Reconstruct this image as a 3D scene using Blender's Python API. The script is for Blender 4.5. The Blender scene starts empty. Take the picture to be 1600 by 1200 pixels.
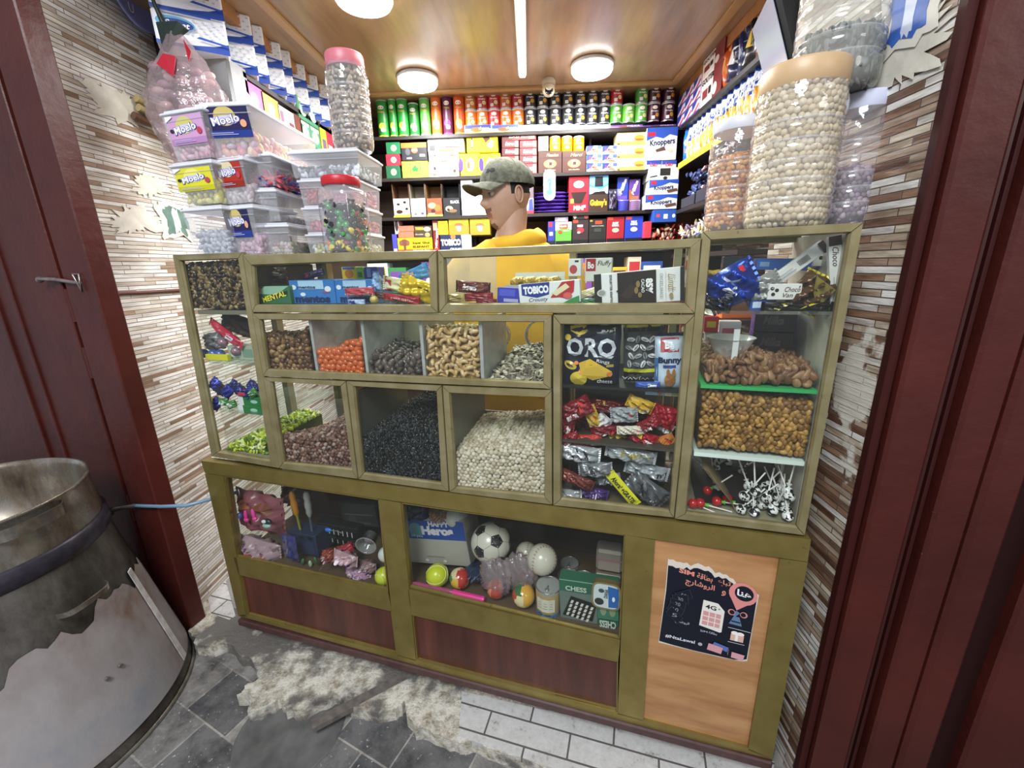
import bpy, math, random
import numpy as np
from mathutils import Matrix, Vector, Euler

SC = bpy.context.scene
COL = SC.collection
# ------------------------------------------------------------------ camera
ZO = 0.13                       # height of the cabinet's foot above the street
TH = math.radians(14.142522)    # the counter stands turned against the shop walls
FPX = 658.684
_y, _p, _r = -0.2920534746619257, 0.27261934944059535, -0.024396284242659872
CX, CZ = 1.4649746738634575, 1.329073592470514


def _basis():
    ca, sa, cb, sb, cc, sc = math.cos(_y), math.sin(_y), math.cos(_p), math.sin(_p), math.cos(_r), math.sin(_r)
    F = np.array([sa * cb, ca * cb, -sb]); r = np.array([ca, -sa, 0.]); u = np.cross(r, F)
    return cc * r + sc * u, -sc * r + cc * u, F


RC = _basis()                                     # camera axes in the counter's frame
CC = np.array([CX, -1.0, CZ])
XS = np.array([math.cos(TH), math.sin(TH), 0]); YS = np.array([-math.sin(TH), math.cos(TH), 0])


def shop(v):
    return np.array([v @ XS, v @ YS, v[2]])


RS = [shop(v) for v in RC]
CAM = np.array([0, 0, CZ + ZO])
cam_data = bpy.data.cameras.new('camera')
cam = bpy.data.objects.new('camera', cam_data); COL.objects.link(cam)
cam_data.sensor_width = 36; cam_data.lens = 36 * FPX / 1600; cam_data.clip_start = 0.02
m = Matrix.Identity(4)
for i in range(3):
    m[i][0] = RS[0][i]; m[i][1] = RS[1][i]; m[i][2] = -RS[2][i]; m[i][3] = CAM[i]
cam.matrix_world = m
SC.camera = cam
SC.view_settings.view_transform = 'Standard'; SC.view_settings.look = 'None'
SC.view_settings.gamma = 1; SC.view_settings.use_curve_mapping = False
SC.view_settings.exposure = 0.0
# ------------------------------------------------------------------ world and lights
wd = bpy.data.worlds.new('world'); SC.world = wd; wd.use_nodes = True
bgn = wd.node_tree.nodes['Background']; bgn.inputs[0].default_value = (0.82, 0.88, 1.0, 1); bgn.inputs[1].default_value = 0.5


def area(name, loc, size, power, color=(1, 1, 1), rot=(0, 0, 0), sy=None, shape=None):
    l = bpy.data.lights.new(name, 'AREA'); l.energy = power; l.color = color; l.size = size
    l.shape = shape or ('RECTANGLE' if sy else 'DISK')
    if sy: l.size_y = sy
    o = bpy.data.objects.new(name, l); o.location = loc; o.rotation_euler = rot; COL.objects.link(o)
    return o


area('street_fill', (-0.7, -0.9, 3.1), 1.2, 98, (0.93, 0.96, 1.0), (math.radians(28), 0, 0))  # unseen soft overhead light, added to brighten the street side and the cases
area('lane_fill', (1.9, -1.6, 2.7), 0.8, 16, (1.0, 0.93, 0.85), (math.radians(45), 0, math.radians(35)))  # second unseen front light, added as fill from the right


def ray(x, y):
    return RS[0] * (x - 800) / FPX - RS[1] * (y - 600) / FPX + RS[2]


def W(x, y, X=None, Y=None, Z=None):
    """point of the shop seen at (x, y) on the plane X=, Y= or Z="""
    v = ray(x, y)
    t = X / v[0] if X is not None else (Y / v[1] if Y is not None else (Z - CAM[2]) / v[2])
    return CAM + v * t


def CP(x, y, d=0.0):
    """(u, z) on the counter's front plane shifted back by d"""
    v = RC[0] * (x - 800) / FPX - RC[1] * (y - 600) / FPX + RC[2]
    P = CC + v * ((d + 1.0) / v[1])
    return P[0], P[2]


CO = np.array([*(shop(-CC)[:2]), ZO])


def cw(u, d, z):
    return (CO[0] + u * math.cos(TH) + d * math.sin(TH), CO[1] - u * math.sin(TH) + d * math.cos(TH), CO[2] + z)


# ------------------------------------------------------------------ materials
def lin(h):
    if isinstance(h, (tuple, list)): return tuple(h)[:3] + (1,)
    h = h.lstrip('#'); o = []
    for i in (0, 2, 4):
        c = int(h[i:i + 2], 16) / 255
        o.append(c / 12.92 if c <= .04045 else ((c + .055) / 1.055) ** 2.4)
    return tuple(o) + (1,)


MATS = {}


def P(color, rough=.5, metal=0.0, noise=0.0, nscale=40, coat=0.0, bump=0.0, bscale=60, spec=.5, emit=0):
    k = ('P', color, rough, metal, noise, nscale, coat, bump, bscale, spec, emit)
    if k in MATS: return MATS[k]
    mt = bpy.data.materials.new('surface'); mt.use_nodes = True
    nt = mt.node_tree; b = nt.nodes['Principled BSDF']
    b.inputs['Base Color'].default_value = lin(color); b.inputs['Roughness'].default_value = rough
    b.inputs['Metallic'].default_value = metal; b.inputs['Specular IOR Level'].default_value = spec
    b.inputs['Coat Weight'].default_value = coat; b.inputs['Coat Roughness'].default_value = .12
    if emit:
        b.inputs['Emission Color'].default_value = lin(color); b.inputs['Emission Strength'].default_value = emit
    if noise or bump:
        tc = nt.nodes.new('ShaderNodeTexCoord')
    if noise:
        n = nt.nodes.new('ShaderNodeTexNoise'); n.inputs['Scale'].default_value = nscale; n.inputs['Detail'].default_value = 4
        r = nt.nodes.new('ShaderNodeMapRange'); r.inputs[1].default_value = .3; r.inputs[2].default_value = .7
        r.inputs[3].default_value = 1 - noise; r.inputs[4].default_value = 1 + noise
        h = nt.nodes.new('ShaderNodeHueSaturation'); h.inputs['Color'].default_value = lin(color)
        nt.links.new(tc.outputs['Object'], n.inputs['Vector']); nt.links.new(n.outputs[0], r.inputs[0])
        nt.links.new(r.outputs[0], h.inputs['Value']); nt.links.new(h.outputs[0], b.inputs['Base Color'])
    if bump:
        n2 = nt.nodes.new('ShaderNodeTexNoise'); n2.inputs['Scale'].default_value = bscale; n2.inputs['Detail'].default_value = 3
        bp = nt.nodes.new('ShaderNodeBump'); bp.inputs['Strength'].default_value = bump; bp.inputs['Distance'].default_value = .004
        nt.links.new(tc.outputs['Object'], n2.inputs['Vector']); nt.links.new(n2.outputs[0], bp.inputs['Height'])
        nt.links.new(bp.outputs[0], b.inputs['Normal'])
    MATS[k] = mt
    return mt


def clear(name, tint='ffffff', diffuse=.04, gloss=1.0, rough=.03, dcol='ffffff', bump=0.0, trans=.97):
    """thin clear sheet: transparent, with a Fresnel reflection and a little haze of its own"""
    k = ('C', name)
    if k in MATS: return MATS[k]
    mt = bpy.data.materials.new(name); mt.use_nodes = True; nt = mt.node_tree
    for n in list(nt.nodes): nt.nodes.remove(n)
    N = nt.nodes.new
    out = N('ShaderNodeOutputMaterial'); tr = N('ShaderNodeBsdfTransparent'); gl = N('ShaderNodeBsdfGlossy'); df = N('ShaderNodeBsdfDiffuse')
    t = lin(tint); tr.inputs[0].default_value = (t[0] * trans, t[1] * trans, t[2] * trans, 1)
    gl.inputs['Roughness'].default_value = rough; df.inputs[0].default_value = lin(dcol)
    fr = N('ShaderNodeLayerWeight'); fr.inputs[0].default_value = .5
    pw = N('ShaderNodeMath'); pw.operation = 'POWER'; pw.inputs[1].default_value = 4.0
    mu = N('ShaderNodeMath'); mu.operation = 'MULTIPLY_ADD'; mu.inputs[1].default_value = .8 * gloss; mu.inputs[2].default_value = .035 * gloss
    mu.use_clamp = True
    m1 = N('ShaderNodeMixShader'); m1.inputs[0].default_value = diffuse; m2 = N('ShaderNodeMixShader')
    L = nt.links.new
    L(tr.outputs[0], m1.inputs[1]); L(df.outputs[0], m1.inputs[2])
    L(fr.outputs['Facing'], pw.inputs[0]); L(pw.outputs[0], mu.inputs[0]); L(mu.outputs[0], m2.inputs[0]); L(m1.outputs[0], m2.inputs[1]); L(gl.outputs[0], m2.inputs[2])
    if bump:
        tc = N('ShaderNodeTexCoord'); nn = N('ShaderNodeTexNoise'); nn.inputs['Scale'].default_value = 45
        bp = N('ShaderNodeBump'); bp.inputs['Strength'].default_value = bump; bp.inputs['Distance'].default_value = .01
        L(tc.outputs['Object'], nn.inputs['Vector']); L(nn.outputs[0], bp.inputs['Height']); L(bp.outputs[0], gl.inputs['Normal'])
    L(m2.outputs[0], out.inputs[0])
    MATS[k] = mt
    return mt


def nodes_mat(name, fn, rough=.5, metal=0, coat=0, spec=.5):
    mt = bpy.data.materials.new(name); mt.use_nodes = True; nt = mt.node_tree; b = nt.nodes['Principled BSDF']
    b.inputs['Roughness'].default_value = rough; b.inputs['Metallic'].default_value = metal; b.inputs['Coat Weight'].default_value = coat
    b.inputs['Specular IOR Level'].default_value = spec; b.inputs['Coat Roughness'].default_value = .15
    fn(nt, nt.nodes.new, nt.links.new, b)
    return mt


def ramp(N, stops, interp='LINEAR'):
    r = N('ShaderNodeValToRGB'); r.color_ramp.interpolation = interp
    e = r.color_ramp.elements
    while len(e) > 1: e.remove(e[-1])
    e[0].position = stops[0][0]; e[0].color = lin(stops[0][1])
    for p, c in stops[1:]:
        x = e.new(p); x.color = lin(c)
    return r


def coords(N, L, scale=(1, 1, 1), rot=(0, 0, 0), loc=(0, 0, 0)):
    tc = N('ShaderNodeTexCoord'); mp = N('ShaderNodeMapping')
    mp.inputs['Scale'].default_value = scale; mp.inputs['Rotation'].default_value = rot; mp.inputs['Location'].default_value = loc
    L(tc.outputs['Object'], mp.inputs[0]); return mp


def noise(N, L, vec, scale, detail=4, rough=.55):
    n = N('ShaderNodeTexNoise'); n.inputs['Scale'].default_value = scale; n.inputs['Detail'].default_value = detail
    n.inputs['Roughness'].default_value = rough
    L(vec.outputs[0], n.inputs['Vector']); return n


def mixc(N, L, fac, a, b):
    x = N('ShaderNodeMix'); x.data_type = 'RGBA'
    L(fac, x.inputs[0])
    for v, i in ((a, 6), (b, 7)):
        if isinstance(v, str): x.inputs[i].default_value = lin(v)
        else: L(v, x.inputs[i])
    return x.outputs[2]


def bumpn(N, L, b, h, strength, dist):
    bp = N('ShaderNodeBump'); bp.inputs['Strength'].default_value = strength; bp.inputs['Distance'].default_value = dist
    L(h, bp.inputs['Height']); L(bp.outputs[0], b.inputs['Normal'])


def f_mosaic(nt, N, L, b, pal=None, mul=.55, rowh=.0145, bw=.19, mort='93806f'):
    # narrow ledger strips of stone running along Y, stacked in Z
    tc = N('ShaderNodeTexCoord'); sp = N('ShaderNodeSeparateXYZ'); cb = N('ShaderNodeCombineXYZ')
    L(tc.outputs['Object'], sp.inputs[0]); L(sp.outputs[1], cb.inputs[0]); L(sp.outputs[2], cb.inputs[1])
    br = N('ShaderNodeTexBrick'); L(cb.outputs[0], br.inputs[0])
    br.inputs['Scale'].default_value = 1; br.inputs['Brick Width'].default_value = bw; br.inputs['Row Height'].default_value = rowh
    br.inputs['Mortar Size'].default_value = .0014; br.inputs['Mortar Smooth'].default_value = .5; br.offset = .37; br.offset_frequency = 2
    br.inputs['Color1'].default_value = (0, 0, 0, 1); br.inputs['Color2'].default_value = (1, 1, 1, 1)
    br.squash = .7; br.squash_frequency = 3
    r = ramp(N, pal or [(0, 'ece9e3'), (.26, 'd6cdbf'), (.38, 'f2f0ec'), (.55, 'c8bbab'), (.62, 'e6dfd3'), (.78, '967a64'), (.83, 'f0ece5'), (.94, 'ac8f78')], 'CONSTANT')
    L(br.outputs['Color'], r.inputs[0])
    mp = coords(N, L, (1, 9, 60)); n = noise(N, L, mp, 1.0, 5)
    r2 = ramp(N, [(.3, '9c8b7c'), (.58, 'ffffff')]); L(n.outputs[0], r2.inputs[0])
    mu = N('ShaderNodeMix'); mu.data_type = 'RGBA'; mu.blend_type = 'MULTIPLY'; mu.inputs[0].default_value = mul
    L(r.outputs[0], mu.inputs[6]); L(r2.outputs[0], mu.inputs[7])
    c = mixc(N, L, br.outputs['Fac'], mu.outputs[2], mort)
    mp3 = coords(N, L, (1, 1, 1), loc=(0, .3, .35)); n3 = noise(N, L, mp3, 2.1, 6, .6)
    r3 = ramp(N, [(.635, '000000'), (.65, 'ffffff')]); L(n3.outputs[0], r3.inputs[0])
    c2 = mixc(N, L, r3.outputs[0], c, 'cfcabd')
    L(c2, b.inputs['Base Color'])
    iv = N('ShaderNodeMath'); iv.operation = 'MULTIPLY_ADD'; iv.inputs[1].default_value = -1.5; iv.inputs[2].default_value = 1
    L(br.outputs['Fac'], iv.inputs[0])
    ad = N('ShaderNodeMath'); ad.operation = 'ADD'; L(iv.outputs[0], ad.inputs[0])
    n4 = N('ShaderNodeMath'); n4.operation = 'MULTIPLY'; n4.inputs[1].default_value = .9; L(br.outputs['Color'], n4.inputs[0])
    ad2 = N('ShaderNodeMath'); ad2.operation = 'ADD'; L(n4.outputs[0], ad2.inputs[0]); L(n.outputs[0], ad2.inputs[1]); L(ad2.outputs[0], ad.inputs[1])
    bumpn(N, L, b, ad.outputs[0], .8, .006)


def f_ceiling(nt, N, L, b):
    mp = coords(N, L, (9, 1.2, 9), (0, 0, .25)); n = noise(N, L, mp, 2.0, 6, .6)
    r = ramp(N, [(.25, '86694b'), (.5, 'a0805c'), (.75, 'b0906a')]); L(n.outputs[0], r.inputs[0]); L(r.outputs[0], b.inputs['Base Color'])


def f_walnut(nt, N, L, b):
    mp = coords(N, L, (10, 10, 1.1)); n = noise(N, L, mp, 2.2, 5)
    r = ramp(N, [(.3, '43231c'), (.6, '5a3026'), (.8, '6a3a2e')]); L(n.outputs[0], r.inputs[0]); L(r.outputs[0], b.inputs['Base Color'])


def f_beech(nt, N, L, b):
    mp = coords(N, L, (2.2, 2, 12), (0, .09, 0)); n = noise(N, L, mp, 1.6, 6)
    r = ramp(N, [(.3, '9c6c42'), (.55, 'b98a5c'), (.8, 'c6996b')]); L(n.outputs[0], r.inputs[0])
    mp2 = coords(N, L, (1, 1, 1)); n2 = noise(N, L, mp2, 5, 4)
    r2 = ramp(N, [(.62, '000000'), (.75, '777777')]); L(n2.outputs[0], r2.inputs[0])
    L(mixc(N, L, r2.outputs[0], r.outputs[0], '7c5a3c'), b.inputs['Base Color'])


def f_gold(nt, N, L, b, k=('857a52', '978c66', 'a79d80')):
    mp = coords(N, L, (3, 3, 3)); n = noise(N, L, mp, 5, 5)
    r = ramp(N, [(.3, k[0]), (.55, k[1]), (.8, k[2])]); L(n.outputs[0], r.inputs[0])
    mp2 = coords(N, L, (6, 6, 6), loc=(3, 1, 2)); n2 = noise(N, L, mp2, 6, 6, .7)
    r2 = ramp(N, [(.64, '000000'), (.74, 'ffffff')]); L(n2.outputs[0], r2.inputs[0])
    L(mixc(N, L, r2.outputs[0], r.outputs[0], '3b3117'), b.inputs['Base Color'])


def f_red(nt, N, L, b):
    mp = coords(N, L); n = noise(N, L, mp, 3, 5); r = ramp(N, [(.3, '3e1713'), (.6, '4e1e18'), (.8, '5a2620')]); L(n.outputs[0], r.inputs[0])
    n2 = noise(N, L, mp, 34, 3, .7); r2 = ramp(N, [(.745, '000000'), (.76, 'aaaaaa')]); L(n2.outputs[0], r2.inputs[0])
    L(mixc(N, L, r2.outputs[0], r.outputs[0], 'b29a90'), b.inputs['Base Color'])
    n3 = noise(N, L, mp, 22, 4); bumpn(N, L, b, n3.outputs[0], .55, .004)


def f_street(nt, N, L, b):
    mp = coords(N, L, rot=(0, 0, math.radians(24)))
    br = N('ShaderNodeTexBrick'); L(mp.outputs[0], br.inputs[0]); br.inputs['Scale'].default_value = 1
    br.inputs['Brick Width'].default_value = .22; br.inputs['Row Height'].default_value = .16; br.inputs['Mortar Size'].default_value = .003
    br.inputs['Color1'].default_value = lin('505154'); br.inputs['Color2'].default_value = lin('858380'); br.inputs['Mortar'].default_value = lin('8d8a86')
    n = noise(N, L, mp, 9, 6, .7); r = ramp(N, [(.32, '55555a'), (.6, 'e2dfda')]); L(n.outputs[0], r.inputs[0])
    mu = N('ShaderNodeMix'); mu.data_type = 'RGBA'; mu.blend_type = 'OVERLAY'; mu.inputs[0].default_value = .85
    L(br.outputs['Color'], mu.inputs[6]); L(r.outputs[0], mu.inputs[7])
    n2 = noise(N, L, mp, 70, 4, .7); r2 = ramp(N, [(.62, '000000'), (.7, 'ffffff')]); L(n2.outputs[0], r2.inputs[0])
    L(mixc(N, L, r2.outputs[0], mu.outputs[2], 'c9c6c0'), b.inputs['Base Color'])
    sb = N('ShaderNodeMath'); sb.operation = 'SUBTRACT'; L(n.outputs[0], sb.inputs[0]); L(br.outputs['Fac'], sb.inputs[1])
    bumpn(N, L, b, sb.outputs[0], .5, .006)


def f_slab(nt, N, L, b):
    mp = coords(N, L, (1, 1, 1)); n = noise(N, L, mp, 26, 7, .75)
    r = ramp(N, [(.3, '6d6256'), (.42, 'b9b09c'), (.55, 'e6e1d2'), (.8, 'f3f0e6')]); L(n.outputs[0], r.inputs[0])
    n2 = noise(N, L, mp, 5, 5, .6); r2 = ramp(N, [(.47, '000000'), (.56, 'ffffff')]); L(n2.outputs[0], r2.inputs[0])
    L(mixc(N, L, r2.outputs[0], r.outputs[0], '75706a'), b.inputs['Base Color'])
    bumpn(N, L, b, n.outputs[0], 1.0, .014)


def f_marble(nt, N, L, b):
    mp = coords(N, L, (1, 1, 1)); n = noise(N, L, mp, 30, 5, .8)
    r = ramp(N, [(.28, '66635f'), (.42, 'bdbbb7'), (.7, 'cfcecb')]); L(n.outputs[0], r.inputs[0])
    m2 = coords(N, L, rot=(0, 0, TH)); br = N('ShaderNodeTexBrick'); L(m2.outputs[0], br.inputs[0]); br.inputs['Scale'].default_value = 1; br.inputs['Brick Width'].default_value = .26; br.inputs['Row Height'].default_value = .075; br.inputs['Mortar Size'].default_value = .003
    L(mixc(N, L, br.outputs['Fac'], r.outputs[0], '5c5854'), b.inputs['Base Color']); bumpn(N, L, b, n.outputs[0], .3, .003)


def f_steel(nt, N, L, b):
    mp = coords(N, L, (1, 1, .35)); n = noise(N, L, mp, 7, 7, .7)
    r = ramp(N, [(.3, '3d3129'), (.45, '877b6c'), (.6, 'b0aca4'), (.85, 'c9c7c3')]); L(n.outputs[0], r.inputs[0]); L(r.outputs[0], b.inputs['Base Color'])
    r2 = ramp(N, [(.3, 'c0c0c0'), (.7, '505050')]); L(n.outputs[0], r2.inputs[0]); L(r2.outputs[0], b.inputs['Roughness'])


def f_paint(nt, N, L, b):
    mp = coords(N, L, (1, 1, .6)); n = noise(N, L, mp, 4, 7, .65)
    r = ramp(N, [(.3, '7c5f52'), (.42, '8f8582'), (.6, 'a09a99'), (.8, '828a92')]); L(n.outputs[0], r.inputs[0]); L(r.outputs[0], b.inputs['Base Color'])
    bumpn(N, L, b, n.outputs[0], .4, .01)


def f_darksteel(nt, N, L, b):
    mp = coords(N, L, (1, 1, .5)); n = noise(N, L, mp, 6, 7, .7)
    r = ramp(N, [(.3, '2c2723'), (.5, '57524c'), (.75, '8a857e')]); L(n.outputs[0], r.inputs[0]); L(r.outputs[0], b.inputs['Base Color'])


MOSAIC = nodes_mat('stone_ledger_strips', f_mosaic, .55)
MOSAIC_SHADE = nodes_mat('shaded_ledger_strips', lambda *a: f_mosaic(*a, pal=[(0, 'd8d4cd'), (.2, 'a8927f'), (.36, 'c9bda9'), (.5, '7c5f4e'), (.6, 'b5a48e'), (.72, '6b4a3a'), (.82, 'e2dfd8'), (.9, '8f6f58')], mul=.85, rowh=.0155, bw=.13, mort='5a493d'), .5)  # same stone on the right, its shade put into a browner palette
CEILW = nodes_mat('ceiling_laminate', f_ceiling, .36, coat=.2)
WALNUT = nodes_mat('red_brown_laminate', f_walnut, .38)
BEECH = nodes_mat('beech_laminate', f_beech, .45)
GOLDB = nodes_mat('yellow_gold_aluminium', lambda *a: f_gold(*a, k=('85753e', '918148', '9a8b50')), .36, metal=.6)
GOLD = nodes_mat('gold_anodised_aluminium', f_gold, .4, metal=.45)
RED = nodes_mat('oxblood_gloss_paint', f_red, .42, spec=.35)
STREET = nodes_mat('worn_grey_stone_tiles', f_street, .38)
SLAB = nodes_mat('crumbling_cream_plaster', f_slab, .8)
MARBLE = nodes_mat('speckled_white_marble', f_marble, .4)
STEEL = nodes_mat('stained_steel', f_steel, .4, metal=.75)
PAINT = nodes_mat('flaking_pale_paint', f_paint, .5)
DSTEEL = nodes_mat('sooty_dark_steel', f_darksteel, .42, metal=.6)
GLASS = clear('window_glass', 'fafcfa', .008, .5, .02, 'd9dcd0')
SHELFG = clear('green_edged_glass', 'f4faf5', .05, .9, .05, 'dff2e6', trans=.97)
CLEARP = clear('clear_plastic', 'ffffff', .07, .8, .08)
FROST = clear('cloudy_plastic', 'f6f7fb', .2, .7, .15)
JARP = clear('jar_plastic', 'fbfbff', .12, 1.5, .08)
WRAP = clear('crinkled_film', 'f4ecee', .24, 1.6, .15, 'd8c4c8', bump=.8)
BLACK = P('0d0d0f', .5); WHITE = P('f2f2f2', .4); DGREY = P('2a2a2c', .5)


# ------------------------------------------------------------------ mesh building
class MB:
    def __init__(s):
        s.V = []; s.L = []; s.N = []; s.M = []; s.S = []; s.mats = []; s.n = 0

    def mi(s, mat):
        if isinstance(mat, str): mat = P(mat)
        if mat not in s.mats: s.mats.append(mat)
        return s.mats.index(mat)

    def add(s, V, F, mat, smooth=False):
        V = np.asarray(V, float).reshape(-1, 3)
        if isinstance(F, np.ndarray):
            l = F.ravel() + s.n; n = np.full(len(F), F.shape[1])
        else:
            l = np.array([i for f in F for i in f], dtype=int) + s.n; n = np.array([len(f) for f in F])
        s.V.append(V); s.L.append(l); s.N.append(n); s.M.append(np.full(len(n), s.mi(mat))); s.S.append(np.full(len(n), smooth)); s.n += len(V)
        return s

    def box(s, x0, y0, z0, x1, y1, z1, mat, bev=0.0):
        if bev:
            b = min(bev, .45 * abs(x1 - x0), .45 * abs(y1 - y0), .45 * abs(z1 - z0)); V = []; key = {}
            xs, ys, zs = (x0, x1), (y0, y1), (z0, z1)
            for ix in (0, 1):
                for iy in (0, 1):
                    for iz in (0, 1):
                        c = (xs[ix], ys[iy], zs[iz]); sg = (1 - 2 * ix, 1 - 2 * iy, 1 - 2 * iz)
                        for a in range(3):
                            p = [c[k] + (sg[k] * b if k != a else 0) for k in range(3)]
                            key[(ix, iy, iz, a)] = len(V); V.append(p)
            F = []
            K = lambda i, a: key[(i[0], i[1], i[2], a)]
            for a in range(3):
                o1, o2 = (a + 1) % 3, (a + 2) % 3
                for sd in (0, 1):
                    q = []
                    for (p, r) in ((0, 0), (1, 0), (1, 1), (0, 1)):
                        i = [0, 0, 0]; i[a] = sd; i[o1] = p; i[o2] = r; q.append(K(i, a))
                    F.append(tuple(q if sd else q[::-1]))
                for p in (0, 1):
                    for r in (0, 1):
                        i = [0, 0, 0]; j = [0, 0, 0]; j[a] = 1; i[o1] = j[o1] = p; i[o2] = j[o2] = r
                        q = [K(i, o1), K(j, o1), K(j, o2), K(i, o2)]
                        F.append(tuple(q if (p + r) % 2 else q[::-1]))
            for ix in (0, 1):
                for iy in (0, 1):
                    for iz in (0, 1):
                        q = [K((ix, iy, iz), a) for a in range(3)]
                        F.append(tuple(q if (ix + iy + iz) % 2 else q[::-1]))
            return s.add(V, F, mat)
        V = [(x, y, z) for x in (x0, x1) for y in (y0, y1) for z in (z0, z1)]
        return s.add(V, [(0, 1, 3, 2), (4, 6, 7, 5), (0, 4, 5, 1), (2, 3, 7, 6), (0, 2, 6, 4), (1, 5, 7, 3)], mat)

    def prism(s, pts, vec, mat):
        """polygon of 3-D points swept along vec"""
        A = np.asarray(pts, float); n = len(A); B = A + np.asarray(vec)
        F = [tuple(range(n)), tuple(range(2 * n - 1, n - 1, -1))] + [(i, i + n, (i + 1) % n + n, (i + 1) % n) for i in range(n)]
        return s.add(np.vstack([A, B]), F, mat)

    def lathe(s, prof, mat, n=24, c=(0, 0, 0), cap=(True, True), smooth=True, wob=None):
        a = np.linspace(0, 2 * np.pi, n, endpoint=False); V = []
        for k, (r, z) in enumerate(prof):
            V.append(np.stack([c[0] + r * np.cos(a), c[1] + r * np.sin(a), np.full(n, c[2] + z)], 1))
        V = np.vstack(V); k = len(prof)
        i = np.arange(n); F = []
        for j in range(k - 1):
            F.append(np.stack([j * n + i, j * n + (i + 1) % n, (j + 1) * n + (i + 1) % n, (j + 1) * n + i], 1))
        s.add(V, np.vstack(F), mat, smooth)
        if cap[0]: s.add(V[:n], [tuple(range(n))[::-1]], mat)
        if cap[1]: s.add(V[-n:], [tuple(range(n))], mat)
        return s

    def tube(s, pts, r, mat, n=8, smooth=True):
        pts = [np.asarray(p, float) for p in pts]; rr = r if hasattr(r, '__len__') else [r] * len(pts)
        V = []; prev = None
        for k, p in enumerate(pts):
            t = pts[min(k + 1, len(pts) - 1)] - pts[max(k - 1, 0)]; t = t / (np.linalg.norm(t) + 1e-12)
            if prev is None:
                a = np.array([0, 0, 1.]) if abs(t[2]) < .9 else np.array([1., 0, 0]); u = np.cross(t, a)
            else: u = prev - t * (prev @ t)
            u = u / (np.linalg.norm(u) + 1e-12); prev = u; v = np.cross(t, u)
            an = np.linspace(0, 2 * np.pi, n, endpoint=False)
            V.append(p + rr[k] * (np.cos(an)[:, None] * u + np.sin(an)[:, None] * v))
        V = np.vstack(V); i = np.arange(n); K = len(pts)
        F = np.vstack([np.stack([j * n + i, j * n + (i + 1) % n, (j + 1) * n + (i + 1) % n, (j + 1) * n + i], 1) for j in range(K - 1)])
        s.add(V, F, mat, smooth); s.add(V[:n], [tuple(range(n))[::-1]], mat); s.add(V[-n:], [tuple(range(n))], mat)
        return s

    def ell(s, c, r, mat, n=4, R=None, fn=None):
        V, F = csphere(n); V = V.copy()
        if fn is not None: V = fn(V)
        V = V * np.asarray(r)
        if R is not None: V = V @ np.asarray(R).T
        return s.add(V + np.asarray(c), F, mat, True)

    def build(s, name, parent=None, loc=(0, 0, 0), rot=(0, 0, 0), **kw):
        me = bpy.data.meshes.new(name)
        V = np.vstack(s.V); L = np.concatenate(s.L); N = np.concatenate(s.N)
        me.vertices.add(len(V)); me.vertices.foreach_set('co', V.ravel())
        me.loops.add(len(L)); me.loops.foreach_set('vertex_index', L.astype(np.int32))
        me.polygons.add(len(N)); st = np.concatenate([[0], np.cumsum(N)[:-1]]).astype(np.int32)
        me.polygons.foreach_set('loop_start', st)
        try: me.polygons.foreach_set('loop_total', N.astype(np.int32))
        except Exception: pass
        for mt in s.mats: me.materials.append(mt)
        me.polygons.foreach_set('material_index', np.concatenate(s.M).astype(np.int32))
        me.polygons.foreach_set('use_smooth', np.concatenate(s.S).astype(bool))
        me.update(calc_edges=True); me.validate()
        return link(me, name, parent, loc, rot, **kw)


_cs = {}


def csphere(n):
    """quad sphere"""
    if n in _cs: return _cs[n]
    idx = {}; V = []; F = []

    def vid(p):
        k = tuple(np.round(p, 6))
        if k not in idx: idx[k] = len(V); V.append(np.tan(np.array(p) * math.pi / 4) / np.linalg.norm(np.tan(np.array(p) * math.pi / 4)))
        return idx[k]
    g = np.linspace(-1, 1, n + 1)
    for ax in range(3):
        for sg in (-1, 1):
            for i in range(n):
                for j in range(n):
                    q = []
                    for (a, b) in ((i, j), (i + 1, j), (i + 1, j + 1), (i, j + 1)):
                        p = [0, 0, 0]; p[ax] = sg; p[(ax + 1) % 3] = g[a]; p[(ax + 2) % 3] = g[b]; q.append(vid(p))
                    F.append(q if sg > 0 else q[::-1])
    _cs[n] = (np.array(V), np.array(F)); return _cs[n]


def link(me, name, parent=None, loc=(0, 0, 0), rot=(0, 0, 0), label=None, cat=None, group=None, kind=None, M=None):
    o = bpy.data.objects.new(name, me); COL.objects.link(o)
    if M is not None: o.matrix_world = M
    else: o.location = loc; o.rotation_euler = rot
    if parent is not None: o.parent = parent
    for k, v in (('label', label), ('category', cat), ('group', group), ('kind', kind)):
        if v: o[k] = v
    return o


def empty(name, label, cat, loc, rz=0.0, group=None, rot=None):
    return link(None, name, None, loc, rot or (0, 0, rz), label, cat, group)


def struct(mb, name, **kw):
    return mb.build(name, kind='structure', **kw)


ORD = ['leftmost', 'second from the left', 'third from the left', 'fourth from the left', 'fifth from the left', 'sixth from the left', 'seventh from the left',
       'eighth from the left', 'ninth from the left', 'tenth from the left', 'eleventh from the left', 'twelfth from the left', 'thirteenth from the left',
       'fourteenth from the left', 'fifteenth from the left', 'sixteenth from the left', 'seventeenth from the left', 'eighteenth from the left', 'nineteenth from the left', 'twentieth from the left']

# ------------------------------------------------------------------ print on surfaces
_gl = {}


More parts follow.
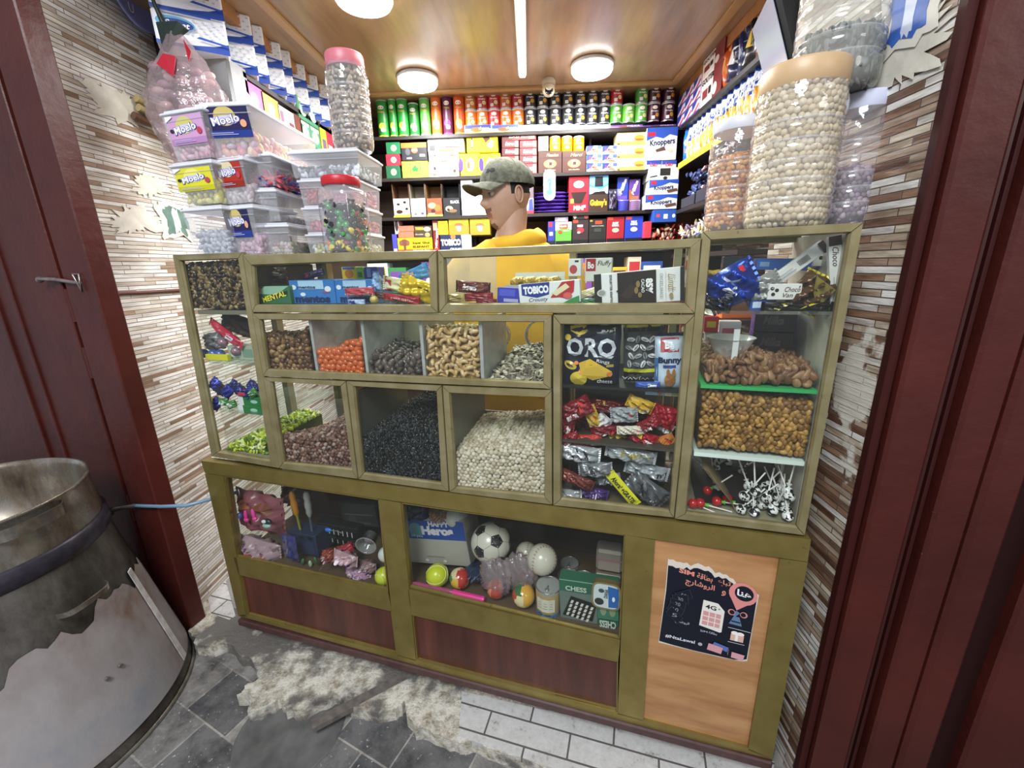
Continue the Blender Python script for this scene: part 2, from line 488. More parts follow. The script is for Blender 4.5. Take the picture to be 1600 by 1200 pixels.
def glyphs(st, bold=0.0, shear=0.0):
    k = (st, bold, shear)
    if k in _gl: return _gl[k]
    cu = bpy.data.curves.new('t', 'FONT'); cu.body = st; cu.size = 1; cu.resolution_u = 2; cu.fill_mode = 'FRONT'
    cu.offset = bold; cu.shear = shear
    ob = bpy.data.objects.new('t', cu); COL.objects.link(ob)
    dg = bpy.context.evaluated_depsgraph_get(); me = ob.evaluated_get(dg).to_mesh()
    V = np.array([v.co[:2] for v in me.vertices]); F = [tuple(p.vertices) for p in me.polygons]
    ob.evaluated_get(dg).to_mesh_clear(); bpy.data.objects.remove(ob); bpy.data.curves.remove(cu)
    if len(V):
        lo, hi = V.min(0), V.max(0); V = (V - (lo + hi) / 2) / np.maximum(hi - lo, 1e-6)
    _gl[k] = (V, F); return _gl[k]


def art(mb, prims, w, h, fmap, gap=.0004, curved=False, rough=.4):
    """draw flat prints on a face of w x h; fmap(x, y, off) gives the 3-D points"""
    for k, p in enumerate(prims):
        off = gap * (k + 1); t = p[0]
        if t == 'r':
            x0, y0, x1, y1 = p[1] * w, p[2] * h, p[3] * w, p[4] * h
            nx, ny = (max(1, int(8 * abs(p[3] - p[1]))), max(1, int(5 * abs(p[4] - p[2])))) if curved else (1, 1)
            gx, gy = np.meshgrid(np.linspace(x0, x1, nx + 1), np.linspace(y0, y1, ny + 1)); i = np.arange(nx)
            F = np.vstack([np.stack([j * (nx + 1) + i, j * (nx + 1) + i + 1, (j + 1) * (nx + 1) + i + 1, (j + 1) * (nx + 1) + i], 1) for j in range(ny)])
            mb.add(fmap(gx.ravel(), gy.ravel(), off), F, P(p[5], rough))
        elif t == 'e':
            a = np.linspace(0, 2 * np.pi, 20, endpoint=False); an = p[6] if len(p) > 6 else 0
            ex, ey = p[3] * w * np.cos(a), p[4] * h * np.sin(a)
            x = p[1] * w + ex * math.cos(an) - ey * math.sin(an); y = p[2] * h + ex * math.sin(an) + ey * math.cos(an)
            if curved:
                x = np.append(x, p[1] * w); y = np.append(y, p[2] * h)
                mb.add(fmap(x, y, off), [(i, (i + 1) % 20, 20) for i in range(20)], P(p[5], rough))
            else: mb.add(fmap(x, y, off), [tuple(range(20))], P(p[5], rough))
        elif t == 'p':
            a = np.array(p[1]); mb.add(fmap(a[:, 0] * w, a[:, 1] * h, off), [tuple(range(len(a)))], P(p[2], rough))
        elif t == 't':
            o = dict(ang=0, bold=0.0, shear=0.0)
            if len(p) > 7: o.update(p[7])
            V, F = glyphs(p[1], o['bold'], o['shear'])
            if not len(V): continue
            x, y = V[:, 0] * p[4] * w, V[:, 1] * p[5] * h; c, s = math.cos(o['ang']), math.sin(o['ang'])
            if abs(o['ang']) > .8: x, y = V[:, 0] * p[4] * h, V[:, 1] * p[5] * w
            mb.add(fmap(p[2] * w + x * c - y * s, p[3] * h + x * s + y * c, off), F, P(p[6], rough))


def front(x0, y0, z0):
    return lambda x, y, o: np.stack([x0 + x, np.full(np.shape(x), y0) - o, z0 + y], 1)


def carton(w, d, h, col, prims=(), side=None, rough=.4, bev=.0015, sideprims=None, top=None):
    """closed box standing on z=0, front face on y=0, centred in x"""
    mb = MB(); mb.box(-w / 2, 0, 0, w / 2, d, h, P(col, rough), bev)
    if prims: art(mb, prims, w, h, front(-w / 2, 0, 0), rough=rough)
    if side: mb.box(w / 2, .001, .001, w / 2 + .0005, d - .001, h - .001, P(side, rough)); mb.box(-w / 2 - .0005, .001, .001, -w / 2, d - .001, h - .001, P(side, rough))
    if top: mb.box(-w / 2 + .001, .001, h, w / 2 - .001, d - .001, h + .0005, P(top, rough))
    return mb


def can(r, h, col, prims=(), lid='e8e8e8', base=None):
    mb = MB(); mb.lathe([(r * .96, 0), (r, .003), (r, h - .004)], P(col, .35), 24)
    mb.lathe([(r * 1.02, h - .004), (r * 1.02, h + .003), (r * .9, h + .003)], P(lid, .35), 24)
    if base: mb.lathe([(r * 1.01, 0), (r * 1.01, .005)], P(base, .3, .8), 24, cap=(False, False))
    w = math.pi * r

    def f(x, y, o):
        a = (x / w - .5) * math.pi; R = r + .0003 + o
        return np.stack([R * np.sin(a), -R * np.cos(a), y], 1)
    art(mb, prims, w, h, f, curved=True)
    return mb


def pouch(w, h, t, col, prims=(), crimp=None, seed=0, crumple=.25, n=14, rough=.28, back=None, metal=0.0, ends='tb'):
    """filled foil bag lying in the XZ plane facing -Y, centred on the origin; crimped at two ends"""
    rs = np.random.RandomState(seed); ph = rs.rand(6) * 6.28; fr = 2 + rs.rand(6) * 5

    def hgt(x, y):
        u = np.clip(x / w + .5, 0, 1); v = np.clip(y / h + .5, 0, 1)
        a = (1 - np.abs(2 * u - 1) ** 3) ** .5; b = (1 - np.abs(2 * v - 1) ** 3) ** .5
        s = a * b
        cr = np.abs(np.sin(fr[0] * u * 3 + ph[0] + 3 * v)) * .5 + np.abs(np.sin(fr[1] * v * 3 + ph[1] - 4 * u)) * .5 + .4 * np.sin((fr[2] * u + fr[3] * v) * 3 + ph[2])
        return t / 2 * s * (1 + crumple * (cr - .6))
    mb = MB(); g = np.linspace(-.5, .5, n + 1)
    gx, gy = np.meshgrid(g, g); gx = gx.ravel(); gy = gy.ravel()
    wob = 1 + .03 * crumple * np.sin(gy * fr[4] * 3 + ph[4]); X = gx * w * wob; Z = gy * h * (1 + .03 * crumple * np.sin(gx * fr[5] * 3 + ph[5]))
    H = hgt(gx * w, gy * h); i = np.arange(n)
    F = np.vstack([np.stack([j * (n + 1) + i, j * (n + 1) + i + 1, (j + 1) * (n + 1) + i + 1, (j + 1) * (n + 1) + i], 1) for j in range(n)])
    body = P(col, rough, metal, bump=.25, bscale=50)
    mb.add(np.stack([X, -H, Z], 1), F, body, True)
    mb.add(np.stack([X, H, Z], 1), F[:, ::-1], P(back, rough, metal) if back else body, True)
    cm = P(crimp, rough, metal) if crimp else body; c = .06 * (h if 't' in ends else w); zz = np.tile([0, .002], n)[:n + 1] if n % 2 == 0 else np.zeros(n + 1)
    zz = np.resize([0.0015, -.0015], n + 1)
    for sg in (-1, 1):
        if 't' in ends:
            A = np.stack([g * w, zz, np.full(n + 1, sg * h / 2)], 1); B = np.stack([g * w * 1.02, zz, np.full(n + 1, sg * (h / 2 + c))], 1)
        else:
            A = np.stack([np.full(n + 1, sg * w / 2), zz, g * h], 1); B = np.stack([np.full(n + 1, sg * (w / 2 + c)), zz, g * h * 1.04], 1)
        mb.add(np.vstack([A, B]), np.stack([i, i + 1, n + 1 + i + 1, n + 1 + i], 1), cm)
    if prims:
        def f(x, y, o):
            x = x - w / 2; y = y - h / 2
            return np.stack([x, -hgt(x, y) - .0009 - o, y], 1)
        art(mb, prims, w, h, f, curved=True, rough=rough)
    return mb


def RZ(a=0.0): return Matrix.Rotation(a, 4, 'Z')
def RX(a=0.0): return Matrix.Rotation(a, 4, 'X')
def RY(a=0.0): return Matrix.Rotation(a, 4, 'Y')


def CM(u, d, z, yaw=0.0, pitch=0.0, roll=0.0):
    """placing matrix in the counter's frame: yaw about Z, pitch about X, roll about Y (in the picture's sense)"""
    return Matrix.Translation(cw(u, d, z)) @ RZ(-TH + yaw) @ RX(pitch) @ RY(-roll)


def WM(x, y, z, yaw=0.0, pitch=0.0, roll=0.0):
    return Matrix.Translation((x, y, z)) @ RZ(yaw) @ RX(pitch) @ RY(-roll)


def dup(o, M, label=None, group=None):
    c = o.copy(); COL.objects.link(c); c.matrix_world = M
    if label: c['label'] = label
    if group: c['group'] = group
    for ch in [x for x in bpy.data.objects if x.parent == o]:
        k = ch.copy(); COL.objects.link(k); k.parent = c
        for g in [x for x in bpy.data.objects if x.parent == ch]:
            q = g.copy(); COL.objects.link(q); q.parent = k
    return c
# ================================================================== the setting
XL, XR, YF, YB, CEIL = -1.46, 1.17, 1.42, 3.1, 2.42
XP, YP0, YP1 = .72, .87, 1.36         # the right reveal stands nearer: the shop front runs parallel to the counter
INZ = .05
b = MB(); b.add([(-5, -2.6, 0), (5, -2.6, 0), (5, 3.6, 0), (-5, 3.6, 0)], [(0, 1, 2, 3)], STREET); struct(b, 'floor')
b = MB(); b.prism([(XL, 1.44, .001), (XL + .1, 1.40, .001), (XP, .9, .001), (XP, YP1, .001), (XR, YP1, .001), (XR, YB, .001), (XL, YB, .001)], (0, 0, INZ - .003), P('8d8a86', .5)); struct(b, 'floor_shop')
b = MB(); b.prism([(XL, YF, 0), (XL, YB + .1, 0), (XL - .12, YB + .1, 0), (XL - .12, YF + .03, 0)], (0, 0, 2.9), MOSAIC); struct(b, 'wall_left')
b = MB(); b.prism([(XP, YP0, 0), (XP, YP1, 0), (XR + .12, YP1, 0), (XR + .12, YP0 - .08, 0)], (0, 0, 2.9), MOSAIC_SHADE); struct(b, 'wall_right_front')
b = MB(); b.box(XR, YP1, 0, XR + .12, YB + .1, 2.9, MOSAIC_SHADE); struct(b, 'wall_right')
b = MB(); b.box(XL, YB, 0, XR, YB + .1, 2.9, P('4c3320', .5, noise=.25, nscale=6)); struct(b, 'wall_back')
b = MB(); b.prism([(XL, YF - .02, CEIL), (XP, .86, CEIL), (XR, .75, CEIL), (XR, YB, CEIL), (XL, YB, CEIL)], (0, 0, .06), CEILW); struct(b, 'ceiling')
b = MB()
tw = P('b8925f', .35)
b.box(-.985, YF + .0, CEIL - .012, -.95, 2.70, CEIL - .001, tw); struct(b, 'trim_1')
b = MB(); b.box(.80, YP1 + .02, CEIL - .012, .835, 2.70, CEIL - .001, tw); struct(b, 'trim_2')
b = MB(); b.box(-.985, 2.70, CEIL - .012, .835, 2.735, CEIL - .001, tw); struct(b, 'trim_3')
b = MB(); b.box(-1.13, YF, CEIL - .05, -1.10, 2.86, CEIL - .001, P('a5713f', .4, noise=.2, nscale=12)); struct(b, 'trim_4')
b = MB(); b.box(.89, YP1 + .02, CEIL - .05, .92, 2.86, CEIL - .001, P('a5713f', .4, noise=.2, nscale=12)); struct(b, 'trim_5')
# threshold of broken plaster and marble in front of and under the counter
edge = [(250, 985), (262, 968), (300, 962), (296, 985), (305, 1003), (330, 1010), (352, 1004), (372, 1018), (398, 1036), (403, 1062), (384, 1072), (376, 1084),
        (398, 1088), (384, 1112), (412, 1108), (440, 1090), (448, 1107), (470, 1110), (500, 1096), (528, 1084), (540, 1100), (575, 1112), (600, 1112), (622, 1106), (632, 1094),
        (636, 1118), (648, 1138), (690, 1150), (716, 1162), (742, 1158), (770, 1172), (830, 1190), (900, 1212), (1010, 1250), (1180, 1300)]
rs = np.random.RandomState(3); E = [W(x, y, Z=.05)[:2] for x, y in edge]; E2 = []
for i in range(len(E) - 1):
    for k in range(4):
        p = E[i] + (E[i + 1] - E[i]) * k / 4; E2.append(p + rs.randn(2) * (.004 if i < 29 else .001))
E2.append(E[-1])
poly = [(p[0], p[1], .05) for p in E2] + [(XP, .95, .05), (XL, 1.5, .05), (XL - .02, 1.38, .05)]
b = MB(); b.prism(poly, (0, 0, -.05), SLAB); struct(b, 'floor_threshold')
q = [W(x, y, Z=.052) for x, y in ((722, 1080), (716, 1150), (1000, 1246), (1200, 1290), (1210, 1190))]
b = MB(); b.prism([tuple(p) for p in q], (0, 0, -.02), MARBLE); struct(b, 'floor_marble_step')
q = [W(x, y, Z=.052) for x, y in ((322, 925), (352, 905), (368, 962), (358, 968), (330, 958))]
b = MB(); b.prism([tuple(p) for p in q], (0, 0, -.02), MARBLE); struct(b, 'floor_marble_corner')
# round cement patch and flat steel strip let into the paving
c = W(455, 1140, Z=0); b = MB(); b.lathe([(.17, .001), (.165, .004)], P('5d5c5a', .6, noise=.35, nscale=14), 28); b.build('manhole_cover', loc=(c[0], c[1], 0), label='round worn cement cover patch let into the grey paving', cat='cover')
p0, p1 = W(487, 1132, Z=.05), W(722, 1008, Z=.056); d = (p1 - p0) / np.linalg.norm(p1 - p0); nn = np.array([-d[1], d[0], 0]) * .016
b = MB(); b.prism([p0 - nn, p0 + nn, p1 + nn, p1 - nn], (0, 0, -.018), P('77706a', .45, .3, noise=.3)); b.build('steel_strip', label='flat worn steel strip lying across the threshold to the paving', cat='strip')
# shop front, parallel to the counter: painted steel jambs and folded back door leaves
def fb_(mb, x0, x1, yp, d0, d1, z1=3.0, bev=.004, mat=None, z0=-ZO + .001):
    """upright member between two picture columns at height yp, d0..d1 deep"""
    u0, u1 = CP(x0, yp, .02)[0], CP(x1, yp, .02)[0]; mb.box(u0, d0, z0, u1, d1, z1, mat or RED, bev); return mb
FM = Matrix.Translation(cw(0, 0, 0)) @ RZ(-TH)
def fbs(name, *a, **k): o = fb_(MB(), *a, **k).build(name, M=FM, kind='structure'); return o
def leafroot(name): return link(None, name, M=FM, kind='structure')
fbs('door_frame_1', 166, 209, 560, -.035, .03)
b = MB(); b.box(-.42, -.02, 2.75, 2.1, .05, 3.0, RED); b.build('door_frame_3', M=FM, kind='structure')
b = MB(); b.box(-3.6, .06, -ZO, -.42, .16, 3.1, P('2c0f0c', .5)); b.build('wall_front', M=FM, kind='structure')
b = MB(); b.box(2.5, .06, -ZO, 4.6, .16, 3.1, P('2c0f0c', .5)); b.build('wall_front_right', M=FM, kind='structure')
lf = leafroot('door_1')
u1 = CP(158, 560, .02)[0]; ug = CP(58, 560, .02)[0]
b = MB(); b.box(ug + .02, .0, -.11, u1, .03, 2.9, RED, .003); b.build('door_panel', lf)
b = MB(); b.box(ug - 1.2, .01, -.11, ug, .04, 2.9, RED, .003); b.build('door_panel', lf)
for x0, x1, d0 in ((148, 158, -.03), (130, 145, -.016), (62, 68, -.008), (30, 36, .0)):
    u0, u1_ = CP(x0, 560, .02)[0], CP(x1, 560, .02)[0]; b = MB(); b.box(u0, d0, -.11, u1_, .02, 2.9, RED, .003); b.build('door_rib', lf)
u0, _ = CP(162, 560, .02)
for z in (.40, .98, 1.18, 2.1):
    b = MB(); b.lathe([(.012, 0), (.012, .11)], RED, 12, c=(u0, -.02, z)); b.build('hinge', lf)
u_, z_ = CP(62, 437, -.03); hp = np.array(cw(u_, -.03, z_)); u_, z_ = CP(130, 440, -.03); h2 = np.array(cw(u_, -.03, z_))
b = MB(); dx = float(np.linalg.norm(h2 - hp))
b.tube([(0, 0, .0), (.02, -.012, .003), (dx * .5, -.014, .0), (dx - .02, -.01, -.012), (dx, 0, -.014)], .0065, P('9a8a86', .3, .8, noise=.3), 8)
b.tube([(dx - .02, -.012, .015), (dx + .01, -.012, .015), (dx + .002, -.012, -.04), (dx - .02, -.012, .015)], .003, P('9a8a86', .3, .8), 6)
b.ell((0, 0, 0), (.014, .01, .011), P('9a8a86', .3, .8))
b.build('door_bolt', loc=(hp[0], hp[1], hp[2]), rot=(0, 0, -TH), label='bare steel bolt with wire loop on the left red door', cat='bolt')
# right: narrow jamb, wide flat leaf, dark fold, second leaf
ur = (XP - CO[0]) * math.cos(TH) - (YP0 - CO[1]) * math.sin(TH)
r1 = leafroot('door_2'); G = lambda x, y: CP(x, y, .0)[0]
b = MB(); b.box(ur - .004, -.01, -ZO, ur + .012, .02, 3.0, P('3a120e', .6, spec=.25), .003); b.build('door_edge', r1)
b = MB(); b.box(ur + .014, -.028, -ZO, G(1464, 600), .02, 3.0, RED, .006); b.build('door_panel', r1)
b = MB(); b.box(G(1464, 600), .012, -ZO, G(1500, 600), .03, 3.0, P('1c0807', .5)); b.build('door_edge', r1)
for i in range(2):
    b = MB(); q_ = G(1472 + 13 * i, 600); b.box(q_, -.005, -ZO, q_ + .007, .012, 3.0, P('3a1411', .4)); b.build('door_rib', r1)
r2 = leafroot('door_3')
b = MB(); b.box(G(1498, 600), -.03, -ZO, G(1560, 600), .02, 3.0, RED, .006); b.build('door_panel', r2)
b = MB(); b.box(G(1560, 600), -.038, -ZO, G(1625, 600), .02, 3.0, RED, .008); b.build('door_panel', r2)
r3 = leafroot('door_4')
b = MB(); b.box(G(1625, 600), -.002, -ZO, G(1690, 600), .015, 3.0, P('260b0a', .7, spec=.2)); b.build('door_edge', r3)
b = MB(); b.box(G(1690, 600), -.03, -ZO, G(1690, 600) + .9, .02, 3.0, RED, .006); b.build('door_panel', r3)

# ------------------------------------------------------------------ lamps of the shop
def round_lamp(x, y, r, label, power):
    o = empty('ceiling_light', label, 'light', (x, y, CEIL - .002), group='round ceiling lights')
    b = MB(); b.lathe([(r * .98, 0), (r, -.004), (r, -.014), (r * .95, -.016)], P('e8e8ea', .4), 36, cap=(True, False)); b.build('lamp_base', o)
    b = MB(); b.lathe([(r * .95, -.014), (r * .97, -.03), (r * .9, -.042), (r * .5, -.05), (r * .01, -.052)], P('ffffff', .4, emit=9), 36, cap=(False, True)); b.build('diffuser', o)
    l = area('lamp_light', (x, y, CEIL - .06), r * 2, power, (.97, .98, 1.0))


lm = .105
for px, py, lb in ((568, -2, 'round white ceiling light cut by the top of the picture'), (653, 130, 'round white ceiling light above the green crisp tubes'), (925, 110, 'round white ceiling light above the black crisp cans')):
    p = W(px, py, Z=CEIL - .03); round_lamp(p[0], p[1], lm, lb, 11 if py < 50 else 17)
p0, p1 = W(806, 0, Z=CEIL - .02), W(821, 118, Z=CEIL - .02)
o = empty('strip_light', 'long bright tube light in the middle of the ceiling', 'light', ((p0[0] + p1[0]) / 2, 0, CEIL - .002))
b = MB(); b.box(-.022, 1.5, -.02, .022, p1[1], 0, P('f0ead8', .4), .003); b.build('lamp_base', o)
b = MB(); b.box(-.016, 1.51, -.032, .016, p1[1] - .01, -.02, P('fffaf0', .4, emit=9), .004); b.build('tube', o)
area('tube_light', (o.location.x, (1.5 + p1[1]) / 2, CEIL - .05), .03, 24, (1, .97, .9), sy=p1[1] - 1.5)
# ceiling camera
p = W(858, 120, Z=CEIL - .01)
o = empty('security_camera', 'small round security camera under the ceiling above the crisp cans', 'camera', (p[0], 2.62, CEIL - .001))
b = MB(); b.lathe([(.03, 0), (.036, -.012), (.036, -.03)], P('b9ad96', .35), 24); b.build('mount', o)
b = MB(); b.ell((0, -.004, -.052), (.034, .034, .034), P('c4b8a0', .3, coat=.4), 8); b.build('housing', o)
b = MB(); b.lathe([(.021, 0), (.021, .006), (.012, .004)], P('15151a', .1), 20)
b.build('lens', o, loc=(0, -.032, -.066), rot=(math.radians(70), 0, 0))
# ================================================================== the counter
def cq(px, d, thick, mat, mb):
    """prism on the counter's plane from picture corners"""
    mb.prism([(u, d, z) for u, z in (CP(x, y) for x, y in px)], (0, thick, 0), mat); return mb


def frame_ring(mb, outer, inner, d, thick=.015, mat=None, lip=True):
    mat = mat or GOLD
    O = [CP(*p) for p in outer]; I = [CP(*p) for p in inner]; g = .0009
    for k in range(4):
        j = (k + 1) % 4; o1, o2, i1, i2 = map(np.array, (O[k], O[j], I[k], I[j]))
        e = (o2 - o1) / np.linalg.norm(o2 - o1) * g
        o1, i1, o2, i2 = o1 + e, i1 + e, o2 - e, i2 - e
        m1 = o1 + (i1 - o1) * .86; m2 = o2 + (i2 - o2) * .86; q1 = o1 + (i1 - o1) * .06; q2 = o2 + (i2 - o2) * .06
        def seg(a, b_, c, d_, y0, y1):
            V = [(a[0], y0, a[1]), (b_[0], y0, b_[1]), (c[0], y1, c[1]), (d_[0], y1, d_[1])]
            V += [(x, d + thick, z) for x, _, z in V]
            mb.add(V, [(0, 1, 2, 3), (0, 4, 5, 1), (1, 5, 6, 2), (2, 6, 7, 3), (3, 7, 4, 0), (7, 6, 5, 4)], mat)
        seg(o1, o2, q2, q1, d + .003, d); seg(q1, q2, m2, m1, d, d); seg(m1, m2, i2, i1, d + .001, d + .007)
    return mb


def glazed(case, outer, inner, d=0.0, glass=True):
    f = frame_ring(MB(), outer, inner, d).build('frame', case)
    if glass:
        c = np.mean(np.array(inner, float), 0); pts = [tuple(c + (np.array(p) - c) * 1.02) for p in inner]
        cq(pts, d + .009, .003, GLASS, MB()).build('glass_pane', f)
    return f


def case(name, label): return empty(name, label, 'display case', cw(0, 0, 0), -TH)


CD = .34    # depth of the upper cases
Z = lambda x, y, d=0: CP(x, y, d)[1]
U = lambda x, y, d=0: CP(x, y, d)[0]
GB = P('cfc8a8', .35, noise=.12, nscale=12)
GSHEET = P('b3b0a4', .35, .2, noise=.2, nscale=8)
# --- left column
lc = case('display_case', 'tall narrow glass case with coffee beans on top, left end of counter')
glazed(lc, [(269, 398), (378, 394), (436, 732), (330, 713)], [(281, 408), (371, 405), (420, 720), (340, 706)])
uL0, uL1 = U(300, 560), U(404, 600)
uL = U(272, 400); zT = Z(300, 398)
for nm, y, t in (('shelf', 486, .012), ('shelf', 567, .006), ('shelf', 643, .006)):
    b = MB(); z = Z(345, y); b.box(uL + .03, .012, z - t, U(378, 430) + .03, CD - .03, z, SHELFG if t < .01 else P('7c7868', .5), 0); b.build('shelf', lc)
zb0 = Z(380, 712)
b = MB(); b.box(uL + .01, .02, zb0 - .012, U(440, 700), CD, zb0, P('9a927a', .5)); b.build('bottom_panel', lc)
b = MB(); b.box(uL + .004, CD - .03, zb0, uL + .03, CD, zT, GOLD); b.box(U(378, 430), CD - .03, zb0, U(378, 430) + .02, CD, zT, GOLD); b.build('rear_post', lc)
b = MB(); b.box(uL + .006, .03, zb0, uL + .009, CD - .03, zT - .02, GLASS); b.build('side_pane', lc)
b = MB(); b.box(uL + .004, .0, zT - .004, U(378, 396), CD, zT + .001, SHELFG); b.box(uL + .004, CD - .03, zT - .02, U(378, 396), CD, zT, GOLD); b.build('top_panel', lc)
# --- middle case
mc = case('display_case', 'wide middle glass case of nut bins and chocolate drawers')
F2o, F2i = [(379, 398), (682, 391), (684, 489), (394, 488)], [(394, 416), (668, 405), (671, 476), (399, 476)]
F3o, F3i = [(684, 391), (1096, 372), (1086, 490), (686, 489)], [(694, 404), (1077, 388), (1071, 474), (697, 474)]
glazed(mc, F2o, F2i); glazed(mc, F3o, F3i)
F4o, F4i = [(394, 490), (862, 492), (861, 608), (411, 588)], [(406, 500), (848, 504), (848, 598), (417, 577)]
F5o, F5i = [(411, 590), (540, 596), (559, 749), (436, 732)], [(423, 597), (531, 604), (549, 733), (442, 723)]
F6o, F6i = [(541, 596), (690, 603), (701, 768), (560, 749)], [(553, 604), (681, 612), (688, 756), (567, 740)]
F7o, F7i = [(691, 603), (862, 610), (863, 789), (702, 769)], [(703, 615), (850, 622), (850, 776), (712, 762)]
F8o, F8i = [(864, 492), (1086, 492), (1053, 809), (864, 790)], [(877, 508), (1070, 508), (1046, 799), (877, 779)]
for o_, i_ in ((F4o, F4i), (F5o, F5i), (F6o, F6i), (F7o, F7i), (F8o, F8i)): glazed(mc, o_, i_)
uM0, uM1, uM2 = U(382, 420), U(863, 600), U(1086, 490)
zr1, zr2, zr3 = Z(684, 476.5, .03), Z(640, 597), Z(640, 762)
zMT = Z(700, 391)
for z, u0, u1, nm in ((zr1, uM0 + .02, uM2 - .012, 'shelf'), (zr2, U(411, 588), uM1 - .01, 'shelf'), (zr3, U(436, 732), uM2 - .02, 'bottom_panel')):
    b = MB(); b.box(u0, .012, z - .008, u1, CD - .01, z, P('a19a86', .45, noise=.1) if nm == 'bottom_panel' else SHELFG); b.build(nm, mc)
b = MB(); b.box(uM0 + .003, .028, zMT - .007, uM2 - .01, CD, zMT - .001, SHELFG); b.build('top_panel', mc)
b = MB(); q4 = [CP(x, y, .16) for x, y in ((694, 398), (775, 394), (775, 462), (694, 466))]; b.prism([(u, .16, z) for u, z in q4], (0, .003, 0), FROST); b.build('rear_pane', mc)
# bin dividers, row 2
for (xt, yt, xb, yb) in ((479, 503, 485, 580), (561, 504, 565, 585), (653, 504, 656, 590), (746, 505, 750, 594)):
    ut, zt = CP(xt, yt); ub, zb = CP(xb, yb); um = (ut + ub) / 2
    b = MB(); b.box(um - .0045, .02, zr2, um + .0045, .23, zt + .004, P('b4b6b4', .35, .2, noise=.15)); b.build('divider', mc)
# dividers, row 3
for xa in ((550, 620), (696, 640)):
    b = MB(); um = U(*xa); b.box(um - .004, .02, zr3, um + .004, .30, Z(xa[0], 615), P('7f8078', .4, .5)); b.build('divider', mc)
b = MB(); um = U(863, 620); b.box(um - .005, .028, zr3, um + .005, CD - .02, zr1, P('857d62', .5)); b.build('divider', mc)
# backs of the bins
u0, u1 = U(405, 540), U(652, 540)
b = MB(); b.box(u0, .235, zr2, u1, .24, zr2 + .17, GB); b.build('back_panel', mc)
b = MB(); b.box(U(423, 650), .30, zr3, U(862, 650), .306, zr3 + .155, GSHEET); b.build('back_panel', mc)
b = MB(); b.box(uM0 + .01, CD - .03, zr3, uM0 + .03, CD, zMT, GOLD); b.box(uM1 - .01, CD - .03, zr3, uM1 + .01, CD, zMT, GOLD); b.box(uM2 - .03, CD - .03, zr3, uM2 - .01, CD, zMT, GOLD); b.build('rear_post', mc)
for y in (608, 698):
    z = Z(960, y); b = MB(); b.box(U(877, y), .014, z - .006, U(1064, y), CD - .05, z, P('1c1b1a', .4) if y == 608 else P('4a473e', .4)); b.build('shelf', mc)
b = MB(); b.box(uM1 + .02, CD - .06, zr3, uM2 - .05, CD - .05, Z(960, 508), P('cfc9ba', .5)); b.build('back_panel', mc)
# --- tower
tc_ = case('display_case', 'tallest glass case with almonds and lollipops, right end of counter')
F9o, F9i = [(1098, 362), (1350, 347), (1258, 837), (1054, 811)], [(1112, 376), (1328, 364), (1246, 824), (1073, 802)]
glazed(tc_, F9o, F9i)
uT0, uT1, zTT, zT0 = U(1096, 364), U(1348, 349), Z(1220, 354), Z(1160, 816)
for y0, y1, mat, t in ((485, 489, SHELFG, .007), (603, 614, P('3fae62', .3), .008), (711, 729, P('e4f3ea', .3), .01)):
    z = Z((1200), (y0 + y1) / 2); b = MB(); b.box(uT0 + .03, .012, z - t, uT1 - .02, CD - .06, z, mat); b.build('shelf', tc_)
b = MB(); b.box(uT0 + .01, .02, zT0 - .01, uT1 - .01, CD, zT0 + .004, P('9a927a', .5)); b.build('bottom_panel', tc_)
b = MB(); b.box(uT0 + .002, .028, zTT - .006, uT1 - .002, CD, zTT, SHELFG); b.box(uT0 + .002, CD - .02, zTT - .02, uT1 - .002, CD, zTT, GOLD); b.build('top_panel', tc_)
b = MB(); b.box(uT1 - .012, .03, zT0, uT1 - .006, CD, zTT - .01, P('b9b5a8', .4, noise=.1)); b.box(uT0 + .003, .03, zT0, uT0 + .006, CD - .03, zTT - .01, GLASS); b.build('side_pane', tc_)
b = MB(); b.box(uT0 + .2, CD - .02, zT0, uT1 - .012, CD - .012, Z(1200, 478), P('a9a69b', .35, noise=.15, nscale=6)); b.build('back_panel', tc_)
b = MB(); b.box(uT0 + .003, CD - .03, zT0, uT0 + .02, CD, zTT, GOLD); b.build('rear_post', tc_)
# --- base cabinet
bc = empty('base_cabinet', 'gold framed base cabinet with toy windows and brown panels', 'cabinet', cw(0, 0, 0), -TH)
bx = lambda px, nm, mat=GOLDB, d=0.0, t=.03, par=bc: cq(px, d, t, mat, MB()).build(nm, par)
bx([(314, 720), (1267, 843), (1262, 878), (320, 739)], 'rail')
bx([(320, 740), (349, 744), (385, 966), (372, 962)], 'stile')
bx([(592, 780), (626, 786), (650, 1033), (620, 1024)], 'stile')
bx([(977, 836), (1023, 844), (1005, 1127), (965, 1116)], 'stile')
bx([(1219, 873), (1262, 879), (1207, 1187), (1169, 1172)], 'stile')
bx([(365, 871), (606, 924), (612, 953), (373, 898)], 'rail', t=.013)
bx([(637, 921), (969, 1001), (966, 1034), (643, 961)], 'rail', t=.013)
bx([(380, 960), (965, 1114), (1005, 1125), (1169, 1169), (1207, 1187), (960, 1126), (372, 962)], 'rail')
def lipring(o_, w=2.5):
    c = np.mean(np.array(o_, float), 0); i_ = []
    for p in o_:
        v = np.array(p, float) - c; i_.append(tuple(np.array(p) - np.sign(v) * w))
    return frame_ring(MB(), o_, i_, .003, .009, GOLDB).build('frame_lip', bc)
g1 = [(349, 744), (592, 780), (606, 924), (365, 871)]; g2 = [(626, 786), (977, 836), (969, 1000), (637, 919)]
p1_ = [(373, 898), (612, 954), (620, 1024), (384, 962)]; p2_ = [(643, 961), (966, 1034), (965, 1114), (650, 1033)]; p3_ = [(1023, 844), (1219, 873), (1169, 1170), (1005, 1126)]
for q_ in (g1, g2, p1_, p2_): lipring(q_)
bx(g1, 'glass_pane', GLASS, .009, .003); bx(g2, 'glass_pane', GLASS, .009, .003)
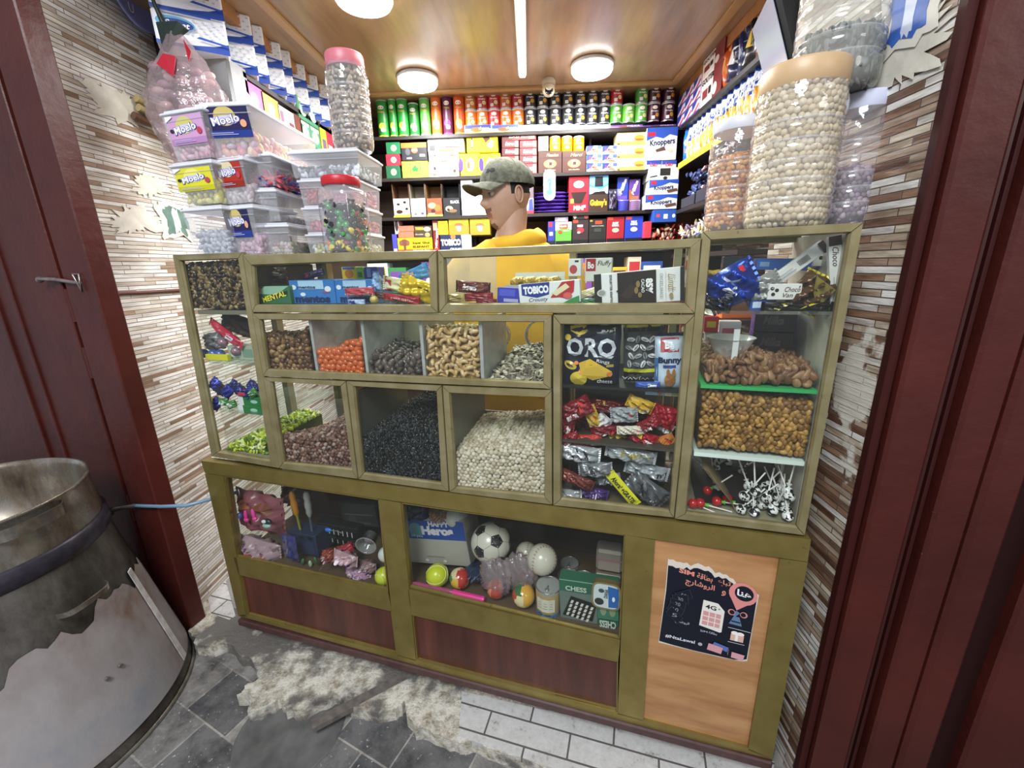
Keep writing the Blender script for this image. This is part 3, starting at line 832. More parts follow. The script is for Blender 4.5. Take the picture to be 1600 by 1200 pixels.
bx(p1_, 'panel', WALNUT, .012, .01); bx(p2_, 'panel', WALNUT, .012, .01); bx(p3_, 'panel', BEECH, .008, .012)
zbT = Z(800, 780); BD = .36; uB0, uB1 = U(318, 725), U(1262, 850); zS = Z(450, 893)
zS2 = Z(800, 962)
b = MB(); b.box(U(372, 962), -.008, -.032, U(1207, 1187), .05, -.002, P('4a2f2c', .4, noise=.2), .004); b.box(U(372, 962) + .03, .03, -.079, U(1207, 1187) - .03, BD, -.032, P('2a1c16', .7)); b.build('plinth_gap_shade', bc)  # brown bar, and a dark block standing in for the shaded gap beneath
b = MB(); b.box(uB0 + .01, BD - .01, 0, uB1 - .01, BD, zbT, P('3b2a20', .5)); b.build('back_panel', bc)
b = MB(); b.box(uB0 + .012, .03, 0, uB0 + .022, BD - .01, zS - .01, P('6d3326', .5)); b.box(uB1 - .03, .03, 0, uB1 - .02, BD - .01, zbT - .02, GOLD); b.box(uB0 + .01, BD - .04, 0, uB0 + .04, BD - .01, zbT, GOLD); b.build('side_panel', bc)
b = MB(); b.box(uB0 + .012, .03, zS, uB0 + .015, BD - .03, zbT - .02, GLASS); b.build('side_pane', bc)
b = MB(); b.box(uB0 + .03, .024, zS - .012, U(606, 924), BD - .01, zS, P('5c4a38', .5)); b.box(U(606, 924), .024, zS2 - .012, uB1 - .02, BD - .01, zS2, P('5c4a38', .5)); b.build('shelf', bc)
b = MB(); b.box(uB0 + .01, .03, zbT - .01, uB1 - .02, BD, zbT - .002, P('6b604a', .5)); b.build('top_panel', bc)
b = MB(); um = U(995, 950); b.box(um - .008, .03, 0, um + .008, BD - .01, zbT - .012, P('5c4638', .5)); b.build('divider', bc)
# ================================================================== loose goods
def rotmats(rs, n, flat=0.0):
    """random rotations; flat near 1 keeps the pieces lying"""
    e = rs.rand(n, 3) * 2 * np.pi; e[:, 0] = (e[:, 0] - np.pi) * (1 - flat); e[:, 1] = (e[:, 1] - np.pi) * (1 - flat)
    cx, sx, cy, sy, cz, sz = np.cos(e[:, 0]), np.sin(e[:, 0]), np.cos(e[:, 1]), np.sin(e[:, 1]), np.cos(e[:, 2]), np.sin(e[:, 2])
    R = np.zeros((n, 3, 3))
    R[:, 0, 0] = cy * cz; R[:, 0, 1] = sx * sy * cz - cx * sz; R[:, 0, 2] = cx * sy * cz + sx * sz
    R[:, 1, 0] = cy * sz; R[:, 1, 1] = sx * sy * sz + cx * cz; R[:, 1, 2] = cx * sy * sz - sx * cz
    R[:, 2, 0] = -sy; R[:, 2, 1] = sx * cy; R[:, 2, 2] = cx * cy
    return R


def t_ell(r, n=3, fn=None):
    V, F = csphere(n); V = V.copy()
    if fn: V = fn(V)
    return V * np.array(r), F


def t_teardrop(r, n=3):
    return t_ell(r, n, lambda V: np.stack([V[:, 0], V[:, 1] * (1 - .45 * V[:, 0]), V[:, 2] * (1 - .3 * V[:, 0])], 1))


def t_cashew(s):
    mb = MB(); a = np.linspace(-1.5, 1.5, 8)
    mb.tube([(s * .8 * (math.cos(x) - .5), s * .85 * math.sin(x), 0) for x in a], [s * .14, s * .34, s * .42, s * .40, s * .38, s * .36, s * .30, s * .12], WHITE, 6)
    return mb


def t_lens(r, n=3): return t_ell(r, n)


def spots(rs, u0, u1, z0, d0, depth, hf, size, rows=99, jit=.35, pack=.86, top=True, front=True):
    out = []; st = size * pack
    nu = max(1, int((u1 - u0 - size) / st))
    if front:
        z = z0 + size * .5; k = 0
        while z < z0 + 2 and k < rows:
            any_ = False
            for i in range(nu + 1):
                u = u0 + size * .5 + (u1 - u0 - size) * (i + (.5 if k % 2 else 0) * (i < nu)) / max(nu, 1)
                s = (u - u0) / (u1 - u0)
                if z - z0 < hf(s, 0) - size * .3: out.append((u, d0 + size * .55, z)); any_ = True
            z += st * .86; k += 1
            if not any_: break
    if top:
        nd = int(depth / st)
        for j in range(1, nd + 1):
            for i in range(nu + 1):
                s = min(1, max(0, i / max(nu, 1))); t = j / nd
                u = u0 + size * .5 + (u1 - u0 - size) * s; h = hf(s, t)
                if h > size * .6: out.append((u, d0 + size * .5 + (depth - size) * t, z0 + h - size * .45))
    A = np.array(out).reshape(-1, 3)
    return A + (rs.rand(*A.shape) - .5) * size * jit * np.array([1, .5, 1])


def bake(mb, T, pos, rs, mats, flat=0.0, scale=.12):
    V, F = T; n = len(pos)
    if not n: return
    R = rotmats(rs, n, flat); sc = 1 + (rs.rand(n) - .5) * 2 * scale
    which = rs.randint(0, len(mats), n)
    for k, mt in enumerate(mats):
        ix = np.where(which == k)[0]
        if not len(ix): continue
        A = np.einsum('vj,nij->nvi', V, R[ix]) * sc[ix][:, None, None] + pos[ix][:, None, :]
        FF = (F[None] + (np.arange(len(ix)) * len(V))[:, None, None]).reshape(-1, F.shape[1])
        mb.add(A.reshape(-1, 3), FF, mt, True)


def filler(mb, u0, u1, z0, d0, depth, hf, size, mat, n=16):
    """solid heap under the outer pieces"""
    g = np.linspace(0, 1, n + 1); S, T = np.meshgrid(g, g); S = S.ravel(); T = T.ravel()
    H = np.array([max(.002, hf(s, t) - size * .75) for s, t in zip(S, T)])
    X = u0 + (u1 - u0) * S; Y = d0 + size * .8 + (depth - size * .8) * T
    i = np.arange(n); F = np.vstack([np.stack([j * (n + 1) + i, j * (n + 1) + i + 1, (j + 1) * (n + 1) + i + 1, (j + 1) * (n + 1) + i], 1) for j in range(n)])
    mb.add(np.stack([X, Y, z0 + H], 1), F, mat, True)
    for rows in (np.arange(n + 1), np.arange(n + 1) + n * (n + 1), np.arange(n + 1) * (n + 1), np.arange(n + 1) * (n + 1) + n):
        A = np.stack([X[rows], Y[rows], z0 + H[rows]], 1); B = A.copy(); B[:, 2] = z0 + .0005
        mb.add(np.vstack([A, B]), np.stack([i, i + 1, n + 1 + i + 1, n + 1 + i], 1), mat, True)


def pile(name, label, cat, u0, u1, z0, d0, depth, hf, T, size, mats, fill, seed=0, flat=0.0, pack=.86):
    rs = np.random.RandomState(seed); o = np.array([u0, d0, z0]); mb = MB()
    hf0 = hf
    filler(mb, 0, u1 - u0, 0, 0, depth, hf0, size, fill)
    p = spots(rs, 0, u1 - u0, 0, 0, depth, hf0, size, pack=pack)
    bake(mb, T, p, rs, mats, flat)
    return mb.build(name, loc=cw(*o), rot=(0, 0, -TH), label=label, cat=cat, kind='stuff')


def heap_things(name, label, cat, group, u0, u1, z0, d0, depth, hf, proto_mb, size, seed=0, flat=0.0, pack=.86, fill=None, limit=290, variants=None):
    """every piece of the heap is an object; the heap's hidden inside is one mass"""
    rs = np.random.RandomState(seed)
    p = spots(rs, u0, u1, z0, d0, depth, hf, size, pack=pack)
    if len(p) > limit: p = p[:limit]
    R = rotmats(rs, len(p), flat); vs = variants or [proto_mb]; mes = []
    for v in vs:
        o = v.build(name, label=label, cat=cat, group=group); mes.append(o)
    first = set()
    for i, q in enumerate(p):
        k = rs.randint(len(mes)); s = .9 + .2 * rs.rand()
        M = Matrix.Translation(cw(*q)) @ RZ(-TH) @ Matrix(R[i].tolist()).to_4x4() @ Matrix.Scale(s, 4)
        if k not in first: first.add(k); mes[k].matrix_world = M
        else:
            c = mes[k].copy(); COL.objects.link(c); c.matrix_world = M
    for k, o in enumerate(mes):
        if k not in first: bpy.data.objects.remove(o)
    return len(p)


def hl(*pts):
    """height across a bin from control points, sloping up or down towards the back"""
    xs = [p[0] for p in pts]; ys = [p[1] for p in pts]
    return lambda s, t, back=0.0: float(np.interp(s, xs, ys))


def H2(fr, bk):
    return lambda s, t: (1 - t) * float(np.interp(s, np.linspace(0, 1, len(fr)), fr)) + t * float(np.interp(s, np.linspace(0, 1, len(bk)), bk))


D0 = .018
# coffee-like dark beans behind the glass of the left column
z = Z(330, 484); u0, u1 = U(287, 470), U(391, 470); zt = Z(330, 410)
pile('coffee_beans', 'dark brown roasted beans behind the glass of the left column, top shelf', 'coffee beans', u0 - .02, u1, z + .001, D0, .26,
     H2([zt - z, zt - z + .005], [zt - z - .02, zt - z]), t_teardrop((.0105, .0066, .005)), .0142, [P('3a2a1c', .25), P('6b5336', .25), P('8a744c', .3), P('2a1d14', .25)], P('1d140d', .6), 1)
# green sweets low in the left column
z = zb0 + .001; u0, u1 = U(343, 690), U(395, 700)
pile('wrapped_sweets', 'heap of yellow-green wrapped sweets at the bottom of the left column', 'sweets', u0 - .0, u1 + .03, z, D0, .28,
     H2([.02, .055, .05], [.03, .07, .06]), t_ell((.012, .007, .004), 2), .014, [P('9aa82e', .25), P('c5cf3f', .25), P('5c7a22', .3), P('dfe7a0', .25)], P('3e4a14', .6), 2)
# row 2 bins
zb = zr2 + .001
RB = [(407, 481), (486, 562), (566, 654), (658, 747), (752, 848)]
uu = [(U(a, 575) + .006, U(b_, 575) - .004) for a, b_ in RB]
hz = lambda x, y: Z(x, y) - zb
pile('hazelnuts', 'brown hazelnuts in the first bin from the left, second row', 'hazelnuts', uu[0][0], uu[0][1], zb, D0, .2,
     H2([hz(420, 520), hz(440, 545), hz(465, 512)], [.1, .12, .12]), t_teardrop((.0108, .0088, .0086), 4), .018, [P('6d4a2c', .3), P('84613c', .3), P('55371f', .3), P('9a7a50', .35)], P('2b1b10', .7), 3)
og = MB(); V_, F_ = t_ell((.0122, .0098, .0098), 5); og.add(V_, F_, P('c8602a', .3, coat=.3), True)
heap_things('coated_peanut', 'shiny orange coated peanut in the second bin of the upper nut row', 'peanut', 'orange coated peanuts in the bin', uu[1][0], uu[1][1], zb, D0, .2,
            H2([hz(500, 548), hz(520, 549), hz(548, 535), hz(556, 528)], [.05, .06, .07]), og, .0196, 4)
dk = MB(); V_, F_ = t_teardrop((.0132, .0098, .0078), 5); dk.add(V_, F_, P('4a3f3c', .3, coat=.2), True)
dk2 = MB(); dk2.add(V_, F_, P('5f514b', .35, coat=.1), True)
heap_things('chocolate_dragee', 'dark coated nut in the third bin of the upper nut row', 'sweet', 'dark coated nuts in the bin', uu[2][0], uu[2][1], zb, D0, .2,
            H2([hz(585, 555), hz(610, 572), hz(645, 550)], [.09, .07, .09]), dk, .0205, 5, variants=[dk, dk2])
c1 = t_cashew(.0155); cs = MB(); cs.V, cs.L, cs.N, cs.M, cs.S, cs.n = c1.V, c1.L, c1.N, c1.M, c1.S, c1.n; cs.mats = [P('d3b789', .35)]
c2 = t_cashew(.0148); c2.mats = [P('c2a06a', .35)]
heap_things('cashew', 'roasted cashew nut in the full fourth bin of the upper nut row', 'cashew', 'cashews in the bin', uu[3][0], uu[3][1], zb, D0, .16,
            H2([hz(670, 512), hz(700, 514), hz(745, 516)], [.13, .14, .13]), cs, .0205, 6, variants=[cs, c2], pack=.8)
b = MB(); filler(b, 0, uu[3][1] - uu[3][0], 0, 0.006, .17, H2([hz(670, 522)] * 3, [.12, .12, .12]), .012, P('8a6d43', .6)); b.build('cashew_heap', loc=cw(uu[3][0], D0, zb), rot=(0, 0, -TH), label='inside of the cashew heap in the fourth bin', cat='cashews', kind='stuff')
pile('pumpkin_seeds', 'flat grey-brown melon seeds lying low in the fifth bin of the upper nut row', 'seeds', uu[4][0], uu[4][1] + .01, zb, D0, .28,
     H2([.014, .02, .018], [.055, .07, .06]), t_teardrop((.0108, .0062, .002)), .0118, [P('7d7262', .5), P('9a8f7c', .5), P('5a5043', .5), P('cfc7b0', .5)], P('3c352b', .7), 7, flat=.75)
# row 3 bins
zb = zr3 + .001
a0, a1 = U(434, 722) + .004, U(548, 735) - .004
hz = lambda x, y: Z(x, y) - zb
pile('coated_peanuts', 'red-skinned peanuts with salty dust in the left bin of the lower nut row', 'peanuts', a0, a1, zb, D0, .27,
     H2([hz(440, 684), hz(470, 692), hz(500, 694), hz(540, 678)], [.06, .12, .2, .21]), t_teardrop((.0092, .0072, .0072), 4), .0148, [P('7d5a4e', .4), P('6a463b', .4), P('a58a80', .5), P('4c302a', .4)], P('2b1914', .7), 8)
a0, a1 = U(559, 742) + .006, U(688, 757) - .002
pile('sunflower_seeds', 'black sunflower seeds heaped high in the middle bin of the lower nut row', 'seeds', a0, a1, zb, D0, .27,
     H2([hz(570, 688), hz(590, 676), hz(630, 670), hz(685, 676)], [.16, .21, .24, .235]), t_teardrop((.0088, .0038, .0026)), .0092, [P('25272b', .3), P('17181b', .3), P('3a3d42', .35), P('0f1012', .3)], P('0a0a0b', .7), 9, flat=.3)
a0, a1 = U(704, 765) + .004, U(850, 776) - .0
pile('chickpeas', 'pale roasted chickpeas piled in the right bin of the lower nut row', 'chickpeas', a0, a1, zb, D0, .27,
     H2([hz(712, 712), hz(760, 706), hz(850, 703)], [.15, .17, .18]), t_ell((.0076, .0071, .0071), 4), .0138, [P('c9bca6', .55), P('b5a78f', .55), P('dad0be', .6)], P('4c4336', .7), 10)
# curved plastic sheets at the back of the lower bins
b = MB(); u_, z_ = U(790, 640), Z(790, 655)
b.box(u_ - .03, .28, z_ - .0, u_ + .1, .29, z_ + .06, P('3b3733', .5)); b.build('backing_board', loc=(0, 0, 0), M=Matrix.Translation(cw(0, 0, 0)) @ RZ(-TH), label='small dark board standing behind the roasted chickpeas', cat='board')
# tower: almonds on the green shelf, roasted corn below
za = Z(1200, 604) + .001; u0, u1 = U(1094, 600) + .012, U(1290, 600) - .012
al = []
for c_ in ('80583a', '6e4a30', '94704c'):
    q_ = MB(); V_, F_ = t_teardrop((.0155, .0085, .0058), 4); q_.add(V_, F_, P(c_, .45, noise=.15, nscale=200), True); al.append(q_)
heap_things('almond', 'brown almond lying in the heap on the green shelf of the right tower', 'almond', 'almonds on the green shelf', u0, u1, za, D0, .24,
            H2([.042, .047, .06, .036, .036], [.04, .05, .06, .05, .05]), al[0], .0165, 11, variants=al, flat=.35, pack=.82)
b = MB(); filler(b, 0, u1 - u0, 0, 0.012, .24, H2([.03, .036, .045, .03, .03], [.04, .05, .06, .05, .05]), .012, P('4f3320', .6)); b.build('almond_heap', loc=cw(u0, .006, za), rot=(0, 0, -TH), label='inside of the almond heap on the green shelf', cat='almonds', kind='stuff')
za = Z(1180, 713) + .002; u0, u1 = U(1083, 700) + .012, U(1270, 700) - .004
ht = Z(1180, 625) - za
pile('roasted_corn', 'golden brown roasted corn kernels filling the shelf under the almonds', 'roasted corn', u0, u1, za, D0, .25,
     H2([ht + .012, ht + .004, ht, ht - .004], [ht - .01, ht - .02]), t_ell((.009, .0073, .0052), 4), .013, [P('a47a3a', .4), P('8d642b', .4), P('b98d4b', .4), P('74501f', .45)], P('4a3314', .7), 12)
# lollipops in the foot of the tower
def cowmat():
    if 'cow' in MATS: return MATS['cow']
    def f(nt, N, L, b):
        mp = coords(N, L, (1, 1, 1)); n = noise(N, L, mp, 75, 2); r = ramp(N, [(.49, 'f0f0ee'), (.5, '08080a')], 'CONSTANT'); L(n.outputs[0], r.inputs[0]); L(r.outputs[0], b.inputs['Base Color'])
    MATS['cow'] = nodes_mat('black_and_white_wrapper', f, .25, coat=.5); return MATS['cow']


def lolly(head, label, group, name='lollipop', r=.0125, L=.075, tuft=None):
    o = empty(name, label, 'lollipop', (0, 0, 0), group=group)
    b = MB(); b.tube([(0, 0, 0), (0, 0, L)], .0019, P('ece9e4', .4), 7); b.build('stick', o)
    b = MB(); b.ell((0, 0, 0), (r, r, r * .95), head, 6)
    b.tube([(0, 0, r * .7), (0, 0, r * 1.15), (0, 0, r * 1.5)], [r * .45, r * .28, r * .5], tuft or head, 9); b.build('head', o)
    return o


zl = zT0 + .006
L1 = lolly(cowmat(), 'lollipop in black and white spotted wrapper, stick up, bottom of the tower', 'spotted lollipops in the tower')
rs = random.Random(4); k = 0
sp = [(x, y, d) for (x, y, d) in ((1163, 775, .03), (1175, 783, .05), (1180, 768, .03), (1198, 778, .04), (1158, 796, .025), (1178, 806, .02), (1207, 797, .03), (1230, 767, .04), (1250, 778, .03),
                                  (1233, 814, .02), (1247, 800, .03), (1205, 811, .05), (1222, 790, .05), (1240, 785, .06), (1190, 792, .06), (1215, 775, .07), (1256, 790, .06), (1170, 760, .08), (1195, 760, .09), (1220, 760, .1), (1245, 765, .09))]
for (x, y, d) in sp:
    u, z = CP(x, y, d); z = max(z, zl + .014)
    M = CM(min(u, uT1 - .032), d, z, rs.uniform(-3, 3) * (.2 if x > 1225 else 1), 0, 0) @ RX(rs.uniform(-.75, .3)) @ RY(rs.uniform(-.8, .5) * (.25 if x > 1225 else 1))
    if k == 0: L1.matrix_world = M
    else: dup(L1, M)
    k += 1
for i in range(16):
    d = rs.uniform(.1, .24); u = rs.uniform(U(1120, 740), uT1 - .09); z = zl + .015 + (d - .1) * .25 + rs.uniform(0, .03)
    dup(L1, CM(u, d, z) @ RZ(rs.uniform(0, 6)) @ RX(rs.uniform(-1.0, 1.0)))
L2 = lolly(P('b3161d', .2, coat=.5), 'red lollipop lying in the bottom left corner of the tower', 'red lollipops in the tower', tuft=P('5fb52c', .3))
for i, (x, y, d, a) in enumerate(((1094, 787, .03, 1.75), (1082, 795, .025, 1.9), (1118, 800, .05, 1.6), (1135, 792, .07, 2.1), (1105, 775, .1, .8), (1125, 765, .12, -.7))):
    u, z = CP(x, y, d); M = CM(u, d, max(z, zl + .014)) @ RY(a)
    if i == 0: L2.matrix_world = M
    else: dup(L2, M)
b = MB(); p_ = [CP(x, y, .03) for x, y in ((1100, 733), (1108, 738), (1125, 762), (1145, 790), (1152, 808))]
b.prism([(u, .03, z) for u, z in p_] + [(u + .004, .03, z - .003) for u, z in p_[::-1]], (0, .16, 0), P('8a7758', .6)); b.build('cardboard_divider', M=Matrix.Translation(cw(0, 0, 0)) @ RZ(-TH), label='torn cardboard strip between red and spotted lollipops', cat='cardboard')
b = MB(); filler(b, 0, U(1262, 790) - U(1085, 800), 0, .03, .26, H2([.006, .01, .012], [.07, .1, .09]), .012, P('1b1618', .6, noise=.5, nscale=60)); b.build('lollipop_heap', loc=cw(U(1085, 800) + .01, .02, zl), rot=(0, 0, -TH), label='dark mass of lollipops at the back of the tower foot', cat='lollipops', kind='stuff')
# ================================================================== wall shelves and their goods
BY = 2.80
zrow = {1: W(820, 206, Y=BY)[2], 2: W(820, 272, Y=BY)[2], 3: W(820, 334, Y=BY)[2], 4: W(820, 393, Y=BY)[2]}
zrow[5] = zrow[4] - .24; zrow[6] = zrow[5] - .3
su = empty('wall_shelf', 'dark shelving of the back wall full of sweets and crisps', 'shelf', (0, BY, 0))
DKW = P('241c18', .5, noise=.2)
for k, z in zrow.items():
    b = MB(); b.box(-1.09, -.015, z - .02, .87, YB - BY - .001, z - .0005, DKW, .001); b.build('shelf_board', su)
for x in (-1.1, -.36, .38, .87):
    b = MB(); b.box(x, .12, 0.06, x + .014, YB - BY - .001, 2.3, DKW); b.build('upright', su)


def bk(name, label, cat, x0, y0, x1, y1, col, prims=(), row=None, d=.13, Y=BY, group=None, shape='carton', side=None, lid='e8e8e8', base=None, mbf=None, yaw=0, top=None):
    A, B_ = W(x0, (y0 + y1) / 2, Y=Y), W(x1, (y0 + y1) / 2, Y=Y); z0 = W((x0 + x1) / 2, y1, Y=Y)[2]; z1 = W((x0 + x1) / 2, y0, Y=Y)[2]
    if row: z0 = zrow[row]
    w = B_[0] - A[0] - .0015; h = z1 - z0; X = (A[0] + B_[0]) / 2
    if shape == 'carton':
        mb = carton(w, d, h, col, prims, side, top=top); yy = Y
    elif shape == 'can':
        mb = can(w / 2, h - .003, col, prims, lid, base); yy = Y + w / 2
    else:
        mb = mbf(w, h); yy = Y
    return mb.build(name, loc=(X, yy, z0 + .0003), rot=(0, 0, yaw), label=label, cat=cat, group=group)


# ---- top row: crisp tubes
def tubeart(c2, txt='Pringles', c3='f3c53a', lo='ffffff'):
    return [('e', .5, .8, .17, .055, 'f5efe2'), ('t', txt, .5, .68, .36, .06, c3, dict(bold=.02)), ('e', .5, .3, .2, .09, c2), ('e', .55, .2, .13, .06, lo), ('r', .2, .02, .8, .05, c2)]


tall = [(588, 604, 155, '2f8f34', 'dff04a', 'green'), (606, 617.5, 154, '2f9a3a', 'e3e94c', 'green'), (619, 636, 153, '2f9a3a', 'e3e94c', 'green'), (637, 653.5, 160, '2a7a34', 'bfe07a', 'dark green'),
        (654.5, 671, 152, '5fb84f', 'f2f4e6', 'pale green'), (672, 689, 148, 'dc6a2c', 'f6d6b0', 'orange'), (690, 706, 147, '5a2346', 'c33fa8', 'plum'), (707.5, 725, 146, 'd8581f', 'f0a03c', 'deep orange')]
tn = ['half hidden behind the pistachio jar', 'leftmost fully seen', 'second fully seen', 'shorter than its neighbours', 'under the left round light', 'left of the plum tube', 'between two orange tubes', 'right of the plum tube']
tall[1] = (606, 620.5 - 2, 154, '2f9a3a', 'e3e94c', 'green'); tall[0] = (587, 604.5, 155, '2f8f34', 'dff04a', 'green')
for i, (x0, x1, y0, c, c2, nm) in enumerate(tall):
    bk('crisp_tube', f'tall {nm} crisp tube, {tn[i]}, top back shelf', 'crisp tube', x0, y0, x1, 212, c, tubeart(c2), row=1, shape='can', lid='c9cfc4', group='tall crisp tubes on the top back shelf')
# flat chocolate cartons under the small cans
zs = zrow[1]
xs = [725.5, 768, 811, 855, 905, 954, 1004, 1056]; fc = ['cfd8ee', 'c8d3f0', 'f3f1f6', 'e6dbf2', 'f2ecf6', '9a76c0', '7d5aa8']
for i in range(7):
    p_ = [('r', .02, .55, .98, .98, ['3b47b5', '3a58c0', 'f8f8f8', 'a782cf', 'f4f0fa', '6d3fa6', '58348f'][i]), ('e', .45, .45, .22, .28, ['c8622c', 'b7573a', 'd9d0ea', 'c94e6e', 'e0b6c6', '8a4a33', '6b3a2a'][i]), ('t', ['choco', 'choco', 'milk', 'biscuit', 'break', 'MILKA', 'OREO'][i], .72, .6, .4, .34, ['ffe9a0', 'ffe9a0', '6a55b0', 'ffffff', 'b05a86', 'ffffff', 'ffffff'][i], dict(bold=.02)), ('r', .02, .03, .98, .16, ['f0d24c', 'e8cf55', 'dcdcf0', 'efe6f7', 'f0e4f4', '8d62b8', '6e489a'][i])]
    bk('biscuit_carton', f'flat {["blue-yellow", "blue-yellow", "white", "pale lilac", "white-pink", "lilac", "purple"][i]} biscuit carton under small cans, {ORD[i]} of seven', 'carton', xs[i], 195, xs[i + 1], 207, fc[i], p_, row=1, group='flat biscuit cartons on the top back shelf', d=.18)
mz = lambda y, x: W(x, y, Y=BY)[2]
zc0 = mz(195, 790) ; hcan = .097
scol = [('c65a22', 'f0b26a', 'd8611e', 'orange')] * 1
cans = [(734.5, 'c9762f', 'de7c22'), (753, 'b5333a', 'd9742a'), (771.5, 'bb2f36', 'c43238'), (790, 'c9652c', 'd9772a'), (809, 'b23238', 'd8742c'), (828.5, '2b2b2e', '2e2e32'), (848, '29292c', '2e2e32'), (868, '2b2b2e', '323236'),
        (888, '2a2a2d', '303034'), (907.5, '29292c', '303034'), (926.5, '29292c', '303034'), (945.5, '2a2a2d', '303034'), (964.5, 'b8242c', '52a83a'), (984, None, '6fbf45'), (1004, '4f9e3c', '5cad40'), (1024, '4a1630', '4a1630'), (1046.5, '45142c', '45142c')]
cname = {'c': 'orange-brown', 'b': 'red', 'd': 'orange', '2': 'black', '3': 'black', '5': 'green', '6': 'bright green', '4': 'dark plum'}
hgt_c = W(848, 195, Y=BY)
for i, (x, c1_, c2_) in enumerate(cans):
    X = W(x, 180, Y=BY)[0]; r = .0365
    for lev, c in ((0, c2_), (1, c1_)):
        if not c: continue
        nm = {'5c': 'green', '52': 'green', '6f': 'bright green', '4f': 'green', '4a': 'plum', '45': 'plum', 'b8': 'red', 'bb': 'red', 'b5': 'red', 'b2': 'red', 'c4': 'red'}.get(c[:2], 'black' if c[0] in '23' else 'orange')
        pr = [('e', .5, .76, .13, .1, 'f5efe2'), ('t', 'Pringles', .5, .55, .36, .11, 'ffffff', dict(bold=.02)), ('e', .62, .35, .1, .12, 'e0a43c' if nm in ('black', 'plum') else 'f4e0a0'), ('r', .34, .12, .5, .3, 'f4f4f4')]
        mb = can(r, hcan - .004, c, pr, 'd9dbe0' if nm != 'black' else 'b9bcc4', 'd9dbe0')
        z = hgt_c[2] + lev * hcan
        mb.build('crisp_can', loc=(X, BY + r + .01, z + .0005), label=f'small {nm} crisp can, {"upper" if lev else "lower"} level, {ORD[i]} of the stacked cans', cat='crisp can', group='small crisp cans stacked on the top back shelf')

T = lambda s, x, y, w, h, c, **k: ('t', s, x, y, w, h, c, k)
G2 = 'boxes and packs on the second back shelf'
# ---- second row
for i, (y0, y1, c, nm) in enumerate(((259, 275, '1f5a3a', 'dark green'), (241, 259, 'c22a3c', 'red'), (222, 241, '1f6a42', 'green'))):
    bk('tea_box', f'small {nm} tea box in the three-high stack at the left end', 'box', 603, y0, 625, y1, c, [('e', .55, .5, .2, .26, 'f3ead2'), ('e', .55, .5, .1, .13, 'e0a55a')], row=2 if i == 0 else None)
bk('battery_box', 'black and orange box of small packets beside the stacked tea boxes', 'box', 627, 223, 667, 251, '26262a', [('r', .0, .72, 1, 1, 'e2692a'), ('e', .25, .5, .1, .2, '4c4c50'), ('e', .52, .58, .13, .17, 'd65a3a'), ('r', .2, .1, .4, .18, 'e8e8e8'), T('GATO', .52, .58, .2, .1, 'ffffff'), ('r', .72, .2, .92, .34, 'd8d8d8')])
bk('tea_box', 'yellow box with a green star shaped seal at the shelf left end', 'box', 628, 252, 669, 275, 'f0e23c', [('r', .3, .2, .72, .88, '1f7a3c'), ('r', .34, .26, .68, .82, 'f0e23c'), ('p', [(.5, .8), (.58, .6), (.66, .55), (.58, .45), (.6, .3), (.5, .4), (.4, .3), (.42, .45), (.34, .55), (.42, .6)], '1f7a3c')], row=2)
bk('wafer_box', 'white wafer box printed with black bars, above the white cartons', 'box', 668, 214, 725, 238, 'f2f0ee', [('r', .35, .5, .65, .56, '2b2b30'), ('r', .45, .62, .8, .7, '3a4468'), ('r', .3, .3, .9, .38, '7a2b2b'), ('r', .05, .12, .2, .5, '3a3a3c'), ('r', .32, .04, .72, .2, 'f0cf2c'), T('YAJJA', .52, .12, .34, .12, '2b2b2b', bold=.03)])
bk('wafer_box', 'upper white carton with small brown biscuits printed, below the wafer box', 'box', 670, 238, 717, 257, 'f6f4f2', [('e', .2, .75, .05, .1, '4a3a38'), ('r', .7, .65, .86, .8, '6b3a2c'), ('r', .4, .2, .6, .32, '8a4a36')])
bk('wafer_box', 'lower white carton lettered in fine script on the second shelf', 'box', 670, 257, 717, 275, 'f4f2f0', [T('forever', .56, .55, .5, .36, '3a3f4a', shear=.3), ('e', .2, .7, .05, .15, '333333'), ('r', .12, .1, .24, .3, 'b5582e'), ('e', .86, .45, .05, .15, '4a2a22')], row=2)
bk('biscuit_box', 'bright yellow biscuit box lying on the two yellow packs', 'box', 729, 209, 778, 238, 'f2e11e', [('e', .17, .5, .045, .28, '26263a'), ('e', .17, .5, .025, .2, 'f0eee0'), ('p', [(.5, .95), (.7, 1.0), (.75, .7), (.6, .5)], '5a3420'), T('Oliver', .76, .45, .44, .2, 'fdfdf0', ang=1.2, bold=.03)])
for i in range(2):
    bk('biscuit_box', f'yellow box with a violet oval at its {"left" if i == 0 else "left"} edge, {"left" if i == 0 else "right"} one of the pair', 'box', 719 + 32 * i, 240, 750.5 + 32 * i, 273, 'f4df22', [('e', .03, .5, .12, .3, '4a2a9a'), ('e', .5, .5, .2, .3, 'f6efe4'), ('e', .42, .5, .09, .2, 'd7882e'), ('r', .36, .35, .46, .62, 'c84a2e')], row=2)


def barart(bg, txt='Extrem'):
    return [('r', 0, 0, .32, 1, '5c1a20'), T(txt, .5, .55, .6, .5, 'f6eeea', bold=.03, shear=.25), ('r', .78, .1, .96, .9, 'd9c29a')]


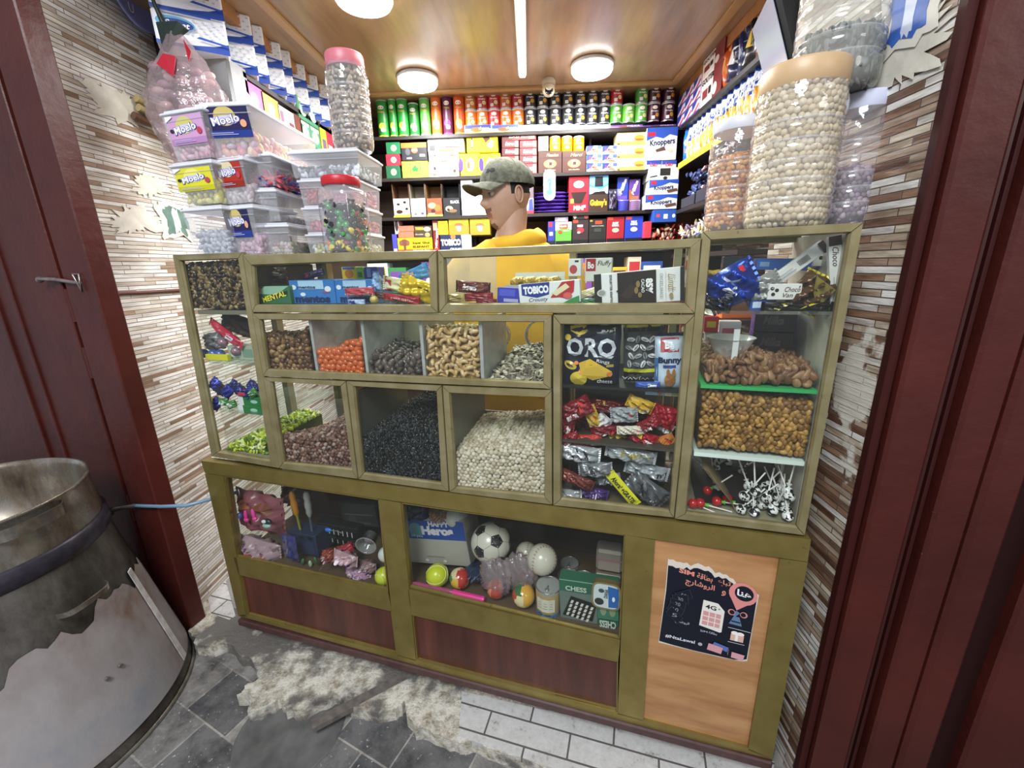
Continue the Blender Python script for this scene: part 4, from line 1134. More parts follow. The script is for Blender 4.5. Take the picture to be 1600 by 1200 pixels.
bk('chocolate_bar', 'long dark red chocolate bar box lying across both red stacks', 'chocolate', 784, 206, 838, 219, 'b4232c', barart('b4232c'), d=.1)
for c in range(2):
    for r in range(4):
        y1 = 267 - r * 12; x0 = 784 + c * 28
        bk('chocolate_bar', f'{"dark" if c == 0 else "bright"} red wrapped chocolate bar, {["bottom", "second from bottom", "third from bottom", "top"][r]} of the {"left" if c == 0 else "right"} red stack', 'chocolate', x0, y1 - 11.5, x0 + 27, y1, '7c1c22' if c == 0 else 'c83a40', barart(''), row=2 if r == 0 else None, group='red wrapped chocolate bars', d=.1)
bk('small_box', 'small cream box left of the small yellow cans', 'box', 841, 213, 857, 236, 'f6ecc8', [('r', .1, .2, .9, .3, 'e8d28a')], d=.07)
for i in range(3):
    bk('crisp_can', f'small yellow crisp can above the brown boxes, {["left", "middle", "right"][i]} one', 'crisp can', 859 + i * 18.5, 212, 877 + i * 18.5, 236, 'f0a81e', [('e', .45, .74, .12, .1, 'fbf4e4'), T('Pringles', .5, .52, .36, .12, 'ffffff', bold=.02), ('e', .5, .25, .14, .12, 'f8d67a')], shape='can', lid='f4f0e4')
for i in range(2):
    x0 = 841 + i * 37.5
    bk('chocolate_box', f'{"left" if i == 0 else "right"} brown chocolate box under the small yellow cans', 'box', x0, 236, x0 + 37, 269, '4a2a22', [('r', 0, .68, 1, .7, '2b1612'), T('Merci' if i else 'Mauxion', .6, .82, .5, .14, 'e6c88a', shear=.3), ('e', .5, .42, .28, .2, '9a6a4a'), ('p', [(.36, .3), (.62, .26), (.68, .55), (.4, .6)], 'e0b86a'), ('p', [(.44, .36), (.58, .34), (.6, .49), (.46, .51)], '4a2412'), T('dark chocolate', .5, .14, .46, .07, 'd8c4a8')], row=2)
for c in range(2):
    for r in range(3):
        x0 = 916.5 + c * 24.5; y1 = 268 - r * 13.6
        bk('biscuit_pack', f'blue and red biscuit pack, {["bottom", "middle", "top"][r]} row, {"left" if c == 0 else "right"} column beside the brown boxes', 'biscuit pack', x0, y1 - 13, x0 + 23.5, y1, 'e9eef6', [('p', [(0, 1), (0, .2), (.3, .5), (.5, 1)], '2b3fa8'), T('Leo', .45, .58, .5, .36, 'd0323c', bold=.05), ('p', [(.3, .2), (.9, .05), (.8, .35), (.5, .4)], 'e06a4a'), ('r', .7, .6, .98, .98, '4a62c8')], row=2 if r == 0 else None, group='blue and red biscuit packs', d=.1)
for r in range(3):
    y1 = 267 - r * 20.2
    bk('wafer_pack', f'cream yellow hazelnut wafer pack, {["bottom", "middle", "top"][r]} of the three stacked', 'wafer', 964, y1 - 20, 1009, y1, 'f3e3a4', [('r', 0, 0, 1, .3, 'eec75c'), T('hanuta', .4, .6, .52, .3, '8a7fb0', bold=.01), ('e', .78, .55, .18, .22, 'd99a3c'), ('e', .78, .4, .16, .08, 'a8642a'), ('r', .02, .05, .1, .16, 'c23a2a')], row=2 if r == 0 else None, d=.11)
knob = [('p', [(0, 1), (1, 1), (1, .72), (.75, .78), (.55, .66), (.3, .72), (0, .6)], '2f55b8'), ('r', .04, .74, .28, .86, 'd32a3c'), T('Knoppers', .52, .53, .82, .24, '1c2550', bold=.03, ang=.08), ('p', [(.28, .22), (.6, .3), (.68, .2), (.4, .12)], 'e8e0d6'), ('p', [(.3, .32), (.58, .42), (.64, .3), (.34, .24)], '5c4038'), ('e', .8, .28, .08, .05, 'cfc8a8')]
bk('wafer_box', 'large square blue and white wafer box at the right end of the shelf', 'box', 1010, 199, 1058, 250, 'f4f5f8', knob, d=.1, Y=BY - .03)
for i in range(2):
    bk('biscuit_pack', f'blue and red biscuit pack under the large square wafer box, {"left" if i == 0 else "right"} one', 'biscuit pack', 1010 + i * 24, 251, 1033 + i * 24, 265, 'e9eef6', [('r', 0, .5, 1, 1, '3346a8'), T('Leo', .5, .5, .5, .5, 'e24a5a', bold=.05)], row=2, d=.1, Y=BY - .03)
# ---- third row: open display cartons
def open_box(w, h, d, col, prims, inner, fill, hf=.56, seed=0):
    mb = MB(); t = .0018; hp = h * hf
    mb.box(-w / 2, 0, 0, w / 2, t, hp, P(col, .4)); mb.box(-w / 2, 0, 0, -w / 2 + t, d, h * .97, P(inner, .6)); mb.box(w / 2 - t, 0, 0, w / 2, d, h * .97, P(inner, .6))
    mb.box(-w / 2, d - t, 0, w / 2, d, h, P(inner, .6)); mb.box(-w / 2, 0, 0, w / 2, d, t, P(inner, .6))
    art(mb, prims, w, hp, front(-w / 2, 0, 0))
    rs = np.random.RandomState(seed)
    for i in range(34):
        c = (rs.uniform(-w * .4, w * .4), rs.uniform(.012, d * .8), hp * .75 + rs.uniform(0, .022))
        mb.ell(c, (.012, .006, .005), P(fill[i % len(fill)], .3), 2, R=rotmats(rs, 1)[0])
    mb.box(-w / 2 + t, t, t, w / 2 - t, d - t, hp * .75, P(fill[0], .5))
    return mb


OB = [(613, 640, 'f3f1ea', [('e', .3, .7, .1, .06, '2a1c14'), ('e', .7, .8, .1, .07, '2a1c14'), ('e', .8, .45, .09, .07, '2a1c14'), ('e', .35, .3, .2, .1, '3a2414'), ('r', .0, 0, 1, .14, 'e6cf2e'), T('spots', .35, .6, .4, .14, '3a2414', ang=.9)], '6b4a30', ['a8202c', '7c1a20'], 'white spotted'),
      (640, 665, 'f5f4f3', [('e', .65, .7, .2, .08, 'c9c6c8'), ('r', .2, .2, .75, .26, 'cfcbd0'), ('e', .75, .18, .1, .07, '5a5560'), ('e', .3, .15, .1, .07, '7a7580')], '8a7f6c', ['3c5a78', '6c7c88'], 'plain white'),
      (665, 691, '8a4a28', [('e', .35, .6, .26, .16, 'd9b27a'), ('e', .7, .45, .2, .2, 'b06a30'), ('e', .4, .3, .14, .1, '4a1c10'), ('r', 0, 0, 1, .1, 'e6cf4c'), ('r', .1, .12, .5, .18, 'f4f0e6')], '7a5a34', ['c8963c', 'a87428', '6b4a1c'], 'brown nut printed'),
      (691, 719, '17171a', [T('BLACK', .7, .78, .5, .16, 'f4f4f4', bold=.03), ('e', .35, .4, .22, .16, 'd8bc8a'), ('e', .55, .28, .26, .1, '7a5a34'), ('e', .3, .35, .08, .08, '2a1c14')], '2a2a2c', ['c9c9d0', '35363c', '17171a'], 'black')]
for i, (x0, x1, c, pr, inn, fl, nm) in enumerate(OB):
    bk('display_carton', f'{nm} open sweet carton on the third shelf, {ORD[i]} of four', 'carton', x0 + .4, 286, x1 - .4, 334, c, row=3, shape='x', mbf=lambda w, h, c=c, pr=pr, inn=inn, fl=fl, i=i: open_box(w, h, .13, c, pr, inn, fl, .55, i))
for i in range(2):
    bk('white_carton', f'{"left" if i == 0 else "right"} plain white carton with small grey print left of the man', 'carton', 720.5 + 19.5 * i, 305 - 24 * (i == 0), 739 + 20 * i, 333, 'f3f2f4', [('r', .1, .6, .6, .63, 'a9a9b0'), ('r', .1, .5, .8, .53, 'a9a9b0'), ('r', .3, .3, .6, .36, 'b9b0b0'), ('r', .1, .2, .7, .22, 'b0b0b8')], row=3, d=.12)
bk('chocolate_box', 'grey and red box right behind the cap of the man', 'box', 820, 284, 834, 310, '6a5a62', [('r', .2, .2, .6, .5, 'c9bcc6')], d=.1)
bk('chocolate_box', 'small white, blue and red box right behind the man', 'box', 820, 310, 834, 328, 'e9e9f2', [('p', [(.4, .2), (1, .1), (.9, 1), (.5, .9)], '3a45b0'), ('r', 0, 0, 1, .2, 'd2343c')], row=3, d=.1)
for i in range(6):
    zz = zrow[3] + .0185 * i * 1.12
    A, B_ = W(836, 320, Y=BY), W(888, 320, Y=BY); w = (B_[0] - A[0]) * (.99 - .02 * (i % 2))
    mb = pouch(w * .94, .15, .02, '5a3a9c', (), seed=20 + i, crumple=.5, ends='lr', back='5a3a9c')
    art(mb, [T('Milka' if i < 3 else 'Oreo', .55, .06, .22, .05, 'e8e2f4', shear=.3)], w * .94, .15, lambda x, y, o, w=w: np.stack([x - w * .47, np.full(np.shape(x), 0) + 0 * y, y - .075], 1)) if False else None
    mb.build('chocolate_bar', M=WM((A[0] + B_[0]) / 2 + .002 * (i % 2), BY + .075, zz + .0105, 0, math.radians(-90), 0), label=f'purple wrapped chocolate bar, {["bottom", "second from bottom", "third from bottom", "fourth from bottom", "second from top", "top"][i]} of the flat stack right of the man', cat='chocolate', group='stack of purple chocolate bars')
# hanging tag
p = W(858.5, 289, Y=BY - .035); o = empty('hanging_tag', 'long mint green tag hanging in front of the purple bars', 'tag', tuple(p))
b = MB(); a_ = np.linspace(0, math.pi, 12); w2, h2 = .036, .05
pts = [(w2 * math.cos(t), 0, h2 + w2 * math.sin(t)) for t in a_] + [(-w2 * math.cos(t), 0, -h2 - w2 * math.sin(t)) for t in a_]
b.prism(pts, (0, .0015, 0), P('eef4ea', .4)); pts2 = [(x * .88, -.0004, z * .96) for x, _, z in pts]; b.prism(pts2, (0, .0003, 0), P('bfe0d4', .4))
art(b, [('e', .5, .62, .22, .13, '3f9aa0'), ('e', .5, .58, .12, .08, '7fd0c8'), ('r', .46, .3, .62, .6, '3f8f98'), ('e', .5, .22, .3, .1, '5aa89a')], .06, .14, front(-.03, -.0006, -.07)); b.build('card', o)
b = MB(); b.tube([(0, 0, .083), (.001, .01, .1), (0, .02, .125)], .0012, P('3a4a3a', .5), 6); b.build('string', o)
bk('chocolate_box', 'red wafer carton with cut out window, right of the purple bars', 'carton', 888.5, 276, 920, 329, 'c8202e', [('e', .5, .78, .26, .1, 'f6f2f0'), T('KitKat', .5, .78, .4, .1, 'c8202e', bold=.03), ('p', [(.1, .57), (.9, .57), (.66, .25), (.3, .25)], '2b1a18'), ('r', .08, .25, .25, .38, '9ac84a'), T('MINI', .5, .12, .5, .13, 'f6f2f0', bold=.05), ('r', .72, .12, .86, .2, 'f0e4e4')], row=3, d=.12)
bk('display_carton', 'blue and brown sweet carton with an open scooped front', 'carton', 920.5, 271, 950.5, 328, '3a8fd0', [('p', [(.02, .98), (.98, .98), (.98, .72), (.75, .66), (.7, .9), (.3, .9), (.28, .66), (.02, .72)], '6fb4e6'), ('p', [(.28, .66), (.72, .66), (.7, .92), (.3, .92)], '1c1c22'), ('p', [(.02, .48), (.98, .48), (.98, .68), (.6, .58), (.02, .66)], 'eef2f6'), ('r', 0, 0, 1, .46, '3a2a20'), T('Guimy\'s', .5, .22, .9, .22, 'f0a42c', bold=.05), ('p', [(.1, .46), (.9, .46), (.8, .54), (.3, .52)], '17120f')], row=3, d=.12)
bk('sweet_bag', 'dark crinkled bag between the brown carton and the tall purple bars', 'bag', 951, 295, 964, 328, '3a3445', row=3, shape='x', mbf=lambda w, h: pouch(w, h * .9, .03, '3a3448', [('r', .1, .1, .5, .4, '8a86a0')], seed=4, crumple=1.2)).location.z += .06
for i in range(2):
    mb = open_box
    bk('chocolate_bar', f'tall {"blue" if i == 0 else "violet and brown"} chocolate bar standing in a round cup', 'chocolate', 964.5 + 18.5 * i, 277 + 3 * i, 982 + 18 * i, 313, '2c3c9c' if i == 0 else '5a3a8c', [('r', 0, 0, .35, .5, '8a8ac8' if i == 0 else '9a5434'), T('Milka', .5, .6, .7, .3, 'f4f2fa', ang=1.25, shear=.3, bold=.03), ('r', .1, .05, .9, .2, '6a4acc' if i == 0 else 'a8643c')], d=.02, Y=BY + .02)
    bk('cup', f'{"blue" if i == 0 else "mauve"} ridged round cup under a tall chocolate bar', 'cup', 965.5 + 18.5 * i, 312, 984 + 18.5 * i, 329, '4a4ab4' if i == 0 else '8a6a94', [('r', 0, k / 5 + .05, 1, k / 5 + .08, '2c2c8c' if i == 0 else '6a4a74') for k in range(5)], row=3, shape='can', lid='6a6ac8' if i == 0 else 'a88ab0')
kn2 = [('p', [(0, 1), (1, 1), (1, .7), (.7, .8), (.45, .6), (0, .45)], '2f55b8'), ('r', .06, .7, .24, .92, 'd32a3c'), T('Knoppers', .5, .45, .66, .38, '1c2550', bold=.03, ang=.06), ('p', [(.6, .3), (.95, .42), (.98, .24), (.66, .1)], '6a4a3c')]
bk('wafer_box', 'white and blue wafer carton lying at the bottom of its stack', 'carton', 1008, 304, 1058, 328, 'eef1f6', kn2, row=3, d=.14, Y=BY - .03)
bk('wafer_box', 'white and blue wafer carton in the middle of its stack', 'carton', 1014, 281, 1060, 304, 'eef1f6', kn2, d=.13, Y=BY - .03)
bk('wafer_box', 'white carton with a dark cut-out handle topping the wafer stack', 'carton', 1013, 262, 1061, 281, 'e4e6e4', [('r', .38, .35, .72, .95, '1c1c20'), ('e', .56, .15, .07, .14, '222226'), ('p', [(.05, .2), (.3, .3), (.3, .4), (.05, .3)], '3a3a3c')], d=.13, Y=BY - .03)
# ---- fourth row
bk('sweet_box', 'small oval fronted white and black box at the left end, fourth shelf', 'box', 616, 338, 623, 366, 'ddd5d8', [('e', .5, .5, .4, .35, '3a2a2c')], d=.1)
bk('blue_box', 'narrow blue box behind the clear tubs, fourth shelf', 'box', 613, 366, 620.5, 392, '4a4ac8', [('r', .2, .1, .9, .3, 'dfe6f4')], row=4, d=.12)
for i in range(2):
    bk('orange_box', f'{["lower", "upper"][i]} salmon orange box above the glue carton', 'box', 622, 362.5 - 9.5 * i, 646.5, 371.5 - 9.5 * i, 'f0785c', [], d=.1)
bk('biscuit_box', 'brown and yellow biscuit box right of the salmon boxes', 'box', 647, 353, 675, 371.5, '4a3a2a', [T('TWIGO', .3, .78, .46, .26, 'f2dc3c', bold=.05), ('e', .74, .72, .2, .2, 'd8c4a0'), ('e', .74, .24, .15, .2, 'b09a6c'), T('chocolate', .28, .3, .46, .14, 'e8e0cc')], d=.1)
bk('glue_box', 'yellow and red glue carton with a brown elephant head', 'box', 621.5, 371.5, 676, 398, 'f2cf1c', [('r', 0, 0, 1, .3, 'd8432a'), ('e', .2, .72, .13, .2, '7a4a3a'), ('r', .17, .1, .24, .7, '7a4a3a'), ('e', .1, .7, .05, .16, '8a5a48'), ('e', .3, .7, .05, .16, '8a5a48'), T('Super Glue', .68, .68, .5, .17, '2a2014', bold=.04), T('ELEFANT', .68, .46, .48, .13, '3a2014', bold=.04), T('strong fast', .68, .24, .5, .1, 'f6ece0')], row=4)
bk('chocolate_bar', 'upright dark red chocolate bar between glue and yellow boxes', 'chocolate', 676.5, 344, 686, 392, '7c1a1e', [T('Extrem', .5, .4, .7, .5, 'f4eee8', ang=1.45, bold=.03), ('r', .1, .7, .8, .92, 'e0b084'), ('r', 0, 0, .9, .16, 'b8322c')], row=4, d=.06)
bk('seed_pack', 'small plain yellow pack with a sun, beside the upright bar', 'pack', 683.5, 345, 700, 367, 'f4e01c', [('e', .5, .68, .22, .18, 'e0a81c'), ('e', .5, .68, .12, .1, 'f4e01c'), ('r', .3, .1, .7, .2, 'e8b84a')], d=.05)
for i in range(2):
    bk('display_carton', f'yellow and ochre tea carton with a scooped front, {["left", "right"][i]} one behind the man', 'carton', 701 + 33 * i, 339, 732.5 + 33 * i, 367, 'f2dc2a', [('r', 0, 0, 1, .56, 'c08a28'), ('e', .5, .98, .2, .09, '4a3c30'), ('e', .5, .56, .22, .1, 'c8683c'), ('p', [(.36, .5), (.64, .5), (.6, .2), (.42, .2)], 'd8d4cc'), T('Tea', .5, .4, .2, .12, '5a6a8a')])
bk('biscuit_box', 'large navy biscuit carton with rounded white lettering behind the shoulder', 'box', 688, 367, 737, 396, '17264e', [('p', [(.7, 0), (1, 0), (1, 1), (.68, 1)], 'dfe8e4'), ('e', .42, .9, .08, .12, 'd07a3c'), T('TOBICO', .34, .6, .64, .36, 'f6f6f6', bold=.06), T('CRUNCH', .5, .2, .4, .2, 'd8dce8', bold=.04)], row=4)
row4 = [(856, 867, 346, '2a3490', 'navy', [('r', .1, .7, .6, .95, 'd8323c'), ('r', .2, .2, .7, .4, 'd8dcf0')]), (867.5, 893, 347, '5aa83c', 'green and white', [('p', [(0, .5), (.5, .66), (1, .55), (1, 1), (0, 1)], 'f0f2ec'), ('r', .25, .62, .78, .88, 'e0492c'), T('Quick', .5, .75, .4, .14, 'ffffff', bold=.03), ('e', .3, .42, .14, .1, '9a4a2c'), T('Hazelnut', .68, .5, .4, .1, 'f4f4ee')]),
        (894, 919.5, 343, '33282a', 'dark brown', [('r', .05, .82, .35, .98, 'd8452c'), ('r', .3, .6, .65, .72, 'd8d0c8'), ('e', .5, .42, .22, .16, 'a8323c'), ('e', .4, .3, .1, .06, 'e8dcd0')]), (920, 947, 342, '222422', 'black', [('e', .12, .9, .08, .05, 'b8942c'), ('r', .35, .72, .75, .9, 'd8452c'), T('NAPOLITAINS', .5, .62, .7, .06, 'd8d8d0'), ('r', .3, .3, .7, .5, '3c403c')]),
        (947.5, 975, 339, '9c2230', 'dark red', [('r', .05, .84, .35, .98, 'e0523c'), T('RUBY', .5, .68, .34, .12, 'f4eae0', bold=.05), T('BREAK', .5, .56, .4, .1, 'f4eae0', bold=.05), ('e', .5, .32, .2, .12, 'd8b4a0')]), (976, 1004, 338, '2440b0', 'blue', [('r', .05, .84, .35, .98, 'e0523c'), T('MILK', .5, .72, .34, .12, 'f4f4f4', bold=.05), T('BREAK', .5, .6, .4, .1, 'f4f4f4', bold=.05), ('e', .5, .34, .2, .12, 'c8d4e8')])]
for i, (x0, x1, y0, c, nm, pr) in enumerate(row4):
    bk('chocolate_box', f'{nm} upright chocolate carton on the fourth shelf right of the man', 'carton', x0, y0, x1, 394, c, [('r', p_[1], p_[2] * .6 + .4, p_[3], p_[4] * .6 + .4, p_[5]) if p_[0] == 'r' else (('e', p_[1], p_[2] * .6 + .4, p_[3], p_[4] * .6, p_[5]) if p_[0] == 'e' else (('t', p_[1], p_[2], p_[3] * .6 + .4, p_[4], p_[5] * .6) + tuple(p_[6:]) if p_[0] == 't' else ('p', [(a, b_ * .6 + .4) for a, b_ in p_[1]], p_[2]))) for p_ in pr] + [('r', .02, .2, .98, .34, '17171a'), ('r', .05, .03, .5, .17, 'd8452c')], row=4)
bk('mini_pack', 'small pale purple packet lying on the green and white carton', 'pack', 867, 339, 888, 346.5, 'b8a8d8', [('r', .2, .2, .8, .8, 'e4dcf0')], d=.08)
bk('price_card', 'small white and red card on the dark brown carton', 'card', 895, 334, 920, 342.5, '4a4a4c', [('p', [(0, .5), (.12, 1), (.25, .4), (.12, 0)], 'f0f0ec'), ('e', .85, .5, .14, .45, 'd86a58')], d=.03)
bk('sweet_box', 'rosy plastic bin with brown-red wrapped sweets beside the blue carton', 'box', 1007, 346, 1018, 372, 'c83c4c', [], d=.12, Y=BY - .05)
bk('blue_box', 'blue carton with tiny red and white prints lying over red sweets', 'carton', 1021, 328, 1057, 347, '2f58b0', [('r', .12, .42, .28, .66, 'd84a58'), ('r', .44, .28, .62, .66, 'e8ecf4'), ('e', .88, .5, .07, .16, 'e4ecf4')], d=.12, Y=BY - .06)
mb = MB(); r_ = np.random.RandomState(8); bake(mb, t_ell((.02, .009, .008), 3), r_.rand(70, 3) * [.2, .1, .09], r_, [P('8a2420', .25), P('5c1c1a', .3), P('c8543c', .3), P('e0c0a8', .3)])
q_ = W(1020, 372, Y=BY - .04); mb.build('wrapped_sweets', loc=(q_[0], BY - .05, q_[2] - .02), label='heap of brown-red wrapped sweets under the blue carton', cat='sweets', kind='stuff')
# lower goods glimpsed through the drawers
lowc = [('c8343c', 'red'), ('f0f0ee', 'white'), ('2f58b0', 'blue'), ('e0b83c', 'yellow'), ('7c4aa0', 'purple'), ('3a8f4a', 'green'), ('d8752c', 'orange'), ('e8dcc4', 'cream'), ('5c3a2a', 'brown')]
for r in (5, 6):
    x = -1.05; i = 0
    while x < .76:
        w = .085 + .05 * ((i * 7 + r * 3) % 4) / 3; h = .13 + .06 * ((i * 5 + r) % 3) / 2; c, nm = lowc[(i * 4 + r * 2) % 9]
        carton(w - .003, .12, h, c, [('r', .1, .55, .9, .85, lowc[(i + 3) % 9][0]), ('e', .5, .3, .25, .18, 'f4ead4')]).build('sweet_box', loc=(x + w / 2, BY, zrow[r] + .0005), label=f'{nm} carton on the {"fifth" if r == 5 else "lowest"} back shelf, {ORD[i] if i < 20 else "far right"} there', cat='box', group='cartons low on the back wall')
        x += w; i += 1
# ================================================================== side shelves
XRF, XLF = .88, -1.10
zR = [W(1125, 141, X=XRF)[2], W(1122, 217, X=XRF)[2], W(1083, 319, X=XRF)[2]]; zR.append(zR[2] - .25)
zR.append(zR[3] - .3)
su = empty('wall_shelf', 'dark shelving along the right wall', 'shelf', (XRF, 0, 0))
for z in zR:
    b = MB(); b.box(0, 1.9, z - .02, XR - XRF - .001, 2.75, z - .0005, DKW); b.build('shelf_board', su)
b = MB(); b.box(-.006, 1.9, zR[1] - .024, 0, 2.74, zR[1] + .006, P('f0d818', .35))
for i in range(9): art(b, [('r', .2, .35, .8, .55, 'b09a20')], .12, .02, lambda x, y, o, i=i: np.stack([np.full(np.shape(x), -.0065 - o), 2.7 - .13 * i - x, zR[1] - .022 + y], 1))
b.build('price_rail', su)
for y in (1.91, 2.72):
    b = MB(); b.box(.2, y, zR[4], XR - XRF - .001, y + .014, CEIL - .06, DKW); b.build('upright', su)


def rw(name, label, cat, y0, y1, z0, z1, col, prims=(), d=.14, group=None, side=None, X=XRF):
    """carton on the right wall, facing -X; y0 is the far end"""
    w = abs(y0 - y1) - .0015
    return carton(w, d, z1 - z0, col, prims, side).build(name, loc=(X, (y0 + y1) / 2, z0 + .0004), rot=(0, 0, -math.pi / 2), label=label, cat=cat, group=group)


YP = lambda x, y: W(x, y, X=XRF)[1]
ys = [YP(x, y) for x, y in ((1058, 190), (1069, 182), (1081, 172), (1093, 160))]
g3 = ['far', 'middle', 'near']; g5 = ['bottom', 'second', 'third', 'fourth', 'top']
for c in range(3):
    for r in range(5):
        z0 = zR[0] + r * .054
        if z0 + .05 > CEIL - .02: continue
        rw('biscuit_pack', f'small blue-pink wafer pack on the right wall, {g3[c]} column, {g5[r]} row', 'biscuit pack', ys[c], ys[c + 1], z0, z0 + .053, 'e4dff0', [('p', [(0, 1), (0, .3), (.4, .6), (.7, 1)], '3a3f9c'), ('p', [(.2, .15), (.9, .7), (1, .5), (.4, .0)], 'c8545c'), ('r', .0, 0, 1, .12, '3a3f9c')], group='small wafer packs on the right wall')
ya, yb, yc_ = YP(1094, 160), YP(1112, 130), YP(1128, 115)
for r in range(2):
    z0 = zR[0] + r * .13
    rw('biscuit_box', f'white and dark red carton with black lettering, {"lower" if r == 0 else "upper"} of two on right wall', 'box', ya, yc_, z0, min(z0 + .129, CEIL - .005), 'efe9e6', [('r', .6, 0, 1, 1, '7c2a30'), T('GOUTER', .33, .8, .6, .2, '1c1414', bold=.04), ('r', .1, .2, .36, .5, '8a3238'), ('r', .4, .25, .52, .5, '2a1c1c'), ('e', .72, .25, .1, .2, 'e8dcd4')], side='8c1c24')
bagc = [('d8602c', 'orange', 'f0a050'), ('23284e', 'navy', 'e8e8ee'), ('26305c', 'dark blue', 'c8d0e8'), ('1c1c20', 'black', 'e8c43c'), ('7a3a2c', 'rust', 'f0e0c0'), ('e6e2de', 'white', '2a2a2e'), ('1f1f24', 'glossy black', 'f0f0f0'), ('e9e6e2', 'off-white', 'b03a64')]
for i, (c, nm, c2) in enumerate(bagc):
    y = yc_ - .04 - i * .075
    mb = pouch(.15, .19, .05, c, [('r', .1, .25, .9, .55, c2), T('OREO' if i > 4 else 'UIK', .5, .4, .6, .18, c, bold=.04), ('e', .5, .75, .25, .12, c2)], seed=30 + i, crumple=.8)
    mb.build('crisp_bag', M=WM(XRF + .05, y, zR[0] + .107, math.radians(-62), math.radians(-6), math.radians(6 * (-1) ** i)), label=f'{nm} crisp bag leaning in the row on the right wall, {["farthest", "second farthest", "third farthest", "fourth farthest", "fourth nearest", "third nearest", "second nearest", "nearest"][i]}', cat='bag', group='crisp bags on the top right shelf')
for i in range(10):
    y = YP(1185, 80) + .36 - i * .09 - .1
    if y < 1.98: continue
    rw('biscuit_box', f'black and white biscuit carton near the big jars, {["farthest", "second", "third", "fourth", "fifth", "sixth", "nearest"][i]} of the row', 'box', y, y - .085, zR[0], zR[0] + .2, ['2a2228', 'e9e6e4'][i % 2], [T('OREO', .5, .6, .7, .3, ['f0f0f0', '222226'][i % 2], ang=1.5708, bold=.04), ('r', .1, .1, .9, .35, ['8a6a84', 'b84a6c'][i % 2])], d=.1, X=XRF + .07)
# biscuit packs standing on the second right shelf
yy = [YP(x, y) for x, y in ((1061, 250), (1186, 168))]; n = 15
for i in range(n):
    y = yy[0] + (yy[1] - yy[0]) * (i + .5) / n
    pr = [('r', 0, .55, 1, 1, '2a4aa0'), ('e', .5, .35, .34, .32, 'e9a83c'), ('e', .5, .3, .22, .22, 'f2c46c'), T('LU', .5, .8, .5, .12, 'f4f4f4', bold=.04), ('r', 0, .0, 1, .06, 'e8c02c'), ('r', .1, .62, .9, .68, 'e8eef8')]
    if i == 0: pr = [('r', 0, 0, 1, 1, '2a78c8'), ('e', .5, .4, .3, .14, 'e8763c'), ('e', .4, .6, .2, .1, 'f4f4f4')]
    mb = pouch((yy[0] - yy[1]) / n * 1.25, .165, .045, 'dfe6f4' if i else '2a78c8', pr, crimp='2a4aa0', seed=60 + i, crumple=.35)
    mb.build('biscuit_pack', M=WM(XRF + .045, y, zR[1] + .0935, math.radians(-55), 0, 0), label=f'blue pack with golden biscuits above the yellow rail, {ORD[i]}', cat='biscuit pack', group='blue and gold biscuit packs on the right wall')
# mini bars and navy wrappers on the third
def box_of(name, label, y0, y1, z0, h, cols, seed, n=26, L=.05, X=XRF):
    o = rw(name, label, 'tray', y0, y1, z0, z0 + h * .25, '2a2a30', d=.12, X=X)
    rs = random.Random(seed)
    for i in range(n):
        c = cols[i % len(cols)]; t = i / n
        key = ('mini', c)
        if key not in MATS:
            mb = pouch(L, L * .42, .012, c, [('r', .2, .2, .8, .8, cols[(i + 1) % len(cols)])], seed=i, crumple=.8, n=6, ends='lr'); MATS[key] = mb.build('mini_bar')
            ob = MATS[key]
        else: ob = MATS[key].copy(); COL.objects.link(ob)
        ob.matrix_world = WM(X + .012 + .09 * rs.random(), y0 + (y1 - y0) * (.12 + .76 * rs.random()), z0 + h * .25 + h * .7 * t, math.radians(-90 + rs.uniform(-25, 25)), rs.uniform(-.5, .1), rs.uniform(-.5, .5))
        ob['label'] = 'small wrapped bar ' + label.split(' tray')[0].replace('low', 'from the low') + ' tray'; ob['category'] = 'sweet'; ob['group'] = label


ya = YP(1064, 320)
box_of('sweet_tray', 'low navy tray of shiny dark blue wrappers, right wall', ya, ya - .2, zR[2], .2, ['2c3a6c', '46588c', '1c2448'], 1, 34)
box_of('sweet_tray', 'low black tray of brown mini chocolate bars, right wall', ya - .22, ya - .6, zR[2], .24, ['2a1a18', '5c2a24', 'e4dcd8'], 2, 60)
box_of('sweet_tray', 'low red tray of rosy mini bars behind the orange nut jar', ya - .62, ya - .9, zR[2], .2, ['b03440', 'e0b0a8', '7c2028'], 3, 20)
mb = MB(); r_ = np.random.RandomState(5); n = 420; Pp = np.stack([r_.rand(n) * .2, -r_.rand(n) * .62, np.zeros(n)], 1); Pp[:, 2] = .02 + .13 * r_.rand(n) * (.4 + .6 * Pp[:, 0] / .2)
bake(mb, t_ell((.026, .009, .007), 3), Pp, r_, [P('e8d9a8', .3), P('f0ece6', .3), P('c8b070', .3), P('6a5a70', .3), P('f4f0e8', .3)])
mb.build('wrapped_sweets', loc=(XRF + .01, ya + .02, zR[3] + .07), label='loose heap of cream and white wrapped sweets, right wall beside the tower', cat='sweets', kind='stuff')
for r, zz in ((3, zR[3]), (4, zR[4])):
    y = 2.5; i = 0
    while y > 2.05:
        w = .1 + .04 * (i % 3); c, nm = [('c8343c', 'red'), ('f2f0ee', 'white'), ('e8762c', 'orange'), ('f0e8d0', 'cream'), ('c02c3c', 'crimson')][(i + r) % 5]
        if r == 4:
            rw('sweet_box', f'{nm} carton low on the right wall, {["farthest", "second", "third", "fourth", "fifth", "sixth", "seventh", "eighth", "ninth"][i]} from the back', 'box', y, y - w, zz, zz + .2, c, [('r', .1, .5, .9, .8, 'f4e8d8'), T('\ufe8f\ufe8d\ufead', .5, .65, .5, .16, 'c02c2c', bold=.04), ('e', .5, .25, .25, .15, 'e8c84c')], group='cartons low on the right wall')
        y -= w; i += 1
